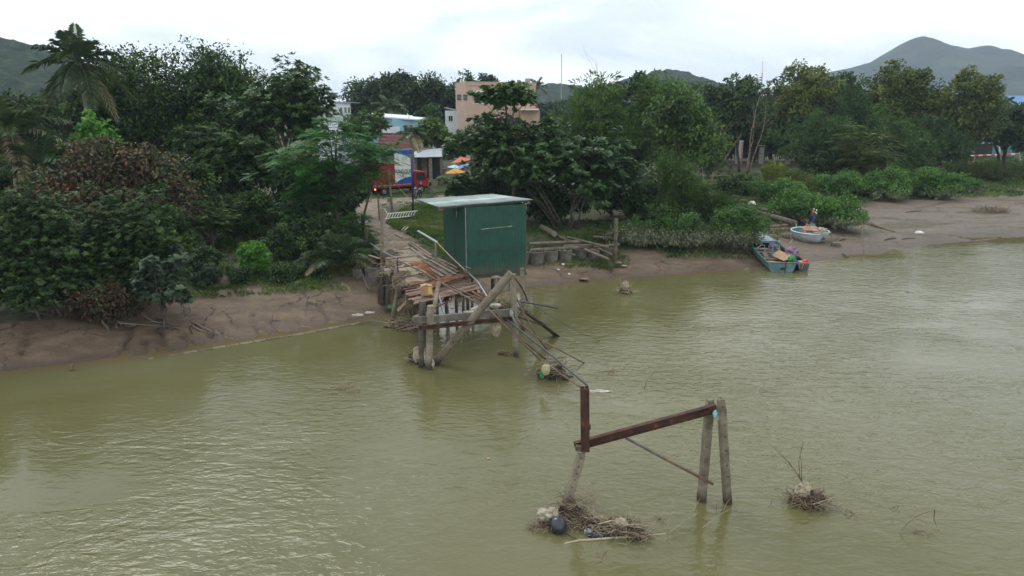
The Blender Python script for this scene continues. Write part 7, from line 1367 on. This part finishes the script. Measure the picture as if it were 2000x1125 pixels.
wb = thing('white_block', 'white house with dark windows glimpsed between trees on the left', 'building', atY(672, 240, 100)); p_ = atY(657, 201, 100); q_ = atY(684, 204, 101.5); wallbox('wall', 'white_wall', p_, q_, 6, 1.5, p_.z, wb); MB().slab([Vector((p_.x-.2, 99.7, p_.z+.15)), Vector((q_.x+.2, 101.2, p_.z+.15)), Vector((q_.x+.2, 107, p_.z+.15)), Vector((p_.x-.2, 107, p_.z+.15))], .15).build('roof', 'tin_grey', wb)
for f in (.3, .62, .88): window(p_, q_, f, p_.z-1.0, .42, .9, wb)
# blue house with mono pitch roof
Yb = 92; bh = thing('blue_house', 'sky blue house with white sloping roof edge and satellite dish', 'building', (atY(765, 260, Yb).x, Yb, 1.5))
a_ = atY(716, 232, Yb+.6); m_ = atY(766, 232, Yb); b_ = atY(812, 232, Yb+1.0)
zl, zm_, zr_ = atY(716, 228, Yb).z, atY(766, 231, Yb).z, atY(812, 236, Yb).z
def pwall(a, b, za, zb, z0, m__, parent, dp=.2, nm_='wall'):
    V = [Vector((a.x, a.y, z0)), Vector((b.x, b.y, z0)), Vector((b.x, b.y, zb)), Vector((a.x, a.y, za))]; return MB().add(V+[v+Vector((0, dp, 0)) for v in V], [(0, 1, 2, 3), (7, 6, 5, 4), (0, 4, 5, 1), (1, 5, 6, 2), (2, 6, 7, 3), (3, 7, 4, 0)]).build(nm_, m__, parent)
pwall(a_+Vector((0, .4, 0)), m_+Vector((0, .4, 0)), zl, zm_, 1.4, 'blue_wall', bh); pwall(m_, b_, zm_, zr_, 1.4, 'blue_wall', bh); pwall(b_, b_+Vector((1.6, 7, 0)), zr_, zr_, 1.4, 'blue_wall', bh)
MB().slab([Vector((a_.x-.3, Yb-.2, zl+.22)), Vector((b_.x+.2, Yb+.4, zr_+.2)), Vector((b_.x+1.8, Yb+8, zr_+.4)), Vector((a_.x-.3, Yb+8, zl+.45))], .16).build('roof', 'white_wall', bh)
window(m_, b_, .66, atY(799, 251, Yb).z, .95, .75, bh, 'tyre'); window(a_+Vector((0, .4, 0)), m_+Vector((0, .4, 0)), .98, atY(777, 249, Yb).z, 1.2, .4, bh, 'tyre')
pwall(atY(738, 260, Yb-.9), atY(781, 260, Yb-.9), atY(740, 250, Yb-.9).z, atY(740, 247, Yb-.9).z, 1.4, 'white_wall', bh, .12, 'balcony_wall')
ds = MB().lathe([(.001, 0), (.25, .03), (.45, .12)], atY(797, 229, Yb+1)+Vector((0, 0, .1)), 16, rot=Matrix.Rotation(R(60), 3, 'Y')).build('satellite_dish', 'white', bh, smooth=True); MB().tube([atY(799, 236, Yb+1), atY(798, 230, Yb+1)], .03, 5).build('dish_stem', 'steel', bh)
# tiled roof house in front
Yt = 82; th = thing('tiled_house', 'low house with dark red tiled hip roof below the blue house', 'building', (atY(780, 290, Yt).x, Yt, 1.5))
e1, e2_ = atY(735, 292, Yt), atY(840, 289, Yt); r1, r2 = atY(742, 262, Yt+3.6), atY(826, 263, Yt+3.6)
rows, colsn = 11, 34
for i in range(rows):
    f0, f1 = i/rows, (i+1.12)/rows; la, lb_ = e1.lerp(r1, f0), e2_.lerp(r2, f0); ua, ub = e1.lerp(r1, min(1, f1)), e2_.lerp(r2, min(1, f1)); mb = MB()
    MB().slab([la+Vector((0, 0, .09)), lb_+Vector((0, 0, .09)), ub+Vector((0, 0, .02)), ua+Vector((0, 0, .02))], .05).build('tile_row', 'tile_red', th)
MB().beam(r1+Vector((0, 0, .08)), r2+Vector((0, 0, .08)), .25, .16).build('ridge', 'tile_red', th); MB().beam(e2_+Vector((0, 0, .1)), r2+Vector((0, 0, .1)), .22, .16).build('hip', 'concrete', th); MB().beam(e1+Vector((0, 0, -.06)), e2_+Vector((0, 0, -.06)), .18, .16).build('eaves_gutter', 'tin_grey', th)
wallbox('wall', 'grey_wall', e1+Vector((.4, .6, 0)), e2_+Vector((-.4, .6, 0)), 6, 1.5, e1.z-.1, th)
MB().box(atY(777, 292, Yt+.3)+Vector((1.9, 0, -.05)), (.18, .1, .3)).build('white_vent', 'white', th)
# awning with pillars
Ya = 74; aw = thing('awning_shelter', 'grey sheet metal awning on concrete pillars in front of the tiled house', 'shelter', (atY(830, 345, Ya).x, Ya, 1.5))
fl, frr = atY(800, 307.5, Ya), atY(864, 306, Ya); bl_, br__ = atY(812, 294, Ya+4.5), atY(862, 289.5, Ya+4.5)
for k in range(5):
    f0, f1 = k/5, (k+1)/5; MB().slab([fl.lerp(frr, f0)+Vector((0, 0, .01*(k % 2))), fl.lerp(frr, f1)+Vector((0, 0, .01*(k % 2))), bl_.lerp(br__, f1), bl_.lerp(br__, f0)], .04).build('awning_sheet', 'tin_grey', aw)
for px, w2 in ((841, .34), (812, .26), (862, .2), (829, .5)): p_ = atY(px, 330, Ya+.4+(1.5 if px == 829 else 0)); MB().box((p_.x, p_.y, 1.5+(fl.z-1.6)/2), (w2, w2, fl.z-1.62)).build('pillar', 'concrete', aw)
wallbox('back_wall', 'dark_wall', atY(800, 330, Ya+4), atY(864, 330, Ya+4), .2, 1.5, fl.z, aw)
for k in range(4): MB().box((atY(835, 345, Ya-.4).x, Ya-.5-.32*k, 1.5+.5-.15*k), (2.2, .32, .18)).build('step', 'concrete', aw)
# market umbrellas and chairs
def umbrella(lb, px, py, Yu, rad_, m_, tilt=0, h=.45):
    c_ = atY(px, py, Yu); root = thing('parasol', lb, 'parasol', (c_.x, Yu, 1.5), 'parasols outside the roadside stall'); g_z = gz(c_.x, Yu)
    V = [c_+Vector((0, 0, h))]+[c_+Vector((math.cos(k/8*2*PI)*rad_, math.sin(k/8*2*PI)*rad_, -.0+tilt*math.cos(k/8*2*PI))) for k in range(8)]
    for k in range(8): MB().add([V[0], V[1+k], V[1+(k+1) % 8]], [(0, 1, 2)]).build('canopy_panel', m_, root)
    MB().tube([c_+Vector((0, 0, h+.1)), Vector((c_.x, Yu, g_z))], .03, 6).build('pole', 'steel', root)
umbrella('yellow orange parasol beside the stall', 889, 337, 70, 1.05, 'orange', .05); umbrella('lilac parasol tilted behind the yellow one', 905, 327, 71.5, .9, 'lilac', .3); umbrella('pale cyan parasol behind the yellow one', 888, 327, 73, .8, 'cyan', -.05, .3); umbrella('orange red parasol highest of the group', 900, 315, 75, 1.1, 'orange_red', .2, .5)
def pchair(lb, px, py, m_, stool=False):
    q = seat(px, py, 1.5); root = thing('plastic_stool' if stool else 'plastic_chair', lb, 'stool' if stool else 'chair', q)
    MB().box(q+Vector((0, 0, .42)), (.42, .42, .05)).build('seat', m_, root, bevel=.02)
    for sx in (-1, 1):
        for sy in (-1, 1): MB().beam(q+Vector((.19*sx, .19*sy, .4)), q+Vector((.22*sx, .22*sy, 0)), .04, .04).build('leg', m_, root)
    if not stool: MB().slab([q+Vector((-.2, .18, .84)), q+Vector((.2, .18, .84)), q+Vector((.2, .23, .84)), q+Vector((-.2, .23, .84))], .42).build('backrest', m_, root)
pchair('orange plastic chair near the stall', 860, 350, 'red_plastic'); pchair('blue plastic stool right of the orange chair', 868, 351, 'blue_plastic', True); pchair('second orange plastic chair nearer the awning', 855, 347, 'red_plastic')
p_ = seat(852, 352, 1.5); tb_ = thing('stall_table', 'simple grey table beside the awning pillar', 'table', p_); MB().box(p_+Vector((.3, 0, 1.3)), (1.6, .8, .06)).build('table_top', 'concrete', tb_); 
for s in (-1, 1): MB().box(p_+Vector((.3+.7*s, 0, .64)), (.16, .16, 1.26)).build('leg', 'concrete', tb_)
wf = seat(722, 366, 1.4); tagobj(MB().box(wf+Vector((-1.2, 1.5, .5)), (2.6, .1, 1.0)).build('white_screen', 'dirty_white', None, wf), 'pale low screen behind the tail of the truck', 'screen')
p_ = seat(708, 436, 1.5); tagobj(MB().slab([p_+Vector((-1, -.2, .08)), p_+Vector((.3, -.3, .08)), p_+Vector((.5, .7, .1)), p_+Vector((-.9, .8, .1))], .03).build('blue_tarp', 'galv', None, p_), 'greyish blue sheet lying at the start of the path', 'sheet')
# metal fence with cream pillars and river gauge
Yf = 101; fc = thing('metal_fence', 'grey blue metal picket fence between cream pillars behind the bare tree', 'fence', (atY(1440, 325, Yf).x, Yf, 1.5))
x0, x1 = atY(1360, 300, Yf).x, atY(1640, 300, Yf).x; zt = atY(1440, 293, Yf).z; pc = [atY(px, 300, Yf).x for px in (1380, 1441, 1487, 1540, 1600)]
for k, x_ in enumerate(pc): pl_ = MB().box((x_, Yf, (zt+1.7)/2+.2), (.62, .5, zt-1.3)).build('pillar', 'cream', fc); MB().box((x_, Yf, zt+.62), (.8, .66, .14)).build('cap', 'cream', pl_)
x_ = x0; pk = 0
while x_ < x1:
    if min(abs(x_-c) for c in pc) > .4: MB().box((x_, Yf, (zt+1.6)/2), (.05, .05, zt-1.6)).build('picket', 'fence_blue', fc)
    x_ += .26
for z_ in (1.95, zt-.35): MB().box(((x0+x1)/2, Yf+.05, z_), (x1-x0, .04, .07)).build('rail', 'fence_blue', fc)
MB().box(((x0+x1)/2, Yf, 1.62), (x1-x0, .3, .3)).build('plinth', 'concrete', fc)
gb = atY(1445, 318, 98); gg = thing('river_gauge', 'tall white river gauge board with red graduation marks', 'gauge board', (gb.x, 98, 1.5)); zt2 = atY(1445, 274, 98).z
MB().box((gb.x-.14, 98, (zt2+1.4)/2), (.26, .12, zt2-1.4)).build('post', 'white', gg); MB().box((gb.x+.14, 97.98, (zt2+1.4)/2), (.28, .06, zt2-1.45)).build('scale_plate', 'white', gg)
for k in range(17): z_ = 1.7+k*(zt2-1.8)/17; MB().box((gb.x+.16, 97.94, z_), (.22, .02, .11)).build('graduation', 'red_plastic', gg)
# dark roof left of the silted shrubs
q = atY(1262, 335, 60); dk = thing('dark_hut', 'dark low hut with a pale gable edge under the wispy trees', 'hut', (q.x, 60, 1.4)); MB().box((q.x+.4, 61.5, 2.1), (2.6, 2.4, 1.5)).build('wall', 'dark_wall', dk); MB().slab([Vector((q.x-1.3, 59.8, 2.7)), Vector((q.x+.6, 59.8, 3.6)), Vector((q.x+.6, 63, 3.6)), Vector((q.x-1.3, 63, 2.7))], .08).build('roof_slope', 'dark_wall', dk); MB().slab([Vector((q.x+.6, 59.8, 3.6)), Vector((q.x+2.2, 59.8, 2.6)), Vector((q.x+2.2, 63, 2.6)), Vector((q.x+.6, 63, 3.6))], .08).build('roof_slope', 'tin_grey', dk)
# right edge: blue roofed building, teal wall, barrier
Yr = 120; bl2 = thing('blue_roof_building', 'light blue building with bright blue tin roof at the right edge', 'building', (atY(1985, 250, Yr).x, Yr, 1.6))
a1, b1 = atY(1946, 213, Yr), atY(2080, 213, Yr); a2_, b2_ = atY(1944, 187, Yr+6), atY(2080, 186, Yr+6)
for k in range(6): f0, f1 = k/6, (k+1)/6; MB().slab([a1.lerp(b1, f0), a1.lerp(b1, f1), a2_.lerp(b2_, f1), a2_.lerp(b2_, f0)], .1+.012*(k % 2)).build('roof_sheet', 'tin_blue', bl2)
wallbox('wall', 'blue_wall', a1+Vector((.5, .7, 0)), b1+Vector((0, .7, 0)), 8, 1.6, a1.z-.15, bl2); window(a1+Vector((.5, .7, 0)), b1+Vector((0, .7, 0)), .2, a1.z-1.8, 1.4, 1.2, bl2); window(a1+Vector((.5, .7, 0)), b1+Vector((0, .7, 0)), .38, a1.z-1.8, 1.4, 1.2, bl2)
tw_ = thing('teal_fence_wall', 'teal sheet fence under the trees at the right edge', 'fence', (atY(1940, 300, 112).x, 112, 1.6))
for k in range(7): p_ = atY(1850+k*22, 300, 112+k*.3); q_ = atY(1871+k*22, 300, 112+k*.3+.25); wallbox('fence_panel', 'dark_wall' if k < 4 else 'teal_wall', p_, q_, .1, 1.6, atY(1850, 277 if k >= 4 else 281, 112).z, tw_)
for px, lb in ((1854, 'thin white post left of the barrier'), (1953, 'thin white post at the right end of the barrier'), (1873, 'thin grey post behind the barrier')): q = atY(px, 309, 108); tagobj(MB().tube([Vector((q.x, 108, 1.5)), atY(px, 284, 108)], .09, 7).build('white_post', 'white', None, q), lb, 'post', 'posts beside the barrier')
bx_ = [atY(1790, 309, 104.0), atY(2060, 298, 107)]; brr = thing('striped_barrier', 'red and white striped barrier rail along the far bank road', 'barrier', (bx_[0].x, bx_[0].y, 1.7)); nb_ = 34
for k in range(nb_): MB().tube([bx_[0].lerp(bx_[1], k/nb_), bx_[0].lerp(bx_[1], (k+1)/nb_-.0015)], .12, 7).build('stripe_segment', 'white' if k % 2 else 'red_plastic', brr)
for k in range(6): c_ = bx_[0].lerp(bx_[1], (k+.5)/6); MB().tube([c_-Vector((0, 0, .1)), Vector((c_.x, c_.y, 1.4))], .09, 7).build('post', 'cream', brr)
for i, (px, py, rx, m_, lb) in enumerate([(1881, 300, 1.0, 'blue_plastic', 'dark blue covered stack beside the barrier'), (1876, 311, .3, 'red_plastic', 'small red object under the barrier'), (1899, 298, .35, 'concrete', 'short concrete stub behind the barrier'), (1768, 277, .7, 'cyan', 'patch of blue tarpaulin seen through the trees'), (1986, 310, .3, 'concrete', 'grey stone beside the road at the right edge'), (1951, 310, .35, 'concrete', 'grey stone by the white post')]):
    q = atY(px, py, 106 if i != 3 else 90); tagobj(crumple(q, (rx, rx*.6, rx*.75), 400+i, 2, .15).build(['covered_stack', 'red_object', 'concrete_stub', 'tarpaulin', 'stone', 'stone'][i], m_, None, q), lb, ['stack', 'bucket', 'stub', 'tarpaulin', 'stone', 'stone'][i])
# antenna masts
for px, t_, b__, Ym_, lb in ((1097, 105, 170, 300, 'thin antenna mast against the sky above the almond tree'), (1490, 119, 175, 260, 'thin red and white antenna mast above the right hand trees')):
    p_ = atY(px, b__, Ym_); q_ = atY(px, t_, Ym_); rt_ = thing('antenna_mast', lb, 'mast', (p_.x, Ym_, 1.5), 'antenna masts')
    for k in range(6): a_ = Vector((p_.x, Ym_, 1.5)).lerp(q_, k/6); b_ = Vector((p_.x, Ym_, 1.5)).lerp(q_, (k+1)/6); MB().tube([a_, b_], .16, 5).build('mast_section', ('white' if k % 2 else 'red_plastic') if px == 1490 else 'tin_grey', rt_)
